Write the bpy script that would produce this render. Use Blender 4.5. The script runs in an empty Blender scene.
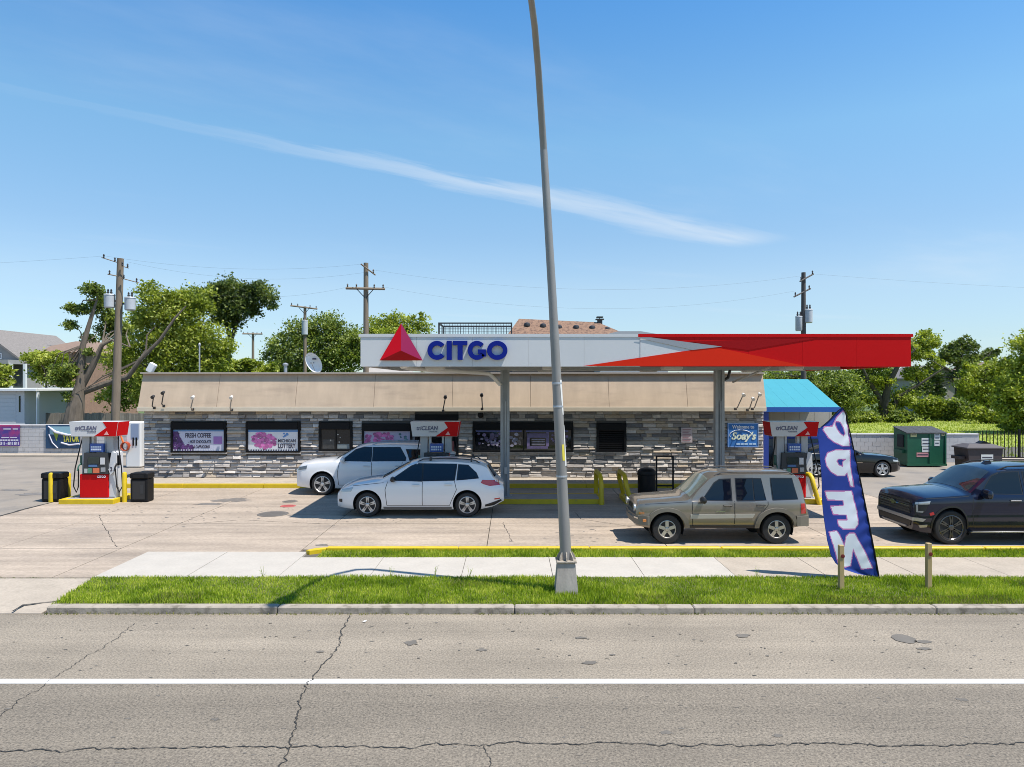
import bpy, bmesh, math, random
import numpy as np
from mathutils import Vector, Matrix
from mathutils.bvhtree import BVHTree

random.seed(7)
RNG = np.random.default_rng(7)
scene = bpy.context.scene
COL = scene.collection
R = math.radians

# ------------------------------------------------------------------ camera
CAMZ = 3.98
F = 711.0
cam_d = bpy.data.cameras.new('camera')
cam_d.sensor_width = 36.0
cam_d.lens = F * 36.0 / 1024.0
cam_d.clip_start = 0.1
cam_d.clip_end = 5000
cam = bpy.data.objects.new('camera', cam_d)
cam.location = (0, 0, CAMZ)
cam.rotation_euler = (R(90), 0, 0)
COL.objects.link(cam)
scene.camera = cam

# ------------------------------------------------------------------ sun and sky
SUN = Vector((0.43, -0.20, 1.0)).normalized()
EL = math.asin(SUN.z)
sun_d = bpy.data.lights.new('sun', 'SUN')
sun_d.energy = 5.0
sun_d.angle = R(0.53)
sun_d.color = (1.0, 0.955, 0.89)
sun = bpy.data.objects.new('sun', sun_d)
sun.location = (20, -15, 40)
sun.rotation_euler = SUN.to_track_quat('Z', 'Y').to_euler()
COL.objects.link(sun)

world = bpy.data.worlds.new('World')
scene.world = world
world.use_nodes = True
wn, wl = world.node_tree.nodes, world.node_tree.links
wn.clear()
def wnode(t, **k):
    n = wn.new(t)
    for a, b in k.items():
        setattr(n, a, b)
    return n
def wmath(op, a=None, b=None, c=None, clamp=False):
    n = wn.new('ShaderNodeMath'); n.operation = op; n.use_clamp = clamp
    for i, v in enumerate((a, b, c)):
        if v is None: continue
        if isinstance(v, (int, float)): n.inputs[i].default_value = v
        else: wl.new(v, n.inputs[i])
    return n.outputs[0]
sky = wnode('ShaderNodeTexSky', sky_type='NISHITA', sun_disc=False)
sky.sun_elevation = EL
sky.sun_rotation = math.atan2(SUN.x, SUN.y)
sky.altitude = 200
sky.air_density = 1.0
sky.dust_density = 0.25
sky.ozone_density = 3.0
tc = wnode('ShaderNodeTexCoord')
sep = wnode('ShaderNodeSeparateXYZ'); wl.new(tc.outputs['Generated'], sep.inputs[0])
dx, dy, dz = sep.outputs
zc = wmath('MAXIMUM', dz, 0.02)
# coordinates on a cloud layer overhead
cx = wmath('DIVIDE', dx, zc); cy = wmath('DIVIDE', dy, zc)
A = (-1.55, 2.50); B = (1.80, 5.11)
Lx, Ly = B[0]-A[0], B[1]-A[1]; LL = math.hypot(Lx, Ly)
tx_, ty_ = Lx/LL, Ly/LL
al = wmath('ADD', wmath('MULTIPLY', wmath('SUBTRACT', cx, A[0]), tx_), wmath('MULTIPLY', wmath('SUBTRACT', cy, A[1]), ty_))
ac = wmath('ADD', wmath('MULTIPLY', wmath('SUBTRACT', cx, A[0]), -ty_), wmath('MULTIPLY', wmath('SUBTRACT', cy, A[1]), tx_))
comb = wnode('ShaderNodeCombineXYZ'); wl.new(al, comb.inputs[0]); wl.new(ac, comb.inputs[1])
def wnoise(scale, sx, sy, detail=6, rough=0.6):
    m = wnode('ShaderNodeMapping'); m.inputs['Scale'].default_value = (sx, sy, 1)
    wl.new(comb.outputs[0], m.inputs[0])
    n = wnode('ShaderNodeTexNoise'); n.inputs['Scale'].default_value = scale
    n.inputs['Detail'].default_value = detail; n.inputs['Roughness'].default_value = rough
    wl.new(m.outputs[0], n.inputs['Vector'])
    return n.outputs['Fac']
def wrange(v, a, b, c=0.0, d=1.0, mode='SMOOTHSTEP'):
    n = wnode('ShaderNodeMapRange'); n.interpolation_type = mode
    wl.new(v, n.inputs[0])
    for i, x in enumerate((a, b, c, d)): n.inputs[1+i].default_value = x
    return n.outputs[0]
fine = wnoise(2.4, 0.35, 2.2, 8, 0.65)
wob = wmath('MULTIPLY', wmath('SUBTRACT', wnoise(1.1, 0.6, 0.6, 3), 0.5), 0.30)
acw = wmath('ADD', wmath('ABSOLUTE', wmath('ADD', ac, wob)), wmath('MULTIPLY', wmath('SUBTRACT', fine, 0.5), 0.50))
width = wrange(al, 0.0, 3.4, 0.05, 0.27, 'LINEAR')
ratio = wmath('DIVIDE', acw, width)
band = wrange(ratio, 0.15, 1.15, 1.0, 0.0)
ends = wmath('MULTIPLY', wrange(al, -0.1, 2.0, 0.10, 1.0), wrange(al, 3.85, 4.35, 1.0, 0.0))
streak = wmath('MULTIPLY', wmath('MULTIPLY', band, ends), wmath('MULTIPLY_ADD', fine, 1.0, -0.10))
veil = wmath('MULTIPLY', wrange(wnoise(0.42, 0.55, 1.3, 7, 0.62), 0.52, 0.86), 0.22)
cl = wmath('MULTIPLY', wmath('ADD', streak, veil, clamp=True), wrange(dz, 0.0, 0.06))
# slight tint of the sky, then clouds over it
tint = wnode('ShaderNodeMix', data_type='RGBA', blend_type='MULTIPLY')
tint.inputs[0].default_value = 1.0
ramp = wnode('ShaderNodeValToRGB'); wl.new(dz, ramp.inputs[0])
cr_ = ramp.color_ramp
cr_.elements[0].position = 0.0; cr_.elements[0].color = (0.86, 1.05, 1.28, 1)
cr_.elements[1].position = 0.55; cr_.elements[1].color = (0.60, 1.48, 1.98, 1)
for p_, c_ in ((0.06, (1.05, 1.14, 1.24, 1)), (0.13, (1.36, 1.34, 1.30, 1)), (0.2, (1.30, 1.42, 1.40, 1)), (0.32, (1.34, 1.72, 1.66, 1)), (1.0, (0.85, 1.15, 1.25, 1))):
    e_ = cr_.elements.new(p_); e_.color = c_
wl.new(sky.outputs[0], tint.inputs[6]); wl.new(ramp.outputs[0], tint.inputs[7])
mixc = wnode('ShaderNodeMix', data_type='RGBA')
wl.new(cl, mixc.inputs[0]); wl.new(tint.outputs[2], mixc.inputs[6])
mixc.inputs[7].default_value = (7.4, 7.9, 8.4, 1)
bg = wnode('ShaderNodeBackground'); bg.inputs[1].default_value = 0.085
wl.new(mixc.outputs[2], bg.inputs[0])
wo = wnode('ShaderNodeOutputWorld'); wl.new(bg.outputs[0], wo.inputs[0])

scene.view_settings.view_transform = 'Standard'
scene.view_settings.look = 'None'
scene.view_settings.gamma = 1.0
scene.view_settings.exposure = 0.45
scene.view_settings.use_curve_mapping = False
scene.render.engine = 'CYCLES'
scene.render.resolution_x = 1024
scene.render.resolution_y = 767
scene.cycles.filter_width = 0.95
scene.cycles.max_bounces = 6
scene.cycles.diffuse_bounces = 3
scene.cycles.glossy_bounces = 3
scene.cycles.transparent_max_bounces = 8

# ------------------------------------------------------------------ helpers
def px(x, Y): return (x - 512.0) * Y / F
def pz(y, Y): return CAMZ - (y - 383.5) * Y / F
def lin(c):
    return tuple(((v/255.0)/12.92 if v/255.0 <= 0.04045 else ((v/255.0+0.055)/1.055)**2.4) for v in c)

MATS = {}
def mat(name, col, rough=0.6, metal=0.0, var=0.0, vscale=4.0, bump=0.0, bscale=40.0, coat=0.0,
        col2=None, c2scale=1.0, c2lo=0.5, c2hi=0.65, spec=0.5, island=0.0, coords='Object', stretch=(1, 1, 1), det=6, emit=None, streak=None, grit=None):
    """procedural principled material: base colour, broad variation, a second colour in patches, fine bump"""
    if name in MATS: return MATS[name]
    m = bpy.data.materials.new(name); m.use_nodes = True
    nt = m.node_tree; N, L = nt.nodes, nt.links
    b = N['Principled BSDF']
    b.inputs['Roughness'].default_value = rough
    b.inputs['Metallic'].default_value = metal
    b.inputs['Coat Weight'].default_value = coat
    b.inputs['Specular IOR Level'].default_value = spec
    b.inputs['Base Color'].default_value = (*col, 1)
    out = None
    tcn = N.new('ShaderNodeTexCoord')
    mp = N.new('ShaderNodeMapping'); mp.inputs['Scale'].default_value = stretch
    L.new(tcn.outputs[coords], mp.inputs[0]); vec = mp.outputs[0]
    def noise(s, d=det):
        n = N.new('ShaderNodeTexNoise'); n.inputs['Scale'].default_value = s
        n.inputs['Detail'].default_value = d; n.inputs['Roughness'].default_value = 0.6
        L.new(vec, n.inputs['Vector']); return n.outputs['Fac']
    cur = None
    def rgb(c):
        n = N.new('ShaderNodeRGB'); n.outputs[0].default_value = (*c, 1); return n.outputs[0]
    if var or col2 or island: cur = rgb(col)
    if col2:
        mr = N.new('ShaderNodeMapRange'); mr.interpolation_type = 'SMOOTHSTEP'
        L.new(noise(c2scale), mr.inputs[0]); mr.inputs[1].default_value = c2lo; mr.inputs[2].default_value = c2hi
        mx = N.new('ShaderNodeMix'); mx.data_type = 'RGBA'
        L.new(mr.outputs[0], mx.inputs[0]); L.new(cur, mx.inputs[6]); L.new(rgb(col2), mx.inputs[7]); cur = mx.outputs[2]
    if var or island:
        f = None
        if var:
            mr = N.new('ShaderNodeMapRange'); L.new(noise(vscale), mr.inputs[0])
            mr.inputs[1].default_value = 0.25; mr.inputs[2].default_value = 0.75
            mr.inputs[3].default_value = 1-var; mr.inputs[4].default_value = 1+var; f = mr.outputs[0]
        if island:
            g = N.new('ShaderNodeNewGeometry')
            mr = N.new('ShaderNodeMapRange'); L.new(g.outputs['Random Per Island'], mr.inputs[0])
            mr.inputs[3].default_value = 1-island; mr.inputs[4].default_value = 1+island
            if f is None: f = mr.outputs[0]
            else:
                mm = N.new('ShaderNodeMath'); mm.operation = 'MULTIPLY'; L.new(f, mm.inputs[0]); L.new(mr.outputs[0], mm.inputs[1]); f = mm.outputs[0]
        vm = N.new('ShaderNodeVectorMath'); vm.operation = 'SCALE'
        L.new(cur, vm.inputs[0]); L.new(f, vm.inputs[3]); cur = vm.outputs[0]
    for sp_ in (streak, grit):
        if not sp_: continue
        amt, sc, st_ = sp_
        if cur is None: cur = rgb(col)
        m2 = N.new('ShaderNodeMapping'); m2.inputs['Scale'].default_value = st_; L.new(tcn.outputs[coords], m2.inputs[0])
        n2 = N.new('ShaderNodeTexNoise'); n2.inputs['Scale'].default_value = sc; n2.inputs['Detail'].default_value = 5; n2.inputs['Roughness'].default_value = .65; L.new(m2.outputs[0], n2.inputs['Vector'])
        mr = N.new('ShaderNodeMapRange'); L.new(n2.outputs['Fac'], mr.inputs[0]); mr.inputs[1].default_value = .3; mr.inputs[2].default_value = .7; mr.inputs[3].default_value = 1-amt; mr.inputs[4].default_value = 1+amt
        vm = N.new('ShaderNodeVectorMath'); vm.operation = 'SCALE'; L.new(cur, vm.inputs[0]); L.new(mr.outputs[0], vm.inputs[3]); cur = vm.outputs[0]
    if cur is not None: L.new(cur, b.inputs['Base Color'])
    if bump:
        bp = N.new('ShaderNodeBump'); bp.inputs['Strength'].default_value = bump; bp.inputs['Distance'].default_value = 0.02
        L.new(noise(bscale, 4), bp.inputs['Height']); L.new(bp.outputs[0], b.inputs['Normal'])
    if emit:
        b.inputs['Emission Color'].default_value = (*col, 1); b.inputs['Emission Strength'].default_value = emit
    MATS[name] = m
    return m

def leaf_mat(name, c1, c2, c3, nscale=0.5):
    if name in MATS: return MATS[name]
    m = bpy.data.materials.new(name); m.use_nodes = True
    N, L = m.node_tree.nodes, m.node_tree.links
    b = N['Principled BSDF']; out = N['Material Output']
    g = N.new('ShaderNodeNewGeometry')
    r = N.new('ShaderNodeValToRGB')
    r.color_ramp.elements[0].color = (*c1, 1); r.color_ramp.elements[1].color = (*c3, 1)
    e = r.color_ramp.elements.new(0.5); e.color = (*c2, 1)
    tcn = N.new('ShaderNodeTexCoord')
    n = N.new('ShaderNodeTexNoise'); n.inputs['Scale'].default_value = nscale; n.inputs['Detail'].default_value = 2
    L.new(tcn.outputs['Object'], n.inputs['Vector'])
    a = N.new('ShaderNodeMath'); a.operation = 'MULTIPLY_ADD'
    L.new(g.outputs['Random Per Island'], a.inputs[0]); a.inputs[1].default_value = 0.55
    s = N.new('ShaderNodeMath'); s.operation = 'MULTIPLY_ADD'
    L.new(n.outputs['Fac'], s.inputs[0]); s.inputs[1].default_value = 1.4; s.inputs[2].default_value = -0.48
    L.new(s.outputs[0], a.inputs[2]); L.new(a.outputs[0], r.inputs[0])
    L.new(r.outputs[0], b.inputs['Base Color'])
    b.inputs['Roughness'].default_value = 0.5
    b.inputs['Specular IOR Level'].default_value = 0.35
    t = N.new('ShaderNodeBsdfTranslucent')
    vm = N.new('ShaderNodeMix'); vm.data_type = 'RGBA'; vm.blend_type = 'MULTIPLY'; vm.inputs[0].default_value = 1
    L.new(r.outputs[0], vm.inputs[6]); vm.inputs[7].default_value = (1.5, 1.55, 0.6, 1); L.new(vm.outputs[2], t.inputs[0])
    mx = N.new('ShaderNodeMixShader'); mx.inputs[0].default_value = 0.35
    L.new(b.outputs[0], mx.inputs[1]); L.new(t.outputs[0], mx.inputs[2]); L.new(mx.outputs[0], out.inputs[0])
    MATS[name] = m
    return m

def wloc(o):
    v = Vector((0, 0, 0))
    while o is not None:
        v += o.location; o = o.parent
    return v

def thing(name, label, cat, loc=(0, 0, 0), rz=0.0, group=None):
    o = bpy.data.objects.new(name, None); COL.objects.link(o)
    o.empty_display_size = 0.2
    o.location = loc; o.rotation_euler = (0, 0, rz)
    tag(o, label, cat, group)
    return o
def tag(o, label=None, cat=None, group=None, kind=None):
    if label: o['label'] = label
    if cat: o['category'] = cat
    if group: o['group'] = group
    if kind: o['kind'] = kind
    return o

class MB:
    """collects shapes (world coordinates unless said otherwise) into one mesh"""
    def __init__(s): s.v = []; s.f = []; s.m = []
    def add(s, vs, fs, mi=0):
        o = len(s.v); s.v.extend([tuple(v) for v in vs])
        for f in fs: s.f.append(tuple(i+o for i in f)); s.m.append(mi)
        return s
    def box(s, x0, x1, y0, y1, z0, z1, mi=0, bev=0.0):
        if bev <= 0:
            vs = [(x0,y0,z0),(x1,y0,z0),(x1,y1,z0),(x0,y1,z0),(x0,y0,z1),(x1,y0,z1),(x1,y1,z1),(x0,y1,z1)]
            return s.add(vs, [(0,3,2,1),(4,5,6,7),(0,1,5,4),(1,2,6,5),(2,3,7,6),(3,0,4,7)], mi)
        b = bev; vs = []
        for (zz, i) in ((z0, b), (z0+b, 0), (z1-b, 0), (z1, b)):
            vs += [(x0+i+b,y0+i,zz),(x1-i-b,y0+i,zz),(x1-i,y0+i+b,zz),(x1-i,y1-i-b,zz),(x1-i-b,y1-i,zz),(x0+i+b,y1-i,zz),(x0+i,y1-i-b,zz),(x0+i,y0+i+b,zz)]
        fs = [tuple(range(7, -1, -1)), tuple(range(24, 32))]
        for r in range(3):
            for k in range(8):
                a = r*8+k; c = r*8+(k+1) % 8
                fs.append((a, c, c+8, a+8))
        return s.add(vs, fs, mi)
    def prism(s, poly, axis, a, b, mi=0):
        """poly: 2D points; axis 'y': (x,z) extruded from y=a to b; 'x': (y,z); 'z': (x,y)"""
        n = len(poly)
        def p(q, t):
            if axis == 'y': return (q[0], t, q[1])
            if axis == 'x': return (t, q[0], q[1])
            return (q[0], q[1], t)
        vs = [p(q, a) for q in poly] + [p(q, b) for q in poly]
        fs = [tuple(range(n)), tuple(range(2*n-1, n-1, -1))]
        for i in range(n):
            j = (i+1) % n; fs.append((i, i+n, j+n, j))
        return s.add(vs, fs, mi)
    def tube(s, path, r, n=8, mi=0, cap=True):
        pts = [Vector(p) for p in path]; m = len(pts)
        rr = r if isinstance(r, (list, tuple)) else [r]*m
        vs = []; prev = None
        for i, p in enumerate(pts):
            t = (pts[min(i+1, m-1)] - pts[max(i-1, 0)]).normalized()
            if prev is None:
                ref = Vector((0, 0, 1)) if abs(t.z) < 0.9 else Vector((1, 0, 0))
                u = t.cross(ref).normalized()
            else:
                u = (prev - t*prev.dot(t)).normalized()
            w = t.cross(u); prev = u
            for k in range(n):
                a = 2*math.pi*k/n
                vs.append(p + (u*math.cos(a) + w*math.sin(a))*rr[i])
        fs = []
        for i in range(m-1):
            for k in range(n):
                a = i*n+k; b = i*n+(k+1) % n
                fs.append((a, b, b+n, a+n))
        if cap: fs += [tuple(range(n-1, -1, -1)), tuple(range((m-1)*n, m*n))]
        return s.add(vs, fs, mi)
    def lathe(s, prof, c, axis='z', n=24, mi=0):
        """prof: (radius, height) along axis"""
        vs = []
        for (r, h) in prof:
            for k in range(n):
                a = 2*math.pi*k/n
                if axis == 'z': vs.append((c[0]+r*math.cos(a), c[1]+r*math.sin(a), c[2]+h))
                elif axis == 'y': vs.append((c[0]+r*math.cos(a), c[1]+h, c[2]+r*math.sin(a)))
                else: vs.append((c[0]+h, c[1]+r*math.cos(a), c[2]+r*math.sin(a)))
        fs = []
        for i in range(len(prof)-1):
            for k in range(n):
                a = i*n+k; b = i*n+(k+1) % n
                fs.append((a, b, b+n, a+n))
        fs += [tuple(range(n-1, -1, -1)), tuple(range((len(prof)-1)*n, len(prof)*n))]
        return s.add(vs, fs, mi)
    def xf(s, M):
        s.v = [tuple(M @ Vector(v)) for v in s.v]; return s
    def build(s, name, mats, parent=None, smooth=False, world=True, sharp=35):
        me = bpy.data.meshes.new(name)
        vs = s.v
        if parent is not None and world:
            w = wloc(parent); vs = [(a-w.x, b-w.y, c-w.z) for a, b, c in vs]
        me.from_pydata(vs, [], s.f)
        if not isinstance(mats, (list, tuple)): mats = [mats]
        for m in mats: me.materials.append(m)
        if len(mats) > 1: me.polygons.foreach_set('material_index', s.m)
        bm = bmesh.new(); bm.from_mesh(me); bmesh.ops.recalc_face_normals(bm, faces=bm.faces); bm.to_mesh(me); bm.free()
        if smooth:
            me.shade_smooth(); me.set_sharp_from_angle(angle=R(sharp))
        o = bpy.data.objects.new(name, me); COL.objects.link(o)
        if parent is not None: o.parent = parent
        return o

def rebase(o, loc):
    """move a single-mesh thing's origin to loc"""
    o.data.transform(Matrix.Translation(-Vector(loc))); o.location = loc
    return o

def text_shape(body, x0, x1, z0, z1, y, depth=0.01, bold=0.0, squash=True, mirror=False, shear=0.0, rx=None):
    """writing as raised letters standing in a plane that faces the camera side; returns an MB"""
    cu = bpy.data.curves.new('t', 'FONT'); cu.body = body; cu.extrude = 0.5; cu.offset = bold; cu.resolution_u = 3; cu.shear = shear
    ob = bpy.data.objects.new('t', cu); COL.objects.link(ob)
    dg = bpy.context.evaluated_depsgraph_get(); dg.update()
    me = bpy.data.meshes.new_from_object(ob.evaluated_get(dg))
    co = np.array([v.co[:] for v in me.vertices]); fs = [tuple(p.vertices) for p in me.polygons]
    bpy.data.objects.remove(ob); bpy.data.curves.remove(cu); bpy.data.meshes.remove(me)
    mn, mx = co.min(0), co.max(0)
    sx = (x1-x0)/(mx[0]-mn[0]); sz = (z1-z0)/(mx[1]-mn[1])
    b = MB()
    vs = [(x0+(c[0]-mn[0])*sx, y-(c[2]+0.5)*depth, z0+(c[1]-mn[1])*sz) for c in co]
    b.add(vs, fs)
    return b

# ------------------------------------------------------------------ materials
M_asph = mat('asphalt', (0.255, 0.214, 0.162), 0.9, var=0.16, vscale=0.55, bump=0.5, bscale=55, col2=(0.13, 0.115, 0.096), c2scale=38, c2lo=0.52, c2hi=0.70, streak=(.16, .9, (.10, 1.6, 1)), grit=(.45, 34, (1, 1, 1)))
M_lane = mat('lane_asphalt', (0.190, 0.160, 0.122), 0.9, var=0.14, vscale=0.5, bump=0.5, bscale=55, col2=(0.085, 0.074, 0.06), c2scale=38, c2lo=0.52, c2hi=0.70, streak=(.18, .9, (.08, 1.5, 1)), grit=(.5, 34, (1, 1, 1)))
M_asph2 = mat('old_asphalt', (0.245, 0.21, 0.172), 0.9, var=0.2, vscale=0.5, bump=0.3, bscale=40, col2=(0.17, 0.155, 0.14), c2scale=0.7, c2lo=0.5, c2hi=0.75)
M_conc = mat('lot_concrete', (0.345, 0.277, 0.212), 0.85, var=0.13, vscale=0.8, bump=0.2, bscale=60, col2=(0.25, 0.205, 0.165), c2scale=0.55, c2lo=0.52, c2hi=0.78, stretch=(0.6, 1.3, 1), streak=(.24, 1.3, (.16, 1.4, 1)), grit=(.16, 14, (1, 1, 1)))
M_concw = mat('new_concrete', (0.43, 0.39, 0.335), 0.8, var=0.07, vscale=2.2, grit=(.06, 20, (1, 1, 1)), bump=0.12, bscale=80)
M_conct = mat('tan_concrete', (0.37, 0.312, 0.245), 0.85, var=0.14, vscale=1.8, grit=(.12, 18, (1, 1, 1)), bump=0.15, bscale=60)
M_curb = mat('curb_concrete', (0.33, 0.285, 0.23), 0.9, var=0.22, vscale=3, bump=0.3, bscale=30, col2=(0.17, 0.145, 0.11), c2scale=5, c2lo=0.48, c2hi=0.70)
M_joint = mat('joint_dirt', (0.10, 0.09, 0.075), 0.95)
M_crack = mat('crack_dirt', (0.035, 0.032, 0.028), 0.95)
M_tar = mat('tar_patch', (0.135, 0.12, 0.10), 0.8, var=0.2)
M_line = mat('white_line_paint', (0.62, 0.60, 0.56), 0.6, var=0.06, vscale=8, col2=(.42, .39, .34), c2scale=14, c2lo=.60, c2hi=.72, bump=0.2, bscale=60)
M_yel = mat('yellow_paint', (0.58, 0.41, 0.008), 0.5, var=0.12, vscale=5, col2=(0.36, 0.29, 0.08), c2scale=7, c2lo=0.62, c2hi=0.74)
M_soil = mat('soil', (0.10, 0.11, 0.035), 0.95, var=0.3, vscale=3)
M_field = mat('field_grass', (0.085, 0.125, 0.03), 0.95, var=0.3, vscale=0.3)
M_white = mat('white_paint', (0.74, 0.74, 0.73), 0.45)
M_black = mat('black_plastic', (0.008, 0.008, 0.009), 0.5, spec=.2)
M_dark = mat('dark_metal', (0.03, 0.03, 0.032), 0.5)
M_steel = mat('grey_steel', (0.33, 0.34, 0.35), 0.5, metal=0.3, var=0.1, vscale=4)
M_galv = mat('galvanised', (0.42, 0.43, 0.44), 0.45, metal=0.55, var=0.12, vscale=6)
M_wood = mat('pole_wood', (0.20, 0.155, 0.11), 0.9, var=0.25, vscale=6, stretch=(1, 1, 0.15), bump=0.3, bscale=20)
M_bark = mat('bark', (0.15, 0.12, 0.09), 0.95, var=0.35, vscale=5, stretch=(1, 1, 0.3), bump=0.6, bscale=10)
M_barkd = mat('dark_bark', (0.07, 0.06, 0.05), 0.95, var=0.3, vscale=5)

# ================================================================== THE SETTING
ZL = 0.10   # level of the forecourt
def structure(o): return tag(o, kind='structure')

g = MB().add([(-1800,-1500,-0.04),(1800,-1500,-0.04),(1800,2500,-0.04),(-1800,2500,-0.04)], [(0,1,2,3)])
ground = structure(g.build('ground', M_field))
rd = MB().add([(-300,-14,0),(300,-14,0),(300,12.30,0),(-300,12.30,0)], [(0,1,2,3)])
road = structure(rd.build('road', M_asph))
MB().add([(-300,-13.9,0.004),(300,-13.9,0.004),(300,9.47,0.004),(-300,9.47,0.004)], [(0,1,2,3)]).build('travel_lane', M_lane, road)
ln = MB().add([(-120,9.41,0.009),(120,9.41,0.009),(120,9.56,0.009),(-120,9.56,0.009)], [(0,1,2,3)])
ln.build('lane_line', M_line, road)

def ribbon(pts, w, z, jit=0.03, seg=0.12):
    """a jagged thin strip along a polyline on the ground"""
    b = MB(); P = []
    for (x0, y0), (x1, y1) in zip(pts[:-1], pts[1:]):
        n = max(2, int(math.hypot(x1-x0, y1-y0)/seg))
        for k in range(n): P.append((x0+(x1-x0)*k/n, y0+(y1-y0)*k/n))
    P.append(pts[-1]); vs = []; off = 0
    for i, p in enumerate(P):
        q = P[min(i+1, len(P)-1)]; r = P[max(i-1, 0)]
        t = Vector((q[0]-r[0], q[1]-r[1])).normalized(); nn = Vector((-t.y, t.x))
        off = 0.75*off + random.gauss(0, jit); ww = w*random.uniform(0.35, 1.3)
        c = Vector(p) + nn*off
        vs += [(c.x+nn.x*ww/2, c.y+nn.y*ww/2, z), (c.x-nn.x*ww/2, c.y-nn.y*ww/2, z)]
    b.add(vs, [(2*i, 2*i+1, 2*i+3, 2*i+2) for i in range(len(P)-1)])
    return b
def gpt(x, y, z=0.0):
    Y = F*(CAMZ-z)/(y-383.5); return (px(x, Y), Y)
for pts, w in (([gpt(-60, 753), gpt(120, 749), gpt(330, 748), gpt(430, 746), gpt(512, 745), gpt(700, 745), gpt(900, 746), gpt(1100, 744)], 0.017),
               ([gpt(278, 775), gpt(290, 748), gpt(296, 725), gpt(306, 686), gpt(318, 672), gpt(333, 655), gpt(345, 625), gpt(350, 616)], 0.018),
               ([gpt(-30, 732), gpt(0, 716), gpt(45, 684), gpt(95, 653), gpt(135, 624)], 0.010),
               ([gpt(486, 746), gpt(490, 775)], 0.010)):
    ribbon(pts, w, 0.012, jit=0.014, seg=0.035).build('road_crack', M_crack, road)
def blob(cx_, cy_, rx, ry, z, n=18, jit=0.25):
    vs = [(cx_, cy_, z)]
    for k in range(n):
        a = 2*math.pi*k/n; s = 1+random.uniform(-jit, jit)
        vs.append((cx_+rx*s*math.cos(a), cy_+ry*s*math.sin(a), z))
    return MB().add(vs, [(0, 1+k, 1+(k+1) % n) for k in range(n)])
for x, y, rx, ry, j in ((904, 639, 0.17, 0.20, 0.06), (923, 642, 0.13, 0.06, .2), (924, 649, 0.1, 0.05, .3), (411, 643, 0.12, 0.1, .4),
                        (742, 636, .12, .07, .4), (590, 663, .1, .05, .4), (666, 733, .07, .04, .4), (482, 650, .08, .05, .4), (580, 638, .09, .05, .4),
                        (962, 700, .07, .04, .4), (320, 652, .07, .04, .3), (215, 720, .05, .03, .4), (778, 736, .06, .03, .4), (612, 655, .05, .03, .4)):
    X, Y = gpt(x, y); blob(X, Y, rx, ry, 0.0075, jit=j).build('tar_spot', M_tar, road)
sp = MB()
for k in range(420):
    X, Y = random.uniform(-11, 11), random.uniform(7.1, 11.9)
    b = blob(X, Y, random.uniform(.008, .035), random.uniform(.006, .02), 0.0070, n=6, jit=.4); sp.add(b.v, b.f)
tag(sp.build('road_speckle', M_tar, road), kind='stuff')

M_litter = mat('litter_paper', (.62, .60, .56), .8)
for x, y, sz, lb in ((571, 613, .05, 'small white litter scrap in the gutter by the street lamp'), (948, 613, .06, 'small white litter scrap in the gutter near the lone wooden post'), (365, 622, .05, 'flat white scrap of paper on the road near the kerb')):
    X, Y = gpt(x, y); b = MB(); ring = [(X+sz*random.uniform(.6, 1.2)*math.cos(a), Y+sz*random.uniform(.4, .8)*math.sin(a), .01+random.uniform(0, .02)) for a in [k*math.pi/4 for k in range(8)]]
    b.add(ring+[(X, Y, .035), (X, Y, .002)], [(k, (k+1) % 8, 8) for k in range(8)]+[((k+1) % 8, k, 9) for k in range(8)])
    tag(rebase(b.build('litter', M_litter), (X, Y, .002)), lb, 'litter')
# forecourt: joint bed and slabs
lot = structure(MB().add([(-60,16.0,0.062),(60,16.0,0.062),(60,44,0.062),(-60,44,0.062)], [(0,1,2,3)]).build('forecourt', M_joint))
def slab(x0, x1, y0, y1, parent, m, z1, z0=0.03, g=0.010, name='slab'):
    b = MB().box(x0+g, x1-g, y0+g, y1-g, z0, z1 - random.uniform(0, 0.003), 0)
    return b.build(name, m, parent)
XJ = [-15.0, -12.1, -9.2, -4.9, -0.6, 3.7, 8.0, 12.4, 16.8, 21.2, 26]
YJ = [16.75, 19.7, 22.75, 26.42]
for i in range(len(XJ)-1):
    for j in range(3):
        y0 = YJ[j]
        if j == 0: y0 = 16.62 if XJ[i] > -5 else (16.38 if XJ[i] > -9.3 else 16.75)
        if XJ[i] >= 12.4 and j == 2: continue
        slab(XJ[i], XJ[i+1], y0, YJ[j+1], lot, M_conc, ZL)
slab(-60, -15.0, 16.75, 39.0, lot, M_asph2, ZL, name='asphalt_patch')
slab(12.4, 60, 22.75, 36.0, lot, M_asph2, ZL, name='asphalt_patch')
slab(-15.0, 12.4, 26.42, 29.2, lot, M_conc, ZL-0.005)
ribbon([(-15.02, 19.2), (-14.97, 20.5), (-15.05, 22.3), (-15, 25)], 0.10, ZL+0.003, .012).build('pavement_crack', M_crack, lot)
for pts in ([gpt(99, 515, ZL), gpt(108, 533, ZL), gpt(117, 547, ZL)], [gpt(178, 525, ZL), gpt(240, 520, ZL), gpt(330, 524, ZL)],
            [gpt(585, 527, ZL), gpt(640, 526, ZL)], [gpt(575, 512, ZL), gpt(582, 519, ZL), gpt(632, 527, ZL)], [gpt(503, 522, ZL), gpt(512, 541, ZL)]):
    ribbon(pts, 0.017, ZL+0.003, .012).build('pavement_crack', M_crack, lot)
M_oil = mat('oil_stain', (0.17, 0.15, 0.13), 0.6, var=0.25, vscale=4)
for x, y, rx, ry in ((232, 500, .55, .35), (208, 504, .4, .2), (60, 500.5, .5, .3), (35, 494, .6, .3), (322, 545, .15, .1), (15, 490, .5, .2)):
    X, Y = gpt(x, y, ZL); blob(X, Y, rx, ry, ZL+0.0025, n=22, jit=.35).build('oil_stain', M_oil, lot)
dr_ = MB()
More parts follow.
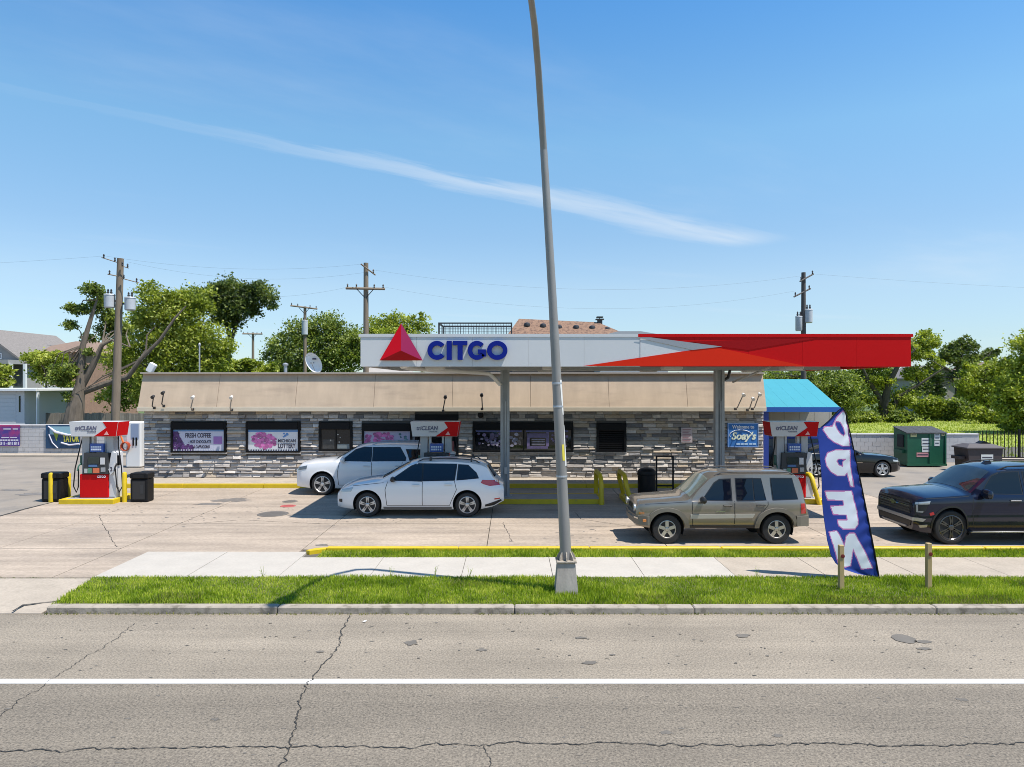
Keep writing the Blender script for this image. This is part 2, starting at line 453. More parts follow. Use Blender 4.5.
for k in range(260):
    X, Y = random.choice(((-3.2, 20.9), (4.9, 18.0), (-6, 22), (1.5, 18.2), (11, 18.2), (-9.5, 20.5), (-11.5, 22.2))); X += random.gauss(0, 1.3); Y += random.gauss(0, .7)
    if not 16.9 < Y < 22.6: continue
    b = blob(X, Y, random.uniform(.012, .06), random.uniform(.01, .045), ZL+.0022, n=7, jit=.4); dr_.add(b.v, b.f)
tag(dr_.build('oil_drips', M_oil, lot), kind='stuff')
def manhole(x, y, r, m, label):
    X, Y = gpt(x, y, ZL)
    b = MB().lathe([(r, 0), (r, .006), (r*.93, .009), (r*.9, .006), (0.02, .006)], (X, Y, ZL), n=28)
    for k in range(-3, 4):
        w = math.sqrt(max(0, (r*.8)**2-(k*r*.22)**2))
        b.box(X-w, X+w, Y+k*r*.22-.012, Y+k*r*.22+.012, ZL+.005, ZL+.010)
    o = rebase(b.build('manhole_cover', m), (X, Y, ZL)); tag(o, label, 'manhole cover')
manhole(273, 514, 0.45, mat('iron_cover', (0.13, 0.115, 0.10), .7, var=.2), 'large round iron manhole cover in the concrete beside the canopy shadow')
manhole(290, 501.5, 0.25, mat('iron_cover2', (0.16, 0.14, 0.12), .7, var=.2), 'small dark tank filler cover near the front wheel of the white SUV')
manhole(288, 506, 0.24, mat('red_cover', (0.42, 0.10, 0.09), .7, var=.2), 'round red painted tank filler cover in the concrete')

# driveway
drive = structure(MB().add([(-60,12.2,-.005),(-8.1,12.2,-.005),(-8.1,16.76,0.06),(-60,16.76,0.06)], [(0,1,2,3)]).build('driveway', M_joint))
for x0, x1 in ((-26, -19.2), (-19.2, -12.6), (-12.6, -8.12)):
    MB().prism([(12.26, 0.0), (14.16, 0.05), (14.16, ZL), (12.26, 0.016)], 'x', x0+.008, x1-.008).build('slab', M_conct, drive)
for x0, x1 in ((-26, -22), (-22, -17.6), (-17.6, -13.4), (-13.4, -9.2), (-9.2, -8.39)):
    slab(x0, x1, 14.21, 16.74, drive, M_conc, ZL, z0=.05)
ribbon([gpt(12, 613, .02), gpt(24, 606, .03), gpt(60, 600, .06)], .05, 0.052, .02).xf(Matrix.Rotation(0, 4, 'X')).build('pavement_crack', M_crack, drive)

# pavement with its slabs
walk = structure(MB().add([(-8.36,14.25,0.07),(40,14.25,0.07),(40,16.4,0.07),(-8.36,16.4,0.07)], [(0,1,2,3)]).build('pavement', M_joint))
x = -8.38
while x < 32:
    x1 = x + 1.84
    m = M_concw if x1 < 4.9 else M_conct
    y1 = 16.36 if x1 < -4.3 else 15.84
    b = MB().box(x+.006, x1-.006, 14.22, y1, 0.04, ZL+.012-random.uniform(0, .005)); b.build('slab', m, walk)
    x = x1
# kerb along the road
kerb = structure(MB().box(-8.0, 60, 12.32, 12.44, -0.02, 0.09).build('kerb', M_joint))
x = -8.05
first = True
while x < 34:
    x1 = x + random.uniform(2.6, 4.2)
    MB().box(x+.006, x1-.006, 12.27+random.uniform(-.006, .006), 12.47, -0.03, 0.125-random.uniform(0, .008), bev=0.018).build('kerb_stone', M_curb, kerb)
    x = x1
# verge between road and pavement; strip behind the pavement with its yellow kerb
verge = structure(MB().add([(-8.05,12.45,0.085),(60,12.45,0.085),(60,14.22,0.10),(-8.36,14.22,0.10)], [(0,1,2,3)]).build('verge', M_soil))
strip = structure(MB().add([(-4.35,15.84,0.10),(60,15.84,0.10),(60,16.44,0.105),(-4.35,16.44,0.105)], [(0,1,2,3)]).build('grass_strip', M_soil))
ykerb = structure(MB().box(-4.2, 60, 16.47, 16.56, 0.02, 0.15).build('yellow_kerb', M_joint))
x = -4.3
while x < 34:
    x1 = x + 3.05
    MB().box(x+.004, x1-.004, 16.44, 16.60, 0.02, 0.185, bev=.015).build('kerb_stone', M_yel, ykerb)
    x = x1
MB().prism([(-4.3, 16.44), (-4.3, 16.60), (-4.55, 16.52), (-4.72, 16.30), (-4.62, 16.22)], 'z', .05, .16).build('kerb_stone', M_yel, ykerb)

# grass
def grass_mesh(name, n, x0, x1, y0, y1, z, h0, h1, w, m, label, seed=1, dens=None, lean=0.5):
    r = np.random.default_rng(seed)
    X = r.uniform(x0, x1, n); Y = r.uniform(y0, y1, n)
    # patchiness
    X = np.where((Y > 12.4) & (Y < 14.3), X-.16*(Y-12.45)*np.clip((-4-X)/4, 0, 1), X)
    pn = 0.5+0.25*np.sin(X*1.7+np.sin(Y*2.3))+0.25*np.sin(X*0.61+Y*1.9+1.3)
    H = r.uniform(h0, h1, n)*(0.62+0.6*pn)
    rag = .03*np.sin(X*5.1)+.025*np.sin(X*13.7+1)+.02*np.sin(X*29.0)
    Y = np.where(Y-y0 < .12, Y+np.abs(rag)*.6-.015, Y)
    edge = np.minimum(Y-y0, y1-Y); H *= np.where(edge < .06, .8, 1.0)
    th = r.uniform(0, 2*math.pi, n); W = w*r.uniform(.6, 1.3, n)
    la = r.uniform(0, 2*math.pi, n); ld = H*r.uniform(0.1, lean, n)
    Z = np.full(n, z)
    cx_, sx_ = np.cos(th)*W/2, np.sin(th)*W/2
    tx, ty = np.cos(la)*ld, np.sin(la)*ld
    v = np.empty((n, 5, 3))
    v[:, 0] = np.stack([X-cx_, Y-sx_, Z], 1); v[:, 1] = np.stack([X+cx_, Y+sx_, Z], 1)
    v[:, 2] = np.stack([X+cx_*.8+tx*.35, Y+sx_*.8+ty*.35, Z+H*.6], 1); v[:, 3] = np.stack([X-cx_*.8+tx*.35, Y-sx_*.8+ty*.35, Z+H*.6], 1)
    v[:, 4] = np.stack([X+tx, Y+ty, Z+H], 1)
    base = (np.arange(n)*5)[:, None]
    q = (base+np.array([0, 1, 2, 3])).reshape(-1); t = (base+np.array([3, 2, 4])).reshape(-1)
    loops = np.concatenate([q, t])
    me = bpy.data.meshes.new(name)
    me.vertices.add(n*5); me.vertices.foreach_set('co', v.reshape(-1))
    me.loops.add(len(loops)); me.loops.foreach_set('vertex_index', loops.astype(np.int32))
    me.polygons.add(2*n)
    ls = np.concatenate([np.arange(n)*4, 4*n+np.arange(n)*3]); lt = np.concatenate([np.full(n, 4), np.full(n, 3)])
    me.polygons.foreach_set('loop_start', ls.astype(np.int32)); me.polygons.foreach_set('loop_total', lt.astype(np.int32))
    me.update(calc_edges=True); me.validate()
    me.materials.append(m)
    o = bpy.data.objects.new(name, me); COL.objects.link(o)
    tag(o, label, 'grass', kind='stuff')
    return o
M_grass = leaf_mat('lawn_blades', (0.08, 0.14, 0.007), (0.27, 0.37, 0.018), (0.60, 0.60, 0.11), 1.7)
M_grassd = leaf_mat('dry_blades', (0.10, 0.13, 0.03), (0.20, 0.21, 0.06), (0.34, 0.30, 0.12), 0.9)
M_grassf = leaf_mat('far_blades', (0.20, 0.24, 0.035), (0.34, 0.40, 0.06), (0.50, 0.52, 0.11), 0.2)
grass_mesh('grass', 105000, -8.08, 15.5, 12.465, 14.26, .085, .04, .105, .012, M_grass, 'green lawn of the verge between the road kerb and the pavement', 1)
grass_mesh('grass', 5000, -8.0, 15, 12.465, 12.62, .085, .03, .08, .012, M_grassd, 'worn dry fringe of the verge along the road kerb', 7)
for k, (x0, x1, y0, y1) in enumerate(((-6.4, -5.6, 12.6, 13.1), (-1.2, -.2, 13.5, 14.1), (2.2, 3.4, 12.6, 13.0), (9.6, 10.6, 13.4, 14.0))):
    grass_mesh('grass', 500, x0, x1, y0, y1, .085, .05, .11, .012, M_grassd, ('thin dry tuft patch in the verge near the driveway end', 'thin dry tuft patch at the pavement edge between lamp shadow and street lamp', 'thin dry tuft patch near the kerb between street lamp and feather flag', 'thin dry tuft patch at the pavement edge beyond the lone post')[k], 70+k)
grass_mesh('grass', 3500, 5.4, 9.0, 12.465, 12.95, .085, .05, .10, .013, M_grassd, 'dry yellowed grass patch beside the kerb by the feather flag', 2)
grass_mesh('grass', 26000, -4.35, 15.5, 15.82, 16.44, .10, .05, .11, .013, M_grass, 'narrow green grass strip between the pavement and the yellow kerb', 3)
grass_mesh('grass', 1500, -8.1, 14.0, 12.215, 12.275, 0.0, .02, .06, .012, M_grassd, 'sparse weeds in the gutter below the road kerb', 4)
grass_mesh('grass', 700, -14, -8.1, 14.16, 14.22, 0.085, .015, .05, .014, M_grassd, 'weeds growing in the joint across the driveway', 5)
grass_mesh('grass', 60000, 12, 85, 37, 84, -0.02, .10, .26, .07, M_grassf, 'mown lawn behind the white block wall', 6)
for k, (x, y) in enumerate(((270, 572), (392, 575), (437, 572), (471, 570), (750, 572))):
    X, Y = gpt(x, y, ZL)
    w = MB()
    for q in range(5):
        a = random.uniform(0, 6.28); h = random.uniform(.08, .24); l = random.uniform(.02, .09)
        w.tube([(X, 14.22, .1), (X+l*.5*math.cos(a), 14.22+l*.3*math.sin(a), .1+h*.6), (X+l*math.cos(a), 14.22+l*math.sin(a), .1+h)], [.004, .003, .001], n=4)
        for s in (.5, .75, .95):
            cx_, cy_, cz_ = X+l*s*math.cos(a), 14.22+l*s*math.sin(a), .1+h*s
            b = random.uniform(0, 6.28); d = .02
            w.add([(cx_, cy_, cz_), (cx_+d*math.cos(b), cy_+d*math.sin(b), cz_+.012), (cx_+1.6*d*math.cos(b+.3), cy_+1.6*d*math.sin(b+.3), cz_+.004), (cx_+d*math.cos(b+.7), cy_+d*math.sin(b+.7), cz_+.01)], [(0, 1, 2, 3)])
    tag(rebase(w.build('weed', M_grass), (X, 14.22, .1)), 'spindly weed sprouting where the verge meets the pale pavement', 'weed', 'weeds along the pavement edge')

# ================================================================== STORE
BY = 28.2
store = thing('convenience_store', 'long low store with stacked grey stone front and beige mansard band', 'building', (-2.3, 32, ZL))
XL, XR = px(143, BY), px(767, 27.9)
M_core = mat('mortar', (0.10, 0.095, 0.09), .95)
M_beige = mat('beige_panel', (0.46, 0.35, 0.245), .6, var=.05, vscale=1.0, col2=(0.37, 0.28, 0.20), c2scale=1.2, c2lo=.5, c2hi=.75, stretch=(.35, 1, 2.0), streak=(.10, 1.6, (1.3, 1, .22)))
M_cream = mat('cream_trim', (0.62, 0.53, 0.40), .55, var=.06, vscale=2)
M_cap = mat('cap_trim', (0.45, 0.38, 0.31), .5)
wins = [(171, 226, 422, 452.5), (246, 300, 422, 452.5), (319, 352, 422, 451), (362, 412, 423.5, 452), (415, 458, 414.5, 478), (473, 573, 422.5, 452), (597, 626, 423, 452)]
OP = [(px(a, BY), px(b, BY), pz(d, BY), pz(c, BY)) for a, b, c, d in wins]
ZW0, ZW1 = 0.255, 2.93
# core wall with openings
cw = MB(); xs = XL
for (a, b, z0, z1) in OP:
    cw.box(xs, a, 28.30, 28.6, ZL-.05, ZW1); 
    if z0 > .5: cw.box(a, b, 28.30, 28.6, ZL-.05, z0)
    cw.box(a, b, 28.30, 28.6, z1, ZW1); xs = b
cw.box(xs, XR, 28.30, 28.6, ZL-.05, ZW1)
cw.box(XL, XL+.3, 28.6, 40, ZL-.05, 4.2); cw.box(XR-.3, XR, 28.6, 40, ZL-.05, 4.2); cw.box(XL+.3, XR-.3, 39.7, 40, ZL-.05, 4.2)
cw.box(XL+.3, XR-.3, 28.46, 28.55, ZW1+.02, 4.30)
cw.build('wall', M_core, store)
# stones
STC = [mat('stone_pale', (0.56, 0.505, 0.45), .85, var=.25, vscale=6, bump=.5, bscale=25), mat('stone_light', (0.43, 0.39, 0.35), .85, var=.25, vscale=6, bump=.5, bscale=25),
       mat('stone_mid', (0.27, 0.245, 0.225), .85, var=.25, vscale=6, bump=.5, bscale=25), mat('stone_slate', (0.17, 0.165, 0.165), .8, var=.3, vscale=6, bump=.5, bscale=25),
       mat('stone_tan', (0.44, 0.36, 0.27), .85, var=.25, vscale=6, bump=.5, bscale=25)]
stones = []
z = ZW0
while z < ZW1-.02:
    h = min(random.choice((.08, .10, .12, .14, .16)), ZW1-z)
    segs = [(XL+.02, XR-.02)]
    for (a, b, z0, z1) in OP:
        if z+h > z0-.02 and z < z1+.02:
            ns = []
            for (s, e) in segs:
                if b < s or a > e: ns.append((s, e)); continue
                if a-s > .06: ns.append((s, a-.01))
                if e-b > .06: ns.append((b+.01, e))
            segs = ns
    for (s, e) in segs:
        x = s
        while x < e-.01:
            l = random.uniform(.20, .72)
            if e-(x+l) < .14: l = e-x
            stones.append((x, l, z, h, random.uniform(0, .075), random.choices(range(5), (24, 31, 24, 10, 11))[0]))
            x += l
    z += h
def stone_geo(jit=.12):
    """unit stone, x 0..1, z 0..1, y 0 (back) .. -1 (front), with a chipped front face"""
    j = lambda s: random.uniform(-s, s)
    vs = [(0, 0, 0), (1, 0, 0), (1, 0, 1), (0, 0, 1)]
    vs += [(0.0, -.75+j(.1), 0.02), (1.0, -.75+j(.1), 0.02), (1.0, -.42+j(.12), .98), (0.0, -.42+j(.12), .98)]
    vs += [(.04+abs(j(.03)), -1+j(.15), .10+abs(j(.06))), (.96-abs(j(.03)), -1+j(.15), .10+abs(j(.06))), (.96-abs(j(.03)), -.72+j(.18), .70-abs(j(.12))), (.04+abs(j(.03)), -.72+j(.18), .70-abs(j(.12)))]
    fs = [(0, 1, 5, 4), (1, 2, 6, 5), (2, 3, 7, 6), (3, 0, 4, 7), (4, 5, 9, 8), (5, 6, 10, 9), (6, 7, 11, 10), (7, 4, 8, 11), (8, 9, 10, 11)]
    return vs, fs
order = sorted(range(len(stones)), key=lambda i: -stones[i][1]*stones[i][3])
big = set(order[:300])
smesh = {}
for c in range(5):
    for k in range(4):
        vs, fs = stone_geo(); me = bpy.data.meshes.new('stone'); me.from_pydata(vs, [], fs); me.materials.append(STC[c]); smesh[(c, k)] = me
rest = MB(); sw = wloc(store)
for i, (x, l, z, h, p, c) in enumerate(stones):
    d = .05+p
    if i in big:
        o = bpy.data.objects.new('stone', smesh[(c, random.randrange(4))]); COL.objects.link(o); o.parent = store
        o.location = (x+.003-sw.x, 28.30-sw.y, z+.003-sw.z); o.scale = (l-.006, d, h-.006)
    else:
        vs, fs = stone_geo(); rest.add([(x+.003+v[0]*(l-.006), 28.30+v[1]*d, z+.003+v[2]*(h-.006)) for v in vs], fs, c)
tag(rest.build('stonework', STC, store), kind='stuff')
# mansard
eb = MB(); eb.box(XL-.12, XR, 27.95, 28.02, 2.88, 3.06, bev=.012); eb.build('eave_trim', M_cream, store)
MB().box(XL-.1, XR, 28.02, 28.32, 2.935, 2.985).build('soffit', M_beige, store)
n = 8; pw = (XR-XL+.08)/n
for i in range(n):
    a = XL-.08+i*pw; b = a+pw
    MB().prism([(27.96, 3.055), (28.36, 4.37), (28.42, 4.37), (28.02, 3.055)], 'x', a+.006, b-.006).build('panel', M_beige, store)
MB().box(XL-.12, XR+.01, 28.20, 28.60, 4.37, 4.425).build('parapet_cap', M_cap, store)
MB().box(XL+.3, XR-.3, 28.56, 39.7, 4.12, 4.2).build('roof', mat('roof_felt', (.22, .21, .2), .9), store)

# windows
M_frame = mat('black_frame', (0.008, 0.008, 0.009), .5, spec=.15)
M_glassd = mat('dark_glass', (0.012, 0.014, 0.017), .04, spec=.6)
M_lav = mat('poster_lavender', (0.52, 0.52, 0.62), .35)
M_pwhite = mat('poster_white', (0.66, 0.66, 0.68), .35)
M_ink = mat('poster_ink', (0.03, 0.025, 0.05), .5)
M_purp = mat('poster_purple', (0.085, 0.03, 0.13), .5, island=.5)
M_lil = mat('poster_lilac', (0.30, 0.15, 0.40), .5)
M_pink = mat('poster_pink', (0.50, 0.13, 0.34), .5, island=.45)
M_skyb = mat('poster_blue', (0.10, 0.24, 0.5), .5)
def window(i, kind):
    a, b, z0, z1 = OP[i]; w = b-a
    f = MB()
    t = .075
    f.box(a, a+t, 28.16, 28.34, z0, z1); f.box(b-t, b, 28.16, 28.34, z0, z1); f.box(a+t, b-t, 28.16, 28.34, z0, z0+.06)
    win = f.build('window', M_frame, store)
    hd = MB().box(a+t, b-t, 28.13, 28.34, z1-.30, z1, bev=.02); hd.build('shutter_box', M_frame, win)
    MB().box(a-.03, b+.03, 28.18, 28.30, z0-.055, z0-.004).build('sill', STC[1], win)
    A, B, Z0, Z1 = a+t+.004, b-t-.004, z0+.064, z1-.304
    return win, A, B, Z0, Z1
def blobs(n, x0, x1, z0, z1, y, r0, r1, inside=lambda u, v: True, flat=.004):
    b = MB()
    while n > 0:
        u, v = random.random(), random.random()
        if not inside(u, v): continue
        n -= 1
        r = random.uniform(r0, r1); cx_, cz_ = x0+u*(x1-x0), z0+v*(z1-z0); k = 8; yy = y-random.uniform(0, flat)
        b.add([(cx_+r*math.cos(t*2*math.pi/k), yy, cz_+r*.8*math.sin(t*2*math.pi/k)) for t in range(k)], [tuple(range(k))])
    return b
# FRESH COFFEE
win, A, B, Z0, Z1 = window(0, 0); w = B-A; h = Z1-Z0
MB().box(A, B, 28.22, 28.25, Z0, Z1).build('poster', M_lav, win)
MB().box(A, B, 28.214, 28.219, Z1-.07, Z1).build('poster_band', M_skyb, win)
blobs(150, A, A+.40*w, Z0, Z1-.06, 28.217, .03, .075, lambda u, v: v < .95-.9*u+.15*math.sin(9*u)).build('coffee_beans', M_purp, win)
text_shape('FRESH COFFEE', A+.24*w, A+.74*w, Z0+.62*h, Z0+.84*h, 28.218, .008, .02).build('lettering', M_ink, win)
text_shape('- HOT CHOCOLATE', A+.30*w, A+.74*w, Z0+.36*h, Z0+.50*h, 28.218, .008, .02).build('lettering', M_ink, win)
text_shape('& CAPPUCCINO', A+.40*w, A+.72*w, Z0+.13*h, Z0+.27*h, 28.218, .008, .02).build('lettering', M_ink, win)
MB().box(A+.79*w, A+.96*w, 28.212, 28.218, Z0+.32*h, Z0+.68*h).build('cup_picture', M_lil, win)
ch = MB()
for k in range(20): ch.box(A+k*w/20, A+(k+.5)*w/20, 28.208, 28.214, Z0+.01, Z0+.055)
ch.build('checked_border', M_pwhite, win)
# MICHIGAN LOTTERY
win, A, B, Z0, Z1 = window(1, 0); w = B-A; h = Z1-Z0
MB().box(A, B, 28.22, 28.25, Z0, Z1).build('poster', M_pwhite, win)
MB().box(A, B, 28.214, 28.219, Z1-.09, Z1).build('poster_band', M_skyb, win)
blobs(130, A+.06*w, A+.56*w, Z0+.10*h, Z0+.86*h, 28.217, .04, .09, lambda u, v: (2*u-1)**2+(2*v-1)**2 < .95).build('pink_pile', M_pink, win)
text_shape('MICHIGAN', A+.60*w, A+.95*w, Z0+.40*h, Z0+.55*h, 28.218, .008, .02).build('lettering', M_ink, win)
text_shape('LOTTERY', A+.60*w, A+.95*w, Z0+.13*h, Z0+.35*h, 28.218, .008, .03).build('lettering', M_ink, win)
blobs(7, A+.71*w, A+.81*w, Z0+.66*h, Z0+.82*h, 28.217, .035, .05).build('round_emblem', M_skyb, win)
ch = MB()
for k in range(20): ch.box(A+k*w/20, A+(k+.5)*w/20, 28.208, 28.214, Z0+.01, Z0+.055)
ch.build('checked_border', M_ink, win)
# plain glass with a low shelf behind
win, A, B, Z0, Z1 = window(2, 0); h = Z1-Z0; w = B-A
MB().box(A, B, 28.23, 28.24, Z0, Z1).build('pane', M_glassd, win)
MB().box(A+.50*w, A+.53*w, 28.20, 28.235, Z0, Z1).build('mullion', M_frame, win)
MB().box(A+.56*w, A+.97*w, 28.222, 28.228, Z0+.03, Z0+.26*h).build('paper_notice', mat('grey_notice', (.22, .25, .25), .5), win)
MB().box(A+.05*w, A+.45*w, 28.222, 28.228, Z0+.02, Z0+.5*h).build('paper_notice', mat('dim_notice', (.06, .055, .05), .5, var=.5, vscale=12), win)
blobs(5, A+.2*w, A+.75*w, Z0+.3*h, Z0+.75*h, 28.218, .02, .04).build('sticker', mat('dim_white', (.45, .42, .36), .5), win)
# pink snack poster
win, A, B, Z0, Z1 = window(3, 0); h = Z1-Z0; w = B-A
MB().box(A, B, 28.22, 28.25, Z0, Z1).build('poster', mat('poster_mauve', (.42, .40, .55), .35), win)
blobs(140, A+.22*w, A+.64*w, Z0+.1*h, Z0+.9*h, 28.217, .04, .08).build('pink_pile', M_pink, win)
blobs(40, A+.02*w, A+.14*w, Z0+.02*h, Z0+.8*h, 28.217, .04, .07).build('pink_pile', M_pink, win)
blobs(40, A+.74*w, A+.97*w, Z0+.1*h, Z0+.85*h, 28.217, .03, .06, lambda u, v: abs(math.sin(u*7)) > .55).build('bottle_picture', mat('poster_teal', (.10, .22, .25), .5, island=.5), win)
# door
a, b, z0, z1 = OP[4]; m0 = a+.62*(b-a)
dr = MB(); dr.box(a, a+.09, 28.2, 28.36, .12, z1); dr.box(b-.09, b, 28.2, 28.36, .12, z1); dr.box(a+.09, b-.09, 28.2, 28.36, z1-.3, z1); dr.box(m0, m0+.08, 28.2, 28.36, .12, z1-.3)
door = dr.build('door', M_frame, store)
MB().box(a+.09, m0, 28.27, 28.29, .14, z1-.3).build('pane', M_glassd, door); MB().box(m0+.08, b-.09, 28.27, 28.29, .14, z1-.3).build('pane', M_glassd, door)
MB().tube([(m0-.09, 28.20, 1.0), (m0-.09, 28.17, 1.05), (m0-.09, 28.17, 1.4), (m0-.09, 28.20, 1.45)], .014).build('handle', M_galv, door)
MB().box(a+.36, a+.55, 28.255, 28.262, 1.75, 2.0).build('paper_notice', mat('cream_paper', (.55, .52, .38), .6), door)
MB().box(a+.20, a+.36, 28.255, 28.262, 1.5, 1.8).build('paper_notice', mat('olive_paper', (.16, .17, .10), .6), door)
MB().box(m0+.12, b-.16, 28.255, 28.262, 1.0, 1.7).build('paper_notice', mat('dim_red', (.22, .06, .06), .6, var=.4, vscale=6), door)
# long dark window with a mullion and faded pictures
win, A, B, Z0, Z1 = window(5, 0); h = Z1-Z0; w = B-A
MB().box(A, B, 28.23, 28.24, Z0, Z1).build('pane', M_glassd, win)
MB().box(A+.50*w, A+.515*w, 28.17, 28.23, Z0, Z1).build('mullion', M_frame, win)
M_dimp = mat('faded_violet', (.13, .10, .20), .4, island=.6, var=.3, vscale=6); M_dimw = mat('faded_white', (.30, .28, .36), .4, island=.5)
MB().box(A+.01*w, A+.49*w, 28.222, 28.227, Z1-.07, Z1-.01).build('poster_band', mat('band_blue', (.10, .11, .30), .4), win)
MB().box(A+.53*w, A+.97*w, 28.222, 28.227, Z1-.07, Z1-.01).build('poster_band', MATS['band_blue'], win)
blobs(26, A+.03*w, A+.28*w, Z0+.15*h, Z0+.85*h, 28.217, .04, .10).build('picture_shape', M_dimp, win)
blobs(12, A+.05*w, A+.25*w, Z0+.25*h, Z0+.6*h, 28.212, .03, .06).build('picture_shape', M_dimw, win)
blobs(10, A+.36*w, A+.44*w, Z0+.2*h, Z0+.8*h, 28.212, .05, .09).build('picture_shape', M_dimw, win)
blobs(7, A+.44*w, A+.48*w, Z0+.3*h, Z0+.8*h, 28.214, .05, .08).build('picture_shape', mat('faded_tan', (.17, .14, .13), .5, island=.3), win)
cs = MB(); cs.box(A+.54*w, A+.76*w, 28.205, 28.22, Z0+.62*h, Z0+.84*h); cs.box(A+.54*w, A+.76*w, 28.205, 28.22, Z0+.08*h, Z0+.22*h); cs.box(A+.54*w, A+.57*w, 28.206, 28.22, Z0+.22*h, Z0+.62*h); cs.box(A+.74*w, A+.77*w, 28.206, 28.22, Z0+.2*h, Z0+.9*h)
cs.build('picture_frame', M_dimp, win)
cs = MB()
for k in range(4): cs.box(A+.59*w, A+.73*w, 28.212, 28.22, Z0+(.26+.085*k)*h, Z0+(.29+.085*k)*h)
cs.build('picture_lines', M_dimw, win)
blobs(24, A+.80*w, A+.96*w, Z0+.1*h, Z0+.85*h, 28.217, .03, .08).build('picture_shape', M_dimp, win)
# roller shutter
win, A, B, Z0, Z1 = window(6, 0)
zz = Z0
while zz < Z1-.01:
    MB().prism([(28.24, zz), (28.20, zz+.012), (28.20, zz+.058), (28.24, zz+.068)], 'x', A, B).build('slat', M_frame, win); zz += .075

# signs on the wall
a, b, z0, z1 = px(681, BY), px(692, BY), pz(442.5, BY), pz(427.5, BY)
sg = MB().box(a, b, 28.15, 28.185, z0, z1, bev=.005).build('wall_notice', mat('notice_pink', (.50, .42, .42), .5)); tag(rebase(sg, (a, 28.15, z0)), 'small pale pink notice board fixed to the stone wall', 'sign')
nl = MB()
for k in range(8): nl.box(a+.05, b-.05-.05*(k % 3), 28.144, 28.149, z1-.09-k*.062, z1-.065-k*.062)
nl.build('printed_lines', mat('notice_print', (.30, .16, .18), .6), sg)
a, b, z0, z1 = px(727, BY), px(757.5, BY), pz(447, BY), pz(423, BY)
sg = thing('soap_sign', 'blue square wall sign with white script lettering on the stone corner', 'sign', (a, 28.15, z0))
w, h = b-a, z1-z0
M_sblue = mat('sign_blue', (.045, .17, .46), .5, spec=.15, var=.1, vscale=2); M_swhite = mat('sign_white', (.70, .75, .80), .45)
MB().box(a, b, 28.10, 28.19, z0, z1, bev=.01).build('panel', M_sblue, sg)
fr = MB(); fr.box(a, b, 28.088, 28.098, z0, z0+.03); fr.box(a, b, 28.088, 28.098, z1-.03, z1); fr.box(a, a+.025, 28.088, 28.098, z0+.03, z1-.03); fr.box(b-.025, b, 28.088, 28.098, z0+.03, z1-.03); fr.build('border', mat('sign_edge', (.25, .38, .62), .45), sg)
text_shape('Welcome to', a+.14*w, a+.86*w, z0+.78*h, z0+.92*h, 28.098, .012, .02).build('lettering', M_swhite, sg)
text_shape("Soay's", a+.12*w, a+.93*w, z0+.22*h, z0+.64*h, 28.098, .012, .035, shear=.25).build('lettering', mat('sign_cream', (.72, .78, .62), .45), sg)
ov = MB(); N_ = 30
ov.tube([(a+w*(.42+.36*math.cos(t)), 28.094, z0+h*(.50+.22*math.sin(t))) for t in [math.pi*(-.02+1.12*k/N_) for k in range(N_+1)]], .013, n=6); ov.build('oval_swoosh', M_swhite, sg)
sl = MB()
for k, (u0, u1) in enumerate(((.28, .40), (.42, .52), (.54, .66), (.70, .80), (.82, .92))): sl.box(a+u0*w, a+u1*w, 28.088, 28.098, z0+.105*h, z0+.165*h)
sl.build('faint_line', mat('sign_pale', (.45, .62, .80), .45), sg)

# raised walk in front of the store with its yellow kerb
swalk = structure(MB().box(XL-.6, XR+.05, 26.56, 28.30, .05, .235).build('store_walk', M_conc))
x = XL-.6
while x < XR:
    x1 = min(x+3.0, XR+.1)
    MB().box(x+.004, x1-.004, 26.42, 26.56, .05, .245, bev=.012).build('kerb_stone', M_yel, swalk)
    if x1-x > .1: MB().box(x+.005, x1-.005, 26.562, 28.26, .20, .247).build('slab', M_conct, swalk)
    x = x1

# floodlights on the mansard
M_lamp = mat('lamp_white', (.62, .6, .56), .4)
def flood(x, y0, y1, lean, white, label):
    Y = 27.84
    X = px(x, Y); za, zb = pz(y0, Y), pz(y1, Y)
    t = thing('floodlight', label, 'lamp', (X, 27.92, za), group='small floodlights on the mansard band')
    MB().box(X-.05, X+.05, 27.89, 27.918, za-.05, za+.05).build('bracket', M_dark, t)
    Xb = X+lean
    MB().tube([(X, 27.90, za), (X+.02, 27.7, za+.08), (Xb, 27.6, zb)], .022).build('arm', M_dark if not white else MATS.get('arm_tan') or mat('arm_tan', (.32, .27, .22), .6), t)
    m = M_lamp if white else M_dark
    b = MB().lathe([(.02, -.08), (.05, -.065), (.068, .06), (.068, .085), (.015, .09)], (0, 0, 0), n=12)
    b.xf(Matrix.Translation((Xb, 27.57, zb+.02)) @ Matrix.Rotation(R(115), 4, 'X')).build('lamp_head', m, t, smooth=True)
for x, y0, y1, le, wh, lb in ((153.5, 408, 397, .12, 0, 'short dark floodlight at the very end of the beige band, beside a taller one'),
        (163, 406, 393, .14, 0, 'taller dark floodlight near the end of the beige band above the coffee poster'),
        (192, 409.5, 397.5, .16, 1, 'white headed floodlight straight above the coffee poster window'),
        (231, 410, 397.5, .12, 1, 'white headed floodlight between the coffee and lottery windows'),
        (443, 411, 397, .12, 0, 'dark floodlight above the store door behind the middle pump'),
        (482, 409, 395, 0.0, 0, 'dark upright floodlight above the dome camera'),
        (736, 409, 395, .2, 1, 'white headed floodlight above the blue wall sign, apart from a pair'),
        (748, 410, 399, .1, 1, 'shorter white headed floodlight of the pair near the blue awning'),
        (753, 409, 394.5, .16, 1, 'taller white headed floodlight of the pair near the blue awning')):
    flood(x, y0, y1, le, wh, lb)
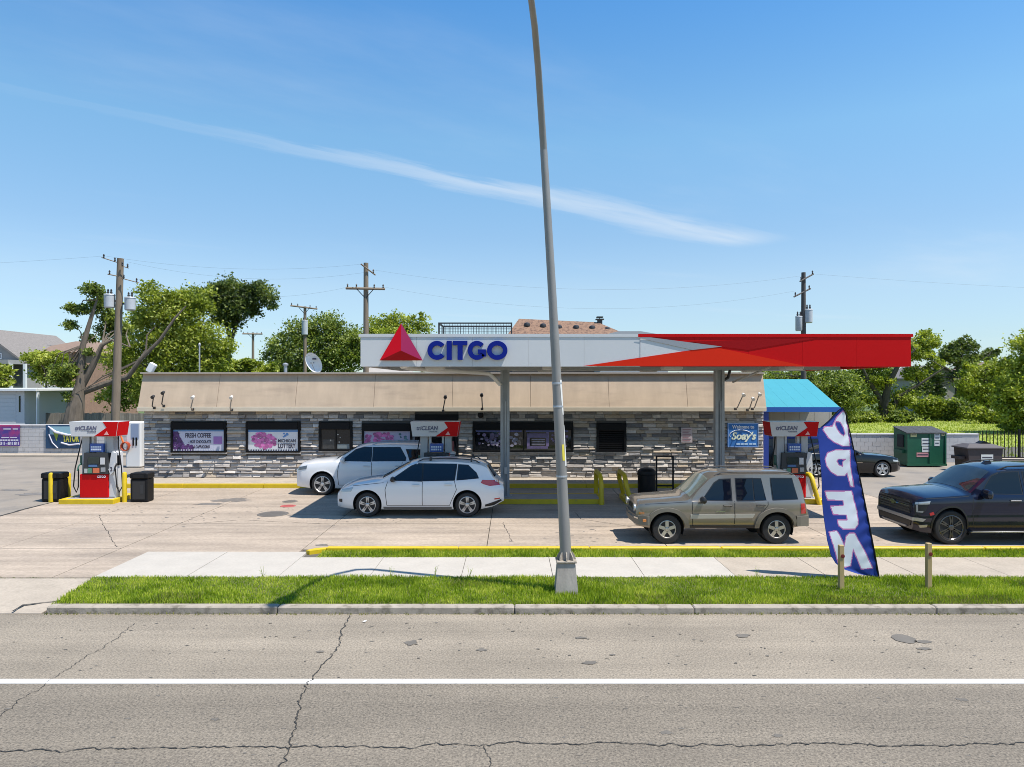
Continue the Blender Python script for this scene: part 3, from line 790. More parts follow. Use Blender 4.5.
def camdome(x, y):
    X, z = px(x, 28.15), pz(y, 28.15)
    t = MB().lathe([(.09, .1), (.11, .08), (.11, 0), (.09, -.06), (.04, -.1)], (X, 28.1, z), n=14)
    o = t.build('security_camera', M_black, smooth=True); tag(rebase(o, (X, 28.1, z)), 'black dome camera under the store eave', 'camera')
camdome(480.5, 415.5)

# ================================================================== CANOPY
CF, CB = 19.6, 26.5
canopy = thing('fuel_canopy', 'long fuel station canopy with white and red fascia on two grey columns', 'canopy', (3.4, 23.6, ZL))
cx0, cx1 = px(360.5, CF), px(911, CF)
cz0, cz1 = pz(366.5, CF), pz(337, CF)
M_fwhite = mat('fascia_white', (0.56, 0.56, 0.56), .35, var=.03, vscale=.6)
M_fred = mat('fascia_red', (0.52, 0.002, 0.003), .5, spec=.15, var=.05, vscale=.5)
M_fora = mat('fascia_orange_red', (0.66, 0.022, 0.004), .5, spec=.15, var=.05, vscale=.5)
M_fmar = mat('fascia_maroon', (0.30, 0.002, 0.004), .5, spec=.15)
M_fgry = mat('fascia_grey', (0.28, 0.29, 0.31), .35)
M_deck = mat('deck_white', (0.52, 0.51, 0.49), .5, var=.1, vscale=1)
MB().box(cx0+.05, cx1-.05, CF+.12, CB-.05, cz0+.30, cz1-.1).build('deck', M_deck, canopy)
bm_ = MB()
for k in range(6): bm_.box(cx0+.3, cx1-.3, CF+.7+k*1.06, CF+.82+k*1.06, cz0+.12, cz0+.298)
bm_.build('purlins', M_deck, canopy)
for Y in (23.45, 23.75):
    MB().box(cx0+.2, cx1-.2, Y-.06, Y+.06, cz0-.02, cz0+.118).build('beam', M_steel, canopy)
for (a, b, n_, m_) in ((cx0, px(640, CF), 5, M_fwhite), (px(640, CF), cx1, 5, M_fred)):
    for k in range(n_):
        MB().box(a+(b-a)*k/n_+.002, a+(b-a)*(k+1)/n_-.002, CF, CF+.10, cz0, cz1).build('fascia_panel', m_, canopy)
MB().box(cx0, cx0+.10, CF+.102, CB, cz0, cz1).build('fascia_panel', M_fwhite, canopy)
MB().box(cx1-.10, cx1, CF+.102, CB, cz0, cz1).build('fascia_panel', M_fred, canopy)
MB().box(cx0+.102, cx1-.102, CB-.10, CB, cz0, cz1).build('fascia_panel', M_fwhite, canopy)
capw = MB().box(cx0-.05, px(638, CF), CF-.018, CF+.15, cz1+.002, cz1+.085).build('fascia_cap', M_fwhite, canopy)
MB().box(px(638, CF)+.002, cx1+.05, CF-.018, CF+.15, cz1+.002, cz1+.085).build('fascia_cap', M_fred, canopy)
MB().box(cx1-.12, cx1+.05, CF+.152, CB, cz1+.002, cz1+.085).build('fascia_cap', M_fred, canopy)
MB().box(cx0-.05, cx0+.12, CF+.152, CB, cz1+.002, cz1+.085).build('fascia_cap', M_fwhite, canopy)
def fas(poly, y0, y1, m, name):
    MB().prism([(px(a, CF), pz(b, CF)) for a, b in poly], 'y', y0, y1).build(name, m, canopy)
fas([(640.2, 338), (692, 350), (640.2, 357.6)], CF-.010, CF-.002, M_fwhite, 'white_point')
fas([(583, 366), (692, 350), (716, 347.4), (805, 366)], CF-.022, CF-.012, M_fora, 'bottom_wedge')
fas([(636, 337.4), (650, 337.4), (722, 346.6), (692, 350)], CF-.030, CF-.0235, M_fgry, 'grey_wedge')
fas([(690, 341.5), (818, 338), (748, 350), (722, 346.8)], CF-.0105, CF-.002, M_fmar, 'maroon_wedge')
# pyramid emblem and letters
M_pr1 = mat('emblem_red', (0.60, 0.003, 0.012), .5, spec=.15); M_pr2 = mat('emblem_crimson', (0.20, 0.004, 0.05), .5, spec=.15); M_pr3 = mat('emblem_dark_red', (0.34, 0.003, 0.008), .5, spec=.15)
ap, le, ri, ce = [(px(a, CF), pz(b, CF)) for a, b in ((401.5, 323.5), (380, 360.5), (423, 360.5), (402.5, 351))]
yb, yf = CF-.058, CF-.28
def tri(p, q, r_, m, name):
    c = lambda t, y: (t[0], y, t[1])
    b = MB().add([c(p, yb), c(q, yb), c(r_, yf)], [(0, 1, 2)]); b.build(name, m, canopy)
tri(ap, le, ce, M_pr1, 'emblem_facet'); tri(ri, ap, ce, M_pr2, 'emblem_facet'); tri(le, ri, ce, M_pr3, 'emblem_facet')
M_cblue = mat('letter_blue', (0.004, 0.014, 0.20), .5, spec=.15)
def ringpoly(cx_, cz_, rx, rz, t, a0, a1, n=30):
    o = []; i = []
    for k in range(n+1):
        a = R(a0+(a1-a0)*k/n); o.append((cx_+rx*math.cos(a), cz_+rz*math.sin(a))); i.append((cx_+(rx-t)*math.cos(a), cz_+(rz-t)*math.sin(a)))
    return o, i
def letter(name, parts):
    b = MB()
    for p in parts:
        if p[0] == 'ring':
            o, i = ringpoly(*p[1:]); n = len(o); y0, y1 = CF-.10, CF-.004
            vs = [(q[0], y0, q[1]) for q in o]+[(q[0], y0, q[1]) for q in i]+[(q[0], y1, q[1]) for q in o]+[(q[0], y1, q[1]) for q in i]
            fs = []
            for k in range(n-1):
                fs += [(k, k+1, n+k+1, n+k), (2*n+k, 2*n+k+1, k+1, k), (n+k, n+k+1, 3*n+k+1, 3*n+k)]
            fs += [(0, n, 3*n, 2*n), (n-1, 2*n-1, 4*n-1, 3*n-1)]
            b.add(vs, fs)
        else: b.box(p[1], p[2], CF-.10, CF-.004, p[3], p[4])
    b.build(name, M_cblue, canopy)
s_ = CF/F
def X_(x): return px(x, CF)
def Z_(y): return pz(y, CF)
zt, zb_ = Z_(341), Z_(360); zm = (zt+zb_)/2; hz = (zt-zb_)/2; st = 4.6*s_
letter('letter_c', [('ring', X_(437.2), zm, 9.4*s_, hz, st, 38, 322)])
letter('letter_i', [('box', X_(446.9), X_(451.9), zb_, zt)])
letter('letter_t', [('box', X_(453), X_(467.5), zt-4.3*s_, zt), ('box', X_(457.8), X_(462.8), zb_, zt-4.3*s_)])
letter('letter_g', [('ring', X_(477), zm, 9.2*s_, hz, st, 42, 330), ('box', X_(478), X_(486), zm-1.2*s_-2.2*s_, zm+1.0*s_), ('box', X_(482), X_(486), zm-6.2*s_, zm-1.2*s_-2.2*s_)])
letter('letter_o', [('ring', X_(497.3), zm, 10.2*s_, hz, st, 0, 360)])
# columns
M_colm = mat('column_grey', (0.30, 0.315, 0.33), .45, metal=.2, var=.12, vscale=3)
for xc in (505, 719):
    X = px(xc, 23.6)
    c = MB(); c.box(X-.15, X-.06, 23.48, 23.72, .25, cz0+.11); c.box(X+.06, X+.15, 23.48, 23.72, .25, cz0+.11); c.box(X-.06, X+.06, 23.55, 23.65, .25, cz0+.11)
    col = c.build('column', M_colm, canopy)
    MB().box(X-.24, X+.24, 23.36, 23.84, .246, .275).build('base_plate', M_colm, col)
    MB().tube([(X+.03, 23.50, 1.2), (X+.03, 23.50, 3.4)], .022).build('conduit', M_galv, col)
    MB().box(X-.02, X+.06, 23.44, 23.52, 1.0, 1.22).build('outlet_box', M_galv, col)
# rain pipe from the fascia to the first column
X = px(505, 23.6)
MB().tube([(px(399, CF)+.35, CF+.5, cz0+.10), (px(402, 20.4), 20.4, cz0+.02), (px(412, 21.2), 21.2, cz0-.03), (px(478, 23.2), 23.2, cz0-.12), (px(489, 23.3), 23.3, cz0-.15), (px(495, 23.4), 23.4, cz0-.32), (px(500.5, 23.45), 23.45, cz0-.52)], .065, n=10).build('rain_pipe', mat('pipe_white', (.75, .73, .70), .5), canopy, smooth=True)
X = px(719, 23.6)
MB().tube([(X+.16, 23.6, cz0-.35), (X+.3, 23.6, cz0-.28), (X+.36, 23.6, cz0-.05), (X+.36, 23.6, cz0+.1)], .05).build('rain_pipe', M_dark, canopy, smooth=True)
MB().tube([(px(733, 24.2), 24.2, cz0-.42), (px(770, 22), 22, cz0+.04)], .035).build('brace', M_deck, canopy)
for xx in (-2.3, 1.2, 4.8, 8.4):
    for yy in (21.4, 25.0):
        MB().box(xx-.28, xx+.28, yy-.28, yy+.28, cz0-.06, cz0+.119, bev=.03).build('canopy_light', M_deck, canopy)
MB().box(px(600, 24.5), px(690, 24.5), 24.4, 24.55, cz0-.02, cz0+.06).build('gutter', M_steel, canopy)

# ================================================================== PUMP ISLANDS
M_isl = mat('island_concrete', (0.33, 0.30, 0.27), .9, var=.15, vscale=2)
M_red = mat('pump_red', (0.50, 0.004, 0.006), .5, spec=.15, var=.06, vscale=3)
M_grey = mat('pump_grey', (0.36, 0.37, 0.38), .4, metal=.2)
M_pale = mat('pump_pale', (0.55, 0.55, 0.55), .4)
M_scr = mat('screen_blue', (0.035, 0.09, 0.32), .25, var=.25, vscale=4)
M_panel = mat('pump_panel', (0.035, 0.037, 0.04), .4)
def island(x0, x1, label, yfull=True):
    t = thing('pump_island', label, 'island', ((x0+x1)/2, 23.5, ZL))
    MB().box(x0+.13, x1-.13, 22.99, 24.07, ZL-.03, .245).build('slab', M_isl, t)
    for y0, y1 in ((22.86, 22.985), (24.075, 24.2)):
        MB().box(x0, x1, y0, y1, ZL-.03, .25, bev=.012).build('edge', M_yel, t)
    MB().box(x0, x0+.125, 22.987, 24.073, ZL-.03, .25, bev=.012).build('edge', M_yel, t)
    MB().box(x1-.125, x1, 22.987, 24.073, ZL-.03, .25, bev=.012).build('edge', M_yel, t)
    return t
island(px(65, 23.2), px(119, 23.2), 'small yellow edged pump island standing in the open left of the store', )
island(px(395, 23.2), px(603, 23.2), 'yellow edged pump island with the column beside the white wagon')
island(px(624, 23.2), px(822, 23.2), 'yellow edged pump island with the column behind the tan SUV')

def pump(xc, label, num):
    X = px(xc, 23.45); Y0 = 23.22; Y1 = 23.75
    t = thing('fuel_pump', label, 'fuel pump', (X, 23.5, .247), group='fuel pumps on the islands')
    zb = .247
    H = lambda y: pz(y, 23.3)
    # red base and body
    base = MB().box(X-.52, X+.42, Y0, Y1, zb, 1.02, bev=.02).build('base_cabinet', M_red, t)
    text_shape('CITGO', X+.06, X+.34, .90, .975, Y0-.002, .008, .03).build('lettering', M_swhite, base)
    MB().box(X-.56, X+.60, Y0+.04, Y1-.04, zb, .27).build('foot_plate', M_dark, t)
    MB().prism([(X+.42, zb), (X+.66, zb), (X+.64, 1.7), (X+.50, 1.75), (X+.42, 1.3)], 'y', Y0+.05, Y1-.05).build('side_cover', M_pale, t)
    # head with display
    hd = MB().prism([(X-.40, 1.02), (X+.44, 1.02), (X+.40, 1.72), (X-.36, 1.72)], 'y', Y0-.02, Y1-.02).build('dispenser_head', M_panel, t)
    MB().box(X-.22, X+.14, Y0-.045, Y0-.022, 1.36, 1.58, bev=.008).build('display', mat('lcd_dark', (.03, .04, .035), .2), hd)
    MB().box(X-.20, X+.08, Y0-.045, Y0-.022, 1.26, 1.33).build('price_strip', mat('price_blue', (.08, .16, .32), .3), hd)
    MB().box(X+.18, X+.32, Y0-.045, Y0-.022, 1.34, 1.56).build('card_reader', M_pale, hd)
    MB().box(X+.20, X+.34, Y0-.045, Y0-.022, 1.10, 1.24).build('receipt_slot', M_steel, hd)
    MB().box(X-.06, X+.14, Y0-.045, Y0-.022, 1.06, 1.22).build('grade_button', mat('btn_orange', (.62, .16, .07), .4), hd)
    MB().box(X-.22, X-.10, Y0-.045, Y0-.022, 1.06, 1.22).build('grade_button', mat('btn_green', (.10, .24, .15), .4), hd)
    MB().box(X-.34, X-.24, Y0-.045, Y0-.022, 1.06, 1.20).build('grade_button', mat('btn_pale', (.42, .44, .42), .4), hd)
    pl = MB().prism([(X+.44, 1.18), (X+.62, 1.40), (X+.62, 1.10), (X+.50, 1.0)], 'y', Y0-.03, Y0+.03).build('number_plate', M_pale, t)
    text_shape(num, X+.50, X+.57, 1.12, 1.26, Y0-.032, .006, .03).build('lettering', M_ink, pl)
    # uprights, screen
    zt = H(435.5)
    MB().box(X-.50, X-.26, Y0+.10, Y1-.12, 1.02, zt, bev=.01).build('upright', M_grey, t)
    MB().box(X+.30, X+.52, Y0+.10, Y1-.12, 1.70, zt, bev=.01).build('upright', M_grey, t)
    MB().box(X-.22, X-.15, Y0+.16, Y1-.2, 1.72, zt).build('stay', M_pale, t); MB().box(X+.20, X+.27, Y0+.16, Y1-.2, 1.72, zt).build('stay', M_pale, t)
    sc = MB().box(X-.17, X+.26, Y0-.02, Y0+.10, 1.74, 2.02, bev=.012).build('screen', M_scr, t)
    ls = MB()
    for r_ in range(2):
        for k in range(5):
            a = X-.13+k*.07
            ls.box(a, a+.052, Y0-.031, Y0-.021, 1.80+r_*.085, 1.855+r_*.085)
    ls.build('screen_lines', mat('screen_print', (.55, .62, .72), .4), sc)
    # valance
    zt0, zt1 = H(436), H(421.5)
    vw = .80
    V = [(X-vw+.07, zt0), (X+vw-.07, zt0), (X+vw, zt1), (X-vw, zt1)]
    vl = MB().prism(V, 'y', Y0-.10, Y1+.06).build('valance', mat('valance_grey', (.56, .55, .54), .4), t)
    hh = zt1-zt0
    MB().prism([(X+.02, zt0+.004), (X+vw-.075, zt0+.004), (X+vw-.006, zt1-.004), (X+.30, zt1-.004), (X+.42, zt0+.60*hh)], 'y', Y0-.108, Y0-.1015).build('red_swoosh', M_fred, vl)
    MB().prism([(X+.34, zt0+.10*hh), (X+.50, zt0+.10*hh), (X+.43, zt0+.36*hh)], 'y', Y0-.116, Y0-.1095).build('small_emblem', mat('emblem_pink', (.70, .35, .33), .4), vl)
    for sx in (-1, 1):
        e = .004*sx
        MB().add([(X+sx*(vw-.07)+e, Y0-.09, zt0+.01), (X+sx*(vw-.07)+e, Y1+.05, zt0+.01), (X+sx*vw+e, Y1+.05, zt1-.01), (X+sx*vw+e, Y0-.09, zt1-.01)], [(0, 1, 2, 3)]).build('end_panel', M_fred, vl)
    text_shape('triCLEAN', X-.60, X+.10, zt0+.42*hh, zt0+.72*hh, Y0-.102, .008, .025, shear=.15).build('lettering', mat('tri_ink', (.10, .10, .16), .5), vl)
    text_shape('GASOLINE', X-.20, X+.08, zt0+.28*hh, zt0+.36*hh, Y0-.102, .008, .01).build('lettering', MATS['tri_ink'], vl)
    # nozzles and hoses on both sides
    for sx, xo in ((-1, -.54), (1, .66)):
        nz = MB(); xx = X+xo
        nz.box(xx-.04, xx+.04, Y0+.12, Y0+.24, 1.30, 1.62, bev=.01); nz.tube([(xx, Y0+.1, 1.36), (xx, Y0-.02, 1.28), (xx, Y0-.08, 1.14)], .022)
        nz.build('nozzle', M_black if sx > 0 else mat('nozzle_green', (.03, .10, .07), .45), t)
        MB().tube([(xx-.02*sx, Y0+.2, zt0), (xx+.03*sx, Y0+.12, 1.9), (xx+.16*sx, Y0+.06, 1.2), (xx+.20*sx, Y0+.04, .62), (xx+.10*sx, Y0+.03, .42), (xx+.03*sx, Y0+.02, .6), (xx, Y0-.02, 1.2)], .019, n=6).build('hose', M_black, t, smooth=True)
    return t
pump(99.5, 'fuel pump in the open on its small island, red base fully in view', '2')
pump(436, 'fuel pump behind the white cars, only its top in view', '4')
pump(790.5, 'fuel pump behind the rear of the tan SUV in front of the car wash', '6')

def bollard(x, yb_, h, label):
    X, Y = gpt(x, yb_, ZL)
    o = MB().lathe([(.075, 0), (.075, h-.06), (.06, h-.02), (.03, h)], (X, Y, ZL-.02), n=14).build('bollard', M_yel, smooth=True)
    tag(rebase(o, (X, Y, ZL-.02)), label, 'bollard', 'yellow steel bollards at the open pump')
bollard(51, 502, .98, 'yellow bollard in front of the black bin left of the open pump')
bollard(124.5, 502, 1.0, 'yellow bollard at the open pump on the side of the storefront')
bollard(68.5, 497, .85, 'yellow bollard tucked behind the open pump beside the black bin')
for k, (x, lb) in enumerate(((601, 'yellow hoop guard at the end of the middle island near the lamp pole'), (627, 'yellow hoop guard by the black bin ahead of the tan SUV'), (812, 'yellow hoop guard at the far end of the island by the feather flag'))):
    X = px(x, 22.9)
    z0 = ZL-.02; ln_ = .05 if x < 610 else .32
    if x == 627: X -= .05
    P = [(X+(0 if x < 610 else ln_*.6), 22.78, z0), (X, 22.80, .75), (X-.01, 22.88, .93), (X-.02, 23.02, 1.02), (X-.02, 24.0, 1.02), (X-.01, 24.14, .93), (X, 24.22, .75), (X+(0 if x < 610 else ln_*.6), 24.26, z0)]
    o = MB().tube(P, .075, n=12).build('hoop_guard', M_yel, smooth=True); tag(rebase(o, (X, 23.5, z0)), lb, 'guard rail', 'yellow hoop guards at the island ends')

def bin_(X, Y, w, d, h, label, angled=0):
    t = thing('waste_bin', label, 'bin', (X, Y, ZL))
    MB().box(X-w/2, X+w/2, Y-d/2, Y+d/2, ZL, ZL+h*.80, bev=.025).build('body', M_black, t)
    MB().box(X-w/2-.02, X+w/2+.02, Y-d/2-.02, Y+d/2+.02, ZL+h*.80+.002, ZL+h, bev=.03).build('lid', M_black, t)
    MB().box(X-w*.32, X+w*.32, Y-d/2-.03, Y-d/2-.022, ZL+h*.84, ZL+h*.95).build('slot', mat('slot_dark', (.004, .004, .004), .8), t)
    MB().box(X-w*.36, X+w*.36, Y-d/2-.014, Y-d/2-.002, ZL+h*.1, ZL+h*.72, bev=.004).build('front_panel', mat('bin_panel', (.022, .022, .024), .35), t)
    MB().box(X+w*.10, X+w*.30, Y-d/2-.022, Y-d/2-.016, ZL+h*.3, ZL+h*.6).build('holder', M_dark, t)
bin_(px(57, 23.6), 23.5, .62, .45, .95, 'black waste bin behind the yellow bollard left of the open pump')
bin_(px(143, 23.5), 23.45, .56, .45, .95, 'black waste bin on the concrete between the open pump and the storefront')
t = thing('waste_bin', 'round topped black bin on the island ahead of the tan SUV', 'bin', (px(646, 23.5), 23.4, .247))
X = px(646, 23.5)
MB().lathe([(.27, 0), (.29, .1), (.29, .72), (.31, .74), (.31, .78)], (X, 23.4, .247), n=20).build('body', M_black, t, smooth=True)
MB().lathe([(.30, .782), (.29, .86), (.22, .93), (.1, .96)], (X, 23.4, .247), n=20).build('lid', M_black, t, smooth=True)
# black tube rack
X0, X1 = px(656.5, 23.7), px(673, 23.7); z1 = pz(455.5, 23.7)
t = thing('tube_rack', 'tall thin black metal frame standing on the island beside the black bin', 'rack', ((X0+X1)/2, 23.7, .247))
for xx in (X0, X1): MB().box(xx-.025, xx+.025, 23.675, 23.725, .247, z1).build('post', M_black, t)
MB().box(X0+.025, X1-.025, 23.676, 23.724, z1-.05, z1-.001).build('top_bar', M_black, t)
MB().box(X0+.025, X1-.025, 23.676, 23.724, .55, .60).build('cross_bar', M_black, t)

# ================================================================== LAMP POLE, FLAG, POSTS
M_pole = mat('lamp_pole_grey', (0.25, 0.24, 0.225), .5, metal=.25, var=.15, vscale=2, stretch=(1, 1, .3), col2=(.24, .215, .19), c2scale=5, c2lo=.55, c2hi=.75)
bx_, by_ = px(566, 13.28), 13.28
t = thing('street_lamp', 'tall grey street lamp pole rising from the verge on a tapered base', 'street lamp', (bx_, by_, .085))
zb = .085
b = MB()
for (z, w) in ((zb, .215), (zb+.06, .21), (.63, .165), (.66, .16)):
    pass
vs = []
for (z, w) in ((zb-.02, .215), (.62, .165), (.66, .155)):
    vs += [(bx_-w, by_-w, z), (bx_+w, by_-w, z), (bx_+w, by_+w, z), (bx_-w, by_+w, z)]
fs = [(0, 3, 2, 1), (8, 9, 10, 11)]
for r_ in range(2):
    for k in range(4): a = r_*4+k; c = r_*4+(k+1) % 4; fs.append((a, c, c+4, a+4))
MB().add(vs, fs).build('pedestal', mat('pedestal_grey', (.34, .30, .26), .8, var=.3, vscale=3, stretch=(1, 1, .4), bump=.4, bscale=12), t)
MB().box(bx_-.19, bx_+.19, by_-.19, by_+.19, .662, .70, bev=.01).build('flange', M_curb, t)
for k in range(8):
    a = k*math.pi/4; ca, sa = math.cos(a), math.sin(a)
    P = [(.11, .702), (.185, .702), (.17, .76), (.11, .86)]
    q = MB().prism(P, 'y', -.012, .012).xf(Matrix.Translation((bx_, by_, 0)) @ Matrix.Rotation(a, 4, 'Z')); q.build('gusset', M_curb, t)
mast = [(bx_, by_, .70), (bx_-.25, by_-.03, 5.5), (bx_-.42, by_-.10, 8.3)]
MB().tube(mast, [.108, .079, .068], n=18).build('mast', M_pole, t, smooth=True)
for zz in (2.25, 3.55, 3.98):
    f_ = (zz-.7)/4.8
    MB().lathe([(.113-.029*f_, -.02), (.116-.029*f_, 0), (.113-.029*f_, .02)], (bx_-.25*f_, by_-.03*f_, zz), n=18).build('band', M_galv, t)
arm = [(bx_-.42, by_-.10, 8.302), (bx_-.47, by_-.25, 8.9), (bx_-.54, by_-.7, 9.5), (bx_-.63, by_-1.4, 9.95), (bx_-.72, by_-2.1, 10.12), (bx_-.76, by_-2.4, 10.13)]
MB().tube(arm, [.066, .064, .060, .056, .052, .05], n=14).build('arm', M_pole, t, smooth=True)
hb = MB().lathe([(.05, -.42), (.13, -.34), (.17, -.1), (.17, .15), (.11, .36), (.04, .42)], (0, 0, 0), axis='y', n=16)
hb.xf(Matrix.Translation((bx_-.78, by_-2.62, 10.13)) @ Matrix.Rotation(R(-14), 4, 'Z') @ Matrix.Diagonal((1.1, 1, .55, 1))).build('lamp_head', M_pole, t, smooth=True)
# old sticker wrapped on the mast
def wrap(z0, z1, a0, a1, m, name, skew=0.0):
    vs = []; n = 10; r_ = 6
    for j in range(r_+1):
        z = z0+(z1-z0)*j/r_; f_ = (z-.7)/4.8; rad = .108-.029*f_+.004
        for k in range(n+1):
            a = R(a0+(a1-a0)*k/n + skew*(j/r_))
            vs.append((bx_-.25*f_+rad*math.cos(a), by_-.03*f_+rad*math.sin(a), z))
    MB().add(vs, [(j*(n+1)+k, j*(n+1)+k+1, (j+1)*(n+1)+k+1, (j+1)*(n+1)+k) for j in range(r_) for k in range(n)]).build(name, m, t, smooth=True)
wrap(2.55, 2.85, -75, -45, mat('sticker_yellow', (.62, .52, .06), .5), 'sticker')
wrap(2.45, 3.2, -45, 20, mat('sticker_pale', (.62, .61, .58), .5), 'sticker', skew=12)
wrap(3.4, 4.05, -42, 15, MATS['sticker_pale'], 'sticker', skew=-14)

def post(x, y0, y1, label):
    Y = 13.45; X = px(x, Y); z1 = pz(y1, Y)
    t = thing('wooden_post', label, 'post', (X, Y, .085), group='short wooden posts in the verge')
    MB().box(X-.045, X+.045, Y-.045, Y+.045, .04, z1, bev=.008).build('post', mat('new_wood', (.40, .29, .13), .8, var=.2, vscale=6, stretch=(1, 1, .2)), t)
    MB().lathe([(.036, 0), (.036, -.012), (.01, -.014)], (X+.012, Y-.046, z1-.20), axis='y', n=16).build('reflector', mat('reflector_red', (.13, .01, .01), .3), t)
post(841, 588, 545, 'short wooden post with a dark red reflector in front of the blue flag')
post(928.5, 590, 543, 'short wooden post with a dark red reflector standing alone in the verge')

# feather flag, seen from behind so that the lettering is reversed
FY = 14.1
def fp(x, y): return (px(x, FY), pz(y, FY))
def pole_x(y):   # pole edge in the plane of the flag
    return np.interp(y, [406, 412, 440, 480, 520, 560, 580], [842.5, 845, 851.5, 860, 868, 875.5, 879])
left_e = ([408, 413, 421, 428, 436, 460, 500, 540, 555, 563, 569, 574, 577], [842.5, 837, 829, 820.5, 818.5, 819.5, 822.5, 826.5, 830, 835, 843, 858, 874])
PO = [[(838, 412), (845, 411), (851, 446), (842, 446), (833, 442), (826, 436), (823, 428), (829, 421), (833, 424)],
      ]
def sub(p0, s): return [(812+a*s, p0+b*s) for a, b in p0_pts]
S1, S2 = 76/648, 76/583
def z1p(L_): return [(812+a*S1, 400+b*S1) for a, b in L_]
def z2p(L_): return [(812+a*S2, 485+b*S2) for a, b in L_]
L_O = z1p([(265, 95), (285, 120), (322, 390), (260, 390), (190, 360), (140, 320), (100, 255), (110, 232), (175, 225), (215, 150)])
H_O = z1p([(205, 180), (240, 185), (268, 235), (280, 290), (265, 308), (235, 285), (210, 245), (195, 205)])
L_P = z1p([(200, 425), (322, 428), (325, 560), (340, 650), (356, 740), (330, 735), (300, 620), (280, 645), (220, 645), (160, 610), (120, 560), (108, 500), (130, 450)])
H_P = z1p([(205, 520), (225, 500), (290, 505), (262, 530), (265, 570), (230, 555)])
L_E = z2p([(103, 50), (305, 48), (318, 110), (340, 200), (352, 300), (325, 335), (235, 335), (205, 310), (195, 270), (268, 268), (265, 228), (165, 225), (147, 165), (245, 158), (240, 118), (125, 115)])
L_N = z2p([(130, 360), (185, 350), (205, 380), (245, 470), (258, 390), (285, 368), (325, 370), (400, 500), (462, 635), (380, 645), (318, 490), (298, 620), (255, 630), (200, 600), (150, 430)])
def inside(poly, x, y):
    c = False; n = len(poly); j = n-1
    for i in range(n):
        xi, yi = poly[i]; xj, yj = poly[j]
        if (yi > y) != (yj > y) and x < (xj-xi)*(y-yi)/(yj-yi)+xi: c = not c
        j = i
    return c
def edge_d(poly, x, y):
    d = 1e9; n = len(poly)
    for i in range(n):
        x0, y0 = poly[i]; x1, y1 = poly[(i+1) % n]
        dx_, dy_ = x1-x0, y1-y0; t_ = max(0, min(1, ((x-x0)*dx_+(y-y0)*dy_)/(dx_*dx_+dy_*dy_+1e-9)))
        d = min(d, math.hypot(x-x0-t_*dx_, y-y0-t_*dy_))
    return d
flag = thing('feather_flag', 'tall blue feather flag with reversed white OPEN lettering leaning over the verge', 'flag', (px(879, FY), FY, .085))
NU, NV = 90, 260
vs = []; fc = []; mi = []
for j in range(NV+1):
    y = 408+169*j/NV
    xl = np.interp(y, *left_e); xr = float(pole_x(y))-.6
    for i in range(NU+1):
        u = i/NU; x = xl+(xr-xl)*u
        rip = .035*(1-u)*math.sin(j*.05+u*3.5)+.010*math.sin(u*9+j*.10)*u*(1-u)*3+.009*math.sin(j*.33+u*14)*max(0, u-.6)*2.5
        X, Z = fp(x, y); vs.append((X, FY+rip, Z))
polys = [(L_O, H_O), (L_P, H_P), (L_E, None), (L_N, None)]
for j in range(NV):
    for i in range(NU):
        y = 408+169*(j+.5)/NV; xl = np.interp(y, *left_e); xr = float(pole_x(y))-.6; x = xl+(xr-xl)*(i+.5)/NU
        m = 0
        for P, H in polys:
            ins = inside(P, x, y) and not (H and inside(H, x, y))
            d = edge_d(P, x, y)
            if H: d = min(d, edge_d(H, x, y))
            if ins and d > .2: m = 1
            elif d < .75: m = 2
            if m: break
        fc.append((j*(NU+1)+i, j*(NU+1)+i+1, (j+1)*(NU+1)+i+1, (j+1)*(NU+1)+i)); mi.append(m)
fb = MB(); fb.v = vs; fb.f = fc; fb.m = mi
M_fb = mat('flag_blue', (.028, .055, .27), .5, spec=.15, var=.12, vscale=4); M_fw = mat('flag_white', (.72, .73, .76), .6); M_fp = mat('flag_pink', (.50, .16, .36), .6)
fo = fb.build('banner', [M_fb, M_fw, M_fp], flag, smooth=True, sharp=180)
sm = fo.modifiers.new('thick', 'SOLIDIFY'); sm.thickness = .003
fpole = [(px(879.3, FY), FY, .05)]+[(px(float(pole_x(y))+.2, FY), FY, pz(y, FY)) for y in (577, 560, 520, 480, 440, 425)]+[(px(846, FY), FY, pz(413, FY)), (px(842.8, FY), FY, pz(407.5, FY)), (px(838, FY), FY+.01, pz(411, FY)), (px(829, FY), FY+.02, pz(421, FY)), (px(822, FY), FY+.03, pz(427, FY))]
MB().tube(fpole, [.021, .021, .02, .018, .016, .014, .013, .012, .011, .010, .008, .006], n=8).build('flag_pole', M_black, flag, smooth=True)
MB().box(px(879, FY)-.12, px(879, FY)+.12, FY-.03, FY+.03, .06, .092).build('ground_spike', M_black, flag)

# ================================================================== CARS
M_tyre = mat('tyre_rubber', (0.022, 0.021, 0.020), .85)
M_rim = mat('alloy', (0.52, 0.52, 0.52), .35, metal=.7)
M_rimd = mat('black_alloy', (0.10, 0.10, 0.105), .22, metal=.8)
M_well = mat('wheel_well', (0.008, 0.008, 0.008), .9)
M_trim = mat('car_trim', (0.012, 0.012, 0.013), .4)
M_cglass = mat('car_glass', (0.004, 0.006, 0.010), .03, spec=.5)
M_wind = mat('windscreen_glass', (0.02, 0.028, 0.03), .02, spec=.8, var=.5, vscale=2)
M_chrome = mat('chrome', (.62, .62, .62), .15, metal=1.0)
M_tail = mat('tail_lamp', (0.40, 0.012, 0.015), .15, coat=1)
M_head = mat('head_lamp', (0.42, 0.43, 0.43), .12, metal=.4, coat=1)
M_amber = mat('amber_lamp', (.55, .18, .03), .2, coat=1)
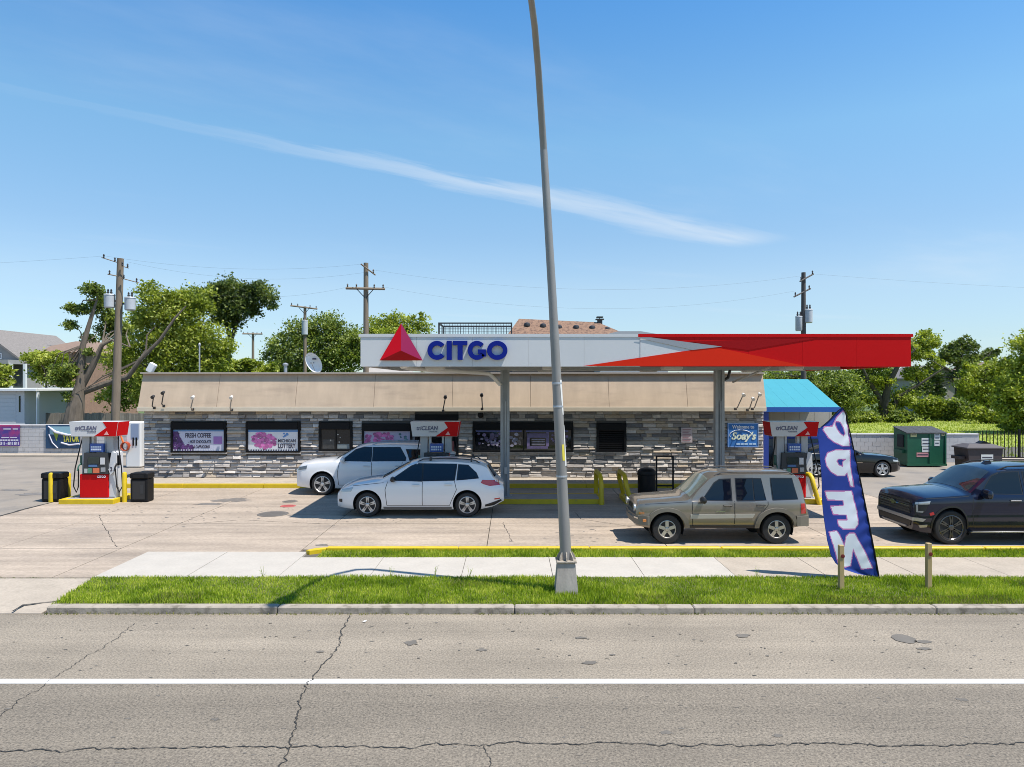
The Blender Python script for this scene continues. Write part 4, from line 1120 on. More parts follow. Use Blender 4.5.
def prof(ctrl, us, sm=.07):
    c = np.array(ctrl); y = np.interp(us, c[:, 0], c[:, 1])
    if sm <= 0: return y
    d = us[None, :]-us[:, None]; w = np.exp(-.5*(d/sm)**2)
    # weight by spacing so that end samples do not dominate
    sp_ = np.gradient(us)[None, :]; w = w*sp_; w /= w.sum(1, keepdims=True)
    return w @ y
class Car:
    def __init__(s, p, name, label, cat, X, Y, flip=False):
        s.p = p
        s.t = thing(name, label, cat, (X, Y, ZL), math.pi if flip else 0)
        s.body()
    def body(s):
        p = s.p; L = p['L']
        us = np.concatenate([np.linspace(0, .35, 18), np.linspace(.38, L-.38, 100), np.linspace(L-.35, L, 18)])
        zb, zs, zt, hw = prof(p['zb'], us, .05), prof(p['zs'], us, .045), prof(p['zt'], us, p.get('smt', .06)), prof(p['hw'], us, .05)
        zt = np.maximum(zt, zs+.015)
        side = np.array(p['side']); SS = [0, .05, .12, .22, .34, .46, .58, .70, .80, .88, .95, 1.0]
        cr0 = p.get('crown', .09); tum = p['tum']
        rings = []
        for i, u in enumerate(us):
            h = []
            h.append((0, zb[i])); h.append((hw[i]*.6, zb[i])); 
            for q in SS:
                h.append((hw[i]*np.interp(q, side[:, 0], side[:, 1]), zb[i]+q*(zs[i]-zb[i])))
            ysh = h[-1][0]; cr = min(zt[i]-zs[i], cr0); zre = zt[i]-cr
            yre = max(ysh-tum*(zre-zs[i]), .2*ysh)
            for q in (.1, .4, .7, 1.0): h.append((ysh+(yre-ysh)*q-(.012 if q < .99 and zre-zs[i] > .1 else 0), zs[i]+(zre-zs[i])*q))
            for q in (.04, .10, .2, .4, .7, 1.0): h.append((yre*(1-q), zre+cr*(1-(1-q)**2.6)))
            full = [(y, z) for y, z in h] + [(-y, z) for y, z in h[-2:0:-1]]
            rings.append([(u, y, z) for y, z in full])
        n = len(rings[0]); vs = [v for r_ in rings for v in r_]; fs = []
        for i in range(len(rings)-1):
            for k in range(n):
                a = i*n+k; b = i*n+(k+1) % n
                fs.append((a, b, b+n, a+n))
        fs += [tuple(range(n-1, -1, -1)), tuple(range((len(rings)-1)*n, len(rings)*n))]
        s.bvh = BVHTree.FromPolygons([Vector(v) for v in vs], fs)
        b = MB(); b.add(vs, fs)
        o = b.build('body', p['paint'], None)
        # wheel wells cut out of the body
        cut = MB()
        for u in p['wheels']:
            for sg in (-1, 1):
                w = p['W']
                y0, y1 = sorted((sg*(w-.34), sg*(w+.3)))
                cut.lathe([(p['arch'], y0), (p['arch'], y1)], (u, 0, p['R']+p.get('archz', .02)), axis='y', n=40)
        co = cut.build('cutter', M_well)
        md = o.modifiers.new('b', 'BOOLEAN'); md.operation = 'DIFFERENCE'; md.object = co; md.solver = 'EXACT'
        dg = bpy.context.evaluated_depsgraph_get(); dg.update()
        me = bpy.data.meshes.new_from_object(o.evaluated_get(dg))
        o.modifiers.clear(); old = o.data; o.data = me; bpy.data.meshes.remove(old)
        bpy.data.objects.remove(co)
        me.materials.clear(); me.materials.append(p['paint']); me.shade_smooth(); me.set_sharp_from_angle(angle=R(32))
        o.parent = s.t; s.bodyo = o
        # liners
        for u in p['wheels']:
            for sg in (-1, 1):
                w = p['W']; r_ = p['arch']-.006; n = 24; vs = []; zc_ = p['R']+p.get('archz', .02)
                for k in range(n+1):
                    a = R(-25+230*k/n)
                    for y in (sg*(w-.33), sg*(w-.05)): vs.append((u+r_*math.cos(a), y, zc_+r_*math.sin(a)))
                q = MB().add(vs, [(2*k, 2*k+1, 2*k+3, 2*k+2) for k in range(n)])
                q.add([(u+r_*math.cos(R(a)), sg*(w-.33), zc_+r_*math.sin(R(a))) for a in range(0, 360, 15)], [tuple(range(24))])
                q.build('wheel_liner', M_well, s.t, world=False)
        for u in p['wheels']:
            for sg in (-1, 1): s.wheel(u, sg)
    def wheel(s, u, sg):
        p = s.p; Rr = p['R']; w = p.get('tw', .23); rr = p['rim']; yo = sg*(p['W']-.035)
        c = (u, 0, Rr)
        def L_(prof_, nm, m, par, n=36): return MB().lathe([(r_, yo-sg*h) for r_, h in prof_], c, axis='y', n=n).build(nm, m, par, smooth=True, world=False)
        hub = L_([(rr*.98, w*.55), (rr*.98, .10), (rr*.3, .085), (.05, .08)], 'wheel', M_well, s.t)
        L_([(rr, w), (Rr*.93, w), (Rr*.99, w*.88), (Rr, w*.6), (Rr, w*.3), (Rr*.985, .035), (Rr*.94, .005), (rr*1.08, -.004), (rr*1.0, .012), (rr*.97, .03)], 'tyre', M_tyre, hub)
        rm = MB(); b0 = rr*1.0
        rm.lathe([(b0*.90, yo-sg*.05), (b0*.90, yo-sg*.012), (b0*.94, yo-sg*.0), (b0, yo-sg*.004), (b0, yo-sg*.06)], c, axis='y', n=36)
        ns, wd, tw_ = p.get('spokes', (5, .15, .6))
        for k in range(ns):
            a = 2*math.pi*k/ns + math.pi/2 + p.get('sp0', 0)
            for (w0, w1, da) in (((wd, wd*tw_, 0),) if not p.get('split') else ((wd*.55, wd*.4, .13), (wd*.55, wd*.4, -.13))):
                P = []
                for (r_, ww) in ((b0*.12, w0), (b0*.93, w1)):
                    for sgn in (-1, 1):
                        rr_ = r_; aa = a+da*(r_/b0); P.append((u+rr_*math.cos(aa)-sgn*ww*b0*math.sin(aa), Rr+rr_*math.sin(aa)+sgn*ww*b0*math.cos(aa)))
                P = [P[0], P[1], P[3], P[2]]
                rm.prism(P, 'y', yo-sg*.05, yo-sg*.012)
        rm.lathe([(b0*.22, yo-sg*.06), (b0*.22, yo-sg*.012), (b0*.14, yo-sg*.004), (.01, yo-sg*.004)], c, axis='y', n=20)
        rm.build('rim', p['rimm'], hub, world=False)
    # ---- pieces laid on the body surface
    def hit(s, axis, a, b, sg=-1):
        if axis == 'side': o, d = Vector((a, sg*4, b)), Vector((0, -sg, 0))
        elif axis == 'top': o, d = Vector((a, b, 5)), Vector((0, 0, -1))
        elif axis == 'front': o, d = Vector((-4, a, b)), Vector((1, 0, 0))
        else: o, d = Vector((s.p['L']+4, a, b)), Vector((-1, 0, 0))
        h = s.bvh.ray_cast(o, d)
        return h[0], d
    def patch(s, name, m, axis, poly, off=.006, ni=14, nj=6, sg=-1, parent=None, grid=None, over=None):
        if grid is None:
            P = poly; amin, amax = min(q[0] for q in P), max(q[0] for q in P); e = (amax-amin)*1e-4; grid = []
            ks = sorted(set([amin+e+(amax-amin-2*e)*i/ni for i in range(ni+1)]+[min(max(q[0], amin+e), amax-e) for q in P]))
            for a in ks:
                zs_ = []
                for i in range(len(P)):
                    (x0, y0), (x1, y1) = P[i], P[(i+1) % len(P)]
                    if (x0-a)*(x1-a) <= 0 and x0 != x1: zs_.append(y0+(y1-y0)*(a-x0)/(x1-x0))
                lo, hi = min(zs_), max(zs_)
                grid.append([(a, lo+(hi-lo)*j/nj) for j in range(nj+1)])
        V = {}; vs = []
        for i, col in enumerate(grid):
            for j, (a, b) in enumerate(col):
                h, d = s.hit(axis, a, b, sg)
                if h is None: continue
                V[i, j] = len(vs)//2
                vs.append(h-d*off); vs.append(h+d*.012)
        NI, NJ = len(grid), len(grid[0]); fs = []; cnt = {}
        for i in range(NI-1):
            for j in range(NJ-1):
                k = [(i, j), (i+1, j), (i+1, j+1), (i, j+1)]
                if all(q in V for q in k):
                    fs.append(tuple(2*V[q] for q in k))
                    for q, r_ in zip(k, k[1:]+k[:1]):
                        key = tuple(sorted((V[q], V[r_]))); cnt[key] = cnt.get(key, 0)+1
        for (q, r_), c in cnt.items():
            if c == 1: fs.append((2*q, 2*r_, 2*r_+1, 2*q+1))
        if not fs: return None
        return MB().add(vs, fs).build(name, m, parent or s.t, smooth=True, world=False, sharp=40)
    def both(s, name, m, poly, off=.006, trim=None, **k):
        for sg in (-1, 1):
            o = s.patch(name, m, 'side', poly, off, sg=sg, **k)
            if trim and o is not None:
                cx_ = sum(q[0] for q in poly)/len(poly); cz_ = sum(q[1] for q in poly)/len(poly)
                big_ = []
                for (x, z) in poly:
                    dx_, dz_ = x-cx_, z-cz_; l = math.hypot(dx_, dz_); big_.append((x+dx_/l*trim, z+dz_/l*trim))
                s.patch(name+'_trim', M_trim, 'side', big_, off-.003, sg=sg, parent=o)
    def seam(s, pts, w=.017, name='door_gap'):
        for sg in (-1, 1):
            for (x0, z0), (x1, z1) in zip(pts[:-1], pts[1:]):
                n = 10
                if abs(z1-z0) > abs(x1-x0): grid = [[(x0+(x1-x0)*k/n+q, z0+(z1-z0)*k/n) for k in range(n+1)] for q in (-w/2, w/2)]
                else: grid = [[(x0+(x1-x0)*k/n, z0+(z1-z0)*k/n+q) for q in (-w/2, w/2)] for k in range(n+1)]
                s.patch(name, M_trim, 'side', None, .0015, sg=sg, grid=grid)
    def arc(s, u, r0, r1, m, name, off, a0=0, a1=180, sq=1.0):
        for sg in (-1, 1):
            zc_ = s.p['R']+s.p.get('archz', .02)
            grid = [[(u+r_*math.cos(R(a))*sq, zc_+r_*math.sin(R(a))) for r_ in (r0, (r0+r1)/2, r1)] for a in np.linspace(a0, a1, 25)]
            s.patch(name, m, 'side', None, off, sg=sg, grid=grid)
    def boxp(s, name, m, x0, x1, y0, y1, z0, z1, bev=.015, sym=True):
        for sg in ((-1, 1) if sym else (1,)):
            a, b = sorted((sg*y0, sg*y1))
            MB().box(x0, x1, a, b, z0, z1, bev=bev).build(name, m, s.t, world=False, smooth=True)
    def handle(s, u, z, m=None):
        for sg in (-1, 1):
            h, d = s.hit('side', u, z, sg)
            if h is None: continue
            y0, y1 = sorted((h.y+sg*.032, h.y+sg*.012))
            b = MB().box(u-.11, u+.11, y0, y1, z-.018, z+.018, bev=.008)
            a0, a1 = sorted((h.y+sg*.013, h.y-sg*.01)); b.box(u-.10, u-.07, a0, a1, z-.012, z+.012); b.box(u+.07, u+.10, a0, a1, z-.012, z+.012)
            b.build('door_handle', m or s.p['paint'], s.t, world=False)
    def mirror(s, u, z, m=None, sz=1.0):
        for sg in (-1, 1):
            h, d = s.hit('side', u, z-.02, sg)
            y = h.y
            mb = MB().lathe([(.02, -.11), (.075, -.085), (.09, 0), (.085, .07), (.06, .10), (.02, .105)], (0, 0, 0), axis='y', n=16)
            mb.xf(Matrix.Translation((u+.02, y+sg*.13, z+.07)) @ Matrix.Diagonal((.75*sz, 1.05*sz, .95*sz, 1)))
            mb.box(u-.0, u+.06, min(y-sg*.03, y+sg*.08), max(y-sg*.03, y+sg*.08), z-.015, z+.03)
            mb.build('wing_mirror', m or s.p['paint'], s.t, world=False, smooth=True)
    def rails(s, u0, u1, y, m, h=.05):
        for sg in (-1, 1):
            P = []
            for k in range(13):
                u = u0+(u1-u0)*k/12; q, d = s.hit('top', u, sg*y); e = min(k, 12-k)
                P.append((u, sg*y, q.z+(h if e > 0 else -.005)))
            MB().tube(P, .018, n=6).build('roof_rail', m, s.t, world=False, smooth=True)

def _deform(s, um, zm, z0=None, z1=None):
    '''gentle reshaping of the finished car along its length (um) and height (zm)'''
    um = np.array(um); zm = np.array(zm) if zm else None
    for o in s.t.children:
        if o.name.split('.')[0] in ('wheel', 'wheel_liner'): continue
        for q in [o]+list(o.children):
            me = q.data; n = len(me.vertices); co = np.empty(n*3); me.vertices.foreach_get('co', co); co = co.reshape(-1, 3)
            nu = np.interp(co[:, 0], um[:, 0], um[:, 1])
            if z0 is not None:
                w = np.clip((co[:, 2]-z0)/(z1-z0), 0, 1); w = w*w*(3-2*w); nu = co[:, 0]+(nu-co[:, 0])*w
            co[:, 0] = nu
            if zm is not None: co[:, 2] = np.interp(co[:, 2], zm[:, 0], zm[:, 1])
            me.vertices.foreach_set('co', co.reshape(-1)); me.update()
Car.deform = _deform
def paint(name, col, metal=0.0, rough=.3, var=0.0, spec=.5): return mat(name, col, rough, metal=metal, coat=1.0, spec=spec, var=var)
SIDE = [(0, .90), (.10, .955), (.25, .985), (.5, 1.0), (.68, .992), (.80, .985), (.9, .972), (1.0, .945)]

# ---- white wagon under the canopy
P_w = paint('paint_white', (.70, .70, .69))
pj = dict(L=4.89, W=.905, R=.355, rim=.245, arch=.42, tum=.42, wheels=(.93, 3.83), paint=P_w, rimm=M_rim, spokes=(5, .20, .85), split=True, side=SIDE,
  zt=[(0, .60), (.04, .78), (.15, .88), (.5, 1.01), (1.0, 1.09), (1.24, 1.12), (1.36, 1.17), (2.10, 1.56), (2.4, 1.645), (3.2, 1.68), (4.0, 1.63), (4.45, 1.565), (4.60, 1.50), (4.74, 1.15), (4.86, 1.00), (4.89, .80)],
  zs=[(0, .55), (.04, .70), (.15, .79), (.5, .90), (1.38, 1.01), (2.5, 1.035), (4.0, 1.08), (4.62, 1.11), (4.74, 1.06), (4.86, .92), (4.89, .75)],
  zb=[(0, .27), (.6, .22), (4.2, .22), (4.6, .30), (4.89, .45)],
  hw=[(0, .50), (.05, .64), (.15, .76), (.35, .85), (.75, .900), (2.5, .915), (4.0, .905), (4.5, .86), (4.75, .78), (4.86, .70), (4.89, .62)])
c = Car(pj, 'white_wagon', 'white crossover wagon parked at the pump under the canopy, roof rails and red tail lamp', 'car', px(367, 20.6)-.93, 20.6+.905)
c.both('window', M_cglass, [(1.60, 1.07), (2.18, 1.44), (2.34, 1.515), (2.50, 1.52), (2.50, 1.055)], trim=.035)
c.both('window', M_cglass, [(2.55, 1.055), (2.55, 1.525), (3.50, 1.515), (3.44, 1.075)], trim=.035)
c.both('window', M_cglass, [(3.54, 1.08), (3.58, 1.50), (3.9, 1.47), (4.20, 1.28), (4.30, 1.13)], trim=.03)
c.patch('windscreen', M_wind, 'top', [(1.34, -.67), (1.34, .67), (2.12, .54), (2.12, -.54)], nj=14)
c.patch('rear_window', M_cglass, 'rear', [(-.55, 1.14), (.55, 1.14), (.50, 1.46), (-.50, 1.46)], nj=10)
c.both('tail_lamp', M_tail, [(4.40, 1.00), (4.46, 1.08), (4.80, 1.06), (4.84, .92), (4.60, .90)], off=.012)
c.both('head_lamp', M_head, [(.10, .70), (.16, .80), (.52, .87), (.46, .74)], off=.010)
c.both('fog_lamp', M_trim, [(.06, .42), (.06, .50), (.18, .52), (.18, .42)], off=.008)
c.seam([(1.52, 1.03), (1.45, .8), (1.50, .34)]); c.seam([(2.53, 1.03), (2.53, .34)]); c.seam([(3.46, 1.05), (3.52, .8), (3.36, .45), (3.32, .34)]); c.seam([(1.50, .34), (3.32, .34)], .012)
c.seam([(.5, .905), (1.4, 1.0)], .012, 'bonnet_gap')
c.both('sill_trim', mat('sill_grey', (.12, .12, .12), .5), [(1.40, .235), (1.40, .30), (3.38, .30), (3.38, .235)], off=.012, ni=16)
c.handle(2.34, .93); c.handle(3.28, .95); c.mirror(1.66, 1.04, M_trim, sz=.95); c.rails(2.35, 4.35, .52, M_dark)
c.boxp('rail_foot', M_dark, 2.70, 2.76, .48, .56, 1.60, 1.705, bev=.005); c.boxp('rail_foot', M_dark, 3.98, 4.04, .48, .56, 1.55, 1.69, bev=.005)
c.patch('grille', M_trim, 'front', [(-.45, .62), (-.45, .72), (.45, .72), (.45, .62)], nj=4); c.patch('lower_intake', M_trim, 'front', [(-.48, .34), (-.48, .46), (.48, .46), (.48, .34)], nj=4)
c.both('bumper_reflector', M_tail, [(4.62, .50), (4.62, .54), (4.78, .55), (4.78, .51)], off=.006)
c.both('rear_bumper_trim', M_trim, [(4.35, .30), (4.35, .36), (4.80, .50), (4.84, .46), (4.6, .33)], off=.010)

c.deform([(0, 0), (3.7, 3.7), (4.5, 4.30), (4.72, 4.58), (4.89, 4.87), (6, 6)], None, .75, 1.0)

# ---- big white SUV behind it
P_w2 = paint('paint_white_suv', (.72, .72, .725))
pd = dict(L=5.08, W=.955, R=.385, rim=.285, arch=.45, tum=.40, wheels=(.93, 3.97), paint=P_w2, rimm=M_rim, spokes=(5, .16, .8), split=True, side=SIDE,
  zt=[(0, .80), (.03, 1.02), (.10, 1.12), (.5, 1.19), (1.1, 1.24), (1.30, 1.26), (1.40, 1.30), (2.02, 1.68), (2.35, 1.77), (3.2, 1.81), (4.3, 1.79), (4.75, 1.72), (4.92, 1.3), (5.05, 1.1), (5.08, .85)],
  zs=[(0, .72), (.03, .93), (.10, 1.02), (.5, 1.09), (1.35, 1.15), (2.6, 1.16), (4.2, 1.18), (4.8, 1.19), (4.95, 1.1), (5.08, .8)],
  zb=[(0, .30), (.6, .24), (4.4, .25), (5.08, .42)],
  hw=[(0, .70), (.05, .80), (.15, .87), (.4, .925), (.8, .955), (2.5, .965), (4.3, .955), (4.8, .90), (5.02, .80), (5.08, .7)])
c = Car(pd, 'white_suv', 'large white SUV parked between the pumps and the storefront', 'car', px(322, 24.6)-.93, 24.6+.955)
c.both('window', M_cglass, [(1.58, 1.20), (2.08, 1.57), (2.32, 1.64), (2.60, 1.65), (2.60, 1.19)], trim=.035)
c.both('window', M_cglass, [(2.68, 1.19), (2.68, 1.65), (3.58, 1.64), (3.80, 1.30), (3.78, 1.20)], trim=.035)
c.both('window', M_cglass, [(3.98, 1.20), (3.82, 1.58), (4.55, 1.56), (4.72, 1.25), (4.70, 1.21)], trim=.03)
c.patch('windscreen', M_wind, 'top', [(1.38, -.72), (1.38, .72), (2.04, .60), (2.04, -.60)], nj=14)
c.both('head_lamp', mat('head_lamp_dark', (.10, .11, .12), .12, coat=1), [(.05, .86), (.07, .97), (.40, 1.04), (.38, .92)], off=.010)
c.seam([(1.52, 1.14), (1.46, .8), (1.50, .36)]); c.seam([(2.64, 1.15), (2.64, .36)]); c.seam([(3.70, 1.15), (3.66, .8), (3.48, .45), (3.44, .36)]); c.seam([(1.50, .36), (3.44, .36)], .014)
c.handle(2.46, 1.02); c.handle(3.56, 1.03); c.mirror(1.64, 1.17, sz=1.15); c.rails(2.6, 4.6, .58, M_galv)
c.arc(.93, .445, .475, P_w2, 'wheel_lip', .016); c.arc(3.97, .445, .475, P_w2, 'wheel_lip', .016)
c.patch('grille', M_trim, 'front', [(-.5, .66), (-.5, .84), (.5, .84), (.5, .66)], nj=4)
c.patch('rear_window', M_cglass, 'rear', [(-.6, 1.25), (.6, 1.25), (.55, 1.6), (-.55, 1.6)], nj=10)
c.both('tail_lamp', M_tail, [(4.72, .98), (4.74, 1.10), (5.0, 1.08), (5.0, .98)], off=.01)

# ---- tan boxy SUV by the yellow kerb
P_t = paint('paint_tan', (.235, .208, .172), metal=.55, rough=.30)
M_flare = mat('flare_grey', (.185, .165, .135), .5, metal=.25)
pl = dict(L=4.43, W=.86, R=.355, rim=.215, arch=.415, archz=.03, tum=.27, crown=.055, wheels=(.80, 3.45), paint=P_t, rimm=mat('alloy_tan', (.50, .47, .42), .35, metal=.6), spokes=(5, .19, .95), tw=.235, smt=.05,
  side=[(0, .93), (.1, .965), (.3, .985), (.5, .995), (.7, 1.0), (.85, .995), (.95, .985), (1, .972)],
  zt=[(0, .80), (.03, .98), (.10, 1.04), (.5, 1.10), (1.15, 1.145), (1.28, 1.15), (1.36, 1.19), (1.86, 1.66), (2.05, 1.735), (2.5, 1.765), (3.6, 1.765), (4.05, 1.735), (4.16, 1.66), (4.30, 1.15), (4.36, .95), (4.43, .62)],
  zs=[(0, .72), (.03, .90), (.10, .96), (.5, 1.02), (1.28, 1.07), (2.0, 1.08), (4.1, 1.09), (4.28, 1.07), (4.36, .85), (4.43, .58)],
  zb=[(0, .42), (.4, .38), (3.8, .38), (4.1, .42), (4.43, .46)],
  hw=[(0, .62), (.04, .70), (.12, .77), (.35, .82), (.8, .85), (2.2, .862), (3.8, .855), (4.2, .83), (4.36, .78), (4.43, .74)])
c = Car(pl, 'tan_suv', 'boxy metallic tan SUV with grey wheel flares beside the yellow kerb', 'car', px(667.5, 17.15)-.80, 17.15+.86)
c.both('window', M_cglass, [(1.66, 1.115), (1.98, 1.50), (2.10, 1.58), (2.36, 1.60), (2.36, 1.105)], trim=.03)
c.both('window', M_cglass, [(2.50, 1.105), (2.50, 1.605), (2.90, 1.61), (2.90, 1.105)], trim=.03)
c.both('window', M_cglass, [(2.93, 1.105), (2.93, 1.61), (3.12, 1.605), (3.20, 1.12)], trim=.02)
c.both('window', M_cglass, [(3.38, 1.12), (3.36, 1.615), (3.88, 1.61), (4.02, 1.14)], trim=.03)
c.patch('windscreen', mat('windscreen_pale', (.16, .18, .15), .05, spec=.7, var=.45, vscale=2.5), 'top', [(1.37, -.70), (1.37, .70), (1.84, .60), (1.84, -.60)], nj=14)
for u in (.80, 3.45):
    c.arc(u, .412, .52, M_flare, 'wheel_flare', .055, -8, 188, 1.04)
c.both('side_moulding', mat('mould_pale', (.42, .40, .35), .4, metal=.3), [(1.36, .62), (1.36, .72), (2.42, .73), (2.42, .63)], off=.022, ni=16)
c.both('side_moulding', MATS['mould_pale'], [(2.44, .63), (2.44, .73), (2.92, .735), (2.86, .635)], off=.022, ni=8)
c.both('badge', M_chrome, [(1.98, .79), (1.98, .815), (2.2, .815), (2.2, .79)], off=.008)
c.seam([(1.42, 1.06), (1.40, .8), (1.42, .44)]); c.seam([(2.43, 1.08), (2.43, .44)]); c.seam([(3.24, 1.08), (3.24, .98), (2.98, .60), (2.92, .44)]); c.seam([(1.42, .44), (2.92, .44)], .014)
c.seam([(.25, .99), (1.3, 1.062)], .012, 'bonnet_gap')
c.handle(2.26, .965, M_trim); c.handle(3.06, .975, M_trim); c.mirror(1.62, 1.06, M_trim, 1.05); c.rails(2.0, 4.0, .60, M_dark, .045)
c.both('sill_trim', M_trim, [(1.28, .385), (1.28, .445), (2.96, .445), (2.96, .385)], off=.02, ni=12)
# front: wrap-round bumper, round lamps, seven slots, rear bumper
bp = MB(); bp.prism([(-.02, .60), (-.06, -.0), (-.02, -.60), (.05, -.78), (.30, -.875), (.36, -.875), (.36, -.80), (.1, -.6), (.1, .6), (.36, .80), (.36, .875), (.30, .875), (.05, .78)], 'z', .46, .68)
bp.build('front_bumper', M_flare, c.t, world=False)
bp = MB(); bp.prism([(-.035, .60), (-.075, 0), (-.035, -.60), (0.03, -.79), (.06, -.76), (.01, -.58), (-.03, 0), (.01, .58), (.06, .76), (.03, .79)], 'z', .60, .635); bp.build('bumper_strip', M_chrome, c.t, world=False)
bp = MB(); bp.prism([(4.46, .62), (4.46, -.62), (4.38, -.84), (4.08, -.885), (3.96, -.885), (3.96, -.82), (4.3, -.6), (4.3, .6), (3.96, .82), (3.96, .885), (4.08, .885), (4.38, .84)], 'z', .44, .68); bp.build('rear_bumper', M_flare, c.t, world=False)
for sg in (-1, 1):
    h, d = c.hit('front', sg*.56, .86)
    MB().lathe([(.10, -.02), (.105, .02), (.09, .035), (.03, .042)], (0, 0, 0), axis='x', n=20).xf(Matrix.Translation((h.x-.01, sg*.56, .86)) @ Matrix.Rotation(math.pi, 4, 'Z')).build('head_lamp', M_head, c.t, smooth=True, world=False)
    for k in range(3 if sg < 0 else 4):
        y = sg*(.07+.105*k) if sg < 0 else .105*k-.03
        c.patch('grille_slot', M_trim, 'front', [(y-.03, .76), (y-.03, .93), (y+.03, .93), (y+.03, .76)], off=.006, ni=2, nj=3)
c.both('indicator', M_amber, [(.08, .705), (.08, .76), (.22, .77), (.22, .715)], off=.012, ni=6)
for sg in (-1, 1): MB().box(.16, .26, sg*.862-.02, sg*.862+.02, .54, .60, bev=.008).build('marker_lamp', M_amber, c.t, world=False)
c.both('tail_lamp', M_tail, [(4.12, .74), (4.12, 1.02), (4.26, 1.02), (4.31, .74)], off=.014, ni=6)
c.patch('rear_window', M_cglass, 'rear', [(-.58, 1.14), (.58, 1.14), (.52, 1.58), (-.52, 1.58)], nj=8)
b = MB().lathe([(.30, 0), (.34, .03), (.34, .12), (.28, .15), (.05, .15)], (4.36, .1, .98), axis='x', n=28); b.build('spare_wheel', M_tyre, c.t, smooth=True, world=False)
MB().tube([(1.2, -.55, 1.15), (1.2, -.56, 1.8)], .005, n=5).build('aerial', M_black, c.t, world=False)

c.deform([(-1, -.93), (0, .07), (.4, .4), (3.85, 3.84), (4.5, 4.30), (5.5, 5.3)], [(0, 0), (.72, .72), (1.1, 1.05), (1.8, 1.75), (3, 2.95)])

# ---- dark full-size SUV at the edge of the frame
P_d = paint('paint_midnight', (.006, .008, .022), metal=.0, rough=.3, spec=.1)
pt = dict(L=5.35, W=.985, R=.41, rim=.30, arch=.475, tum=.30, crown=.09, wheels=(.98, 4.05), paint=P_d, rimm=M_rimd, spokes=(6, .13, .7), split=True, tw=.27,
  side=[(0, .90), (.10, .955), (.25, .985), (.45, 1.0), (.62, .99), (.76, .985), (.86, .985), (.94, .97), (1.0, .945)],
  zt=[(0, .92), (.03, 1.08), (.09, 1.15), (.35, 1.21), (1.2, 1.27), (1.52, 1.28), (1.60, 1.32), (2.32, 1.78), (2.6, 1.86), (3.2, 1.89), (4.7, 1.88), (5.1, 1.82), (5.25, 1.3), (5.32, 1.1), (5.35, .9)],
  zs=[(0, .86), (.03, 1.0), (.09, 1.07), (.35, 1.12), (1.52, 1.17), (2.6, 1.18), (4.6, 1.19), (5.2, 1.19), (5.3, 1.0), (5.35, .85)],
  zb=[(0, .34), (.25, .28), (.7, .27), (4.6, .28), (5.35, .42)],
  hw=[(0, .78), (.04, .86), (.12, .91), (.3, .955), (.7, .995), (2.5, 1.005), (4.6, 1.0), (5.1, .95), (5.3, .87), (5.35, .8)])
c = Car(pt, 'dark_suv', 'glossy midnight blue full-size SUV with black wheels at the yellow kerb', 'car', px(953, 17.05)-.98, 17.05+1.005)
c.both('window', M_cglass, [(1.92, 1.23), (2.30, 1.62), (2.48, 1.71), (2.86, 1.73), (2.86, 1.22)], trim=.03)
c.both('window', M_cglass, [(2.96, 1.22), (2.96, 1.73), (3.86, 1.73), (3.90, 1.24)], trim=.03)
c.both('window', M_cglass, [(4.02, 1.24), (3.98, 1.73), (4.9, 1.71), (5.02, 1.26)], trim=.03)
c.patch('windscreen', M_wind, 'top', [(1.58, -.80), (1.58, .80), (2.34, .68), (2.34, -.68)], nj=14)
c.patch('grille', M_trim, 'front', [(-.70, .72), (-.72, 1.03), (.72, 1.03), (.70, .72)], off=.010, nj=8)
M_gb = mat('grille_bar', (.13, .132, .135), .25, metal=.6)
for z in (.74, .80, .86, .92, .98): c.patch('grille_bar', M_gb, 'front', [(-.69, z), (-.69, z+.028), (.69, z+.028), (.69, z)], off=.022, nj=2)
c.patch('grille_bar', M_chrome, 'front', [(-.71, .888), (-.71, .903), (.71, .903), (.71, .888)], off=.028, nj=1)
h, d = c.hit('front', 0, .90)
em = MB().prism([(-.15, -.025), (-.06, -.025), (-.07, -.055), (.07, -.055), (.06, -.025), (.15, -.025), (.13, .025), (.06, .025), (.07, .055), (-.07, .055), (-.06, .025), (-.13, .025)], 'x', h.x-.055, h.x-.03)
em.xf(Matrix.Translation((0, 0, .90))).build('emblem', M_chrome, c.t, world=False)
c.both('head_lamp', M_head, [(.04, .955), (.06, 1.01), (.46, 1.05), (.42, .975)], off=.014)
c.both('lamp_housing', M_trim, [(.03, .72), (.03, .95), (.38, .965), (.30, .80), (.18, .73)], off=.009)
c.both('running_lamp', M_head, [(.06, .77), (.06, .945), (.10, .945), (.10, .77)], off=.018, ni=3); c.both('running_lamp', M_head, [(.06, .77), (.06, .795), (.24, .80), (.22, .775)], off=.018, ni=6)
c.patch('bumper_plate', mat('bumper_silver', (.42, .42, .42), .3, metal=.6), 'front', [(-.86, .56), (-.90, .64), (.90, .64), (.86, .56)], off=.030, ni=24, nj=4)
c.both('bumper_plate', MATS['bumper_silver'], [(.05, .56), (.05, .64), (.30, .62), (.22, .55)], off=.022, ni=8)
c.patch('lower_intake', M_trim, 'front', [(-.70, .42), (-.74, .54), (.74, .54), (.70, .42)], off=.014, ni=16, nj=4)
c.patch('skid_plate', MATS['bumper_silver'], 'front', [(-.5, .36), (-.6, .40), (.6, .40), (.5, .36)], off=.03, nj=2)
c.both('bumper_plate', MATS['bumper_silver'], [(.16, .40), (.12, .46), (.36, .48), (.34, .42)], off=.018, ni=6)
c.both('marker_lamp', M_tail, [(.44, .70), (.42, .76), (.53, .79), (.55, .73)], off=.012, ni=5)
c.arc(.98, .470, .515, M_trim, 'wheel_lip', .014, -5, 185); c.arc(4.05, .470, .515, M_trim, 'wheel_lip', .014, -5, 185)
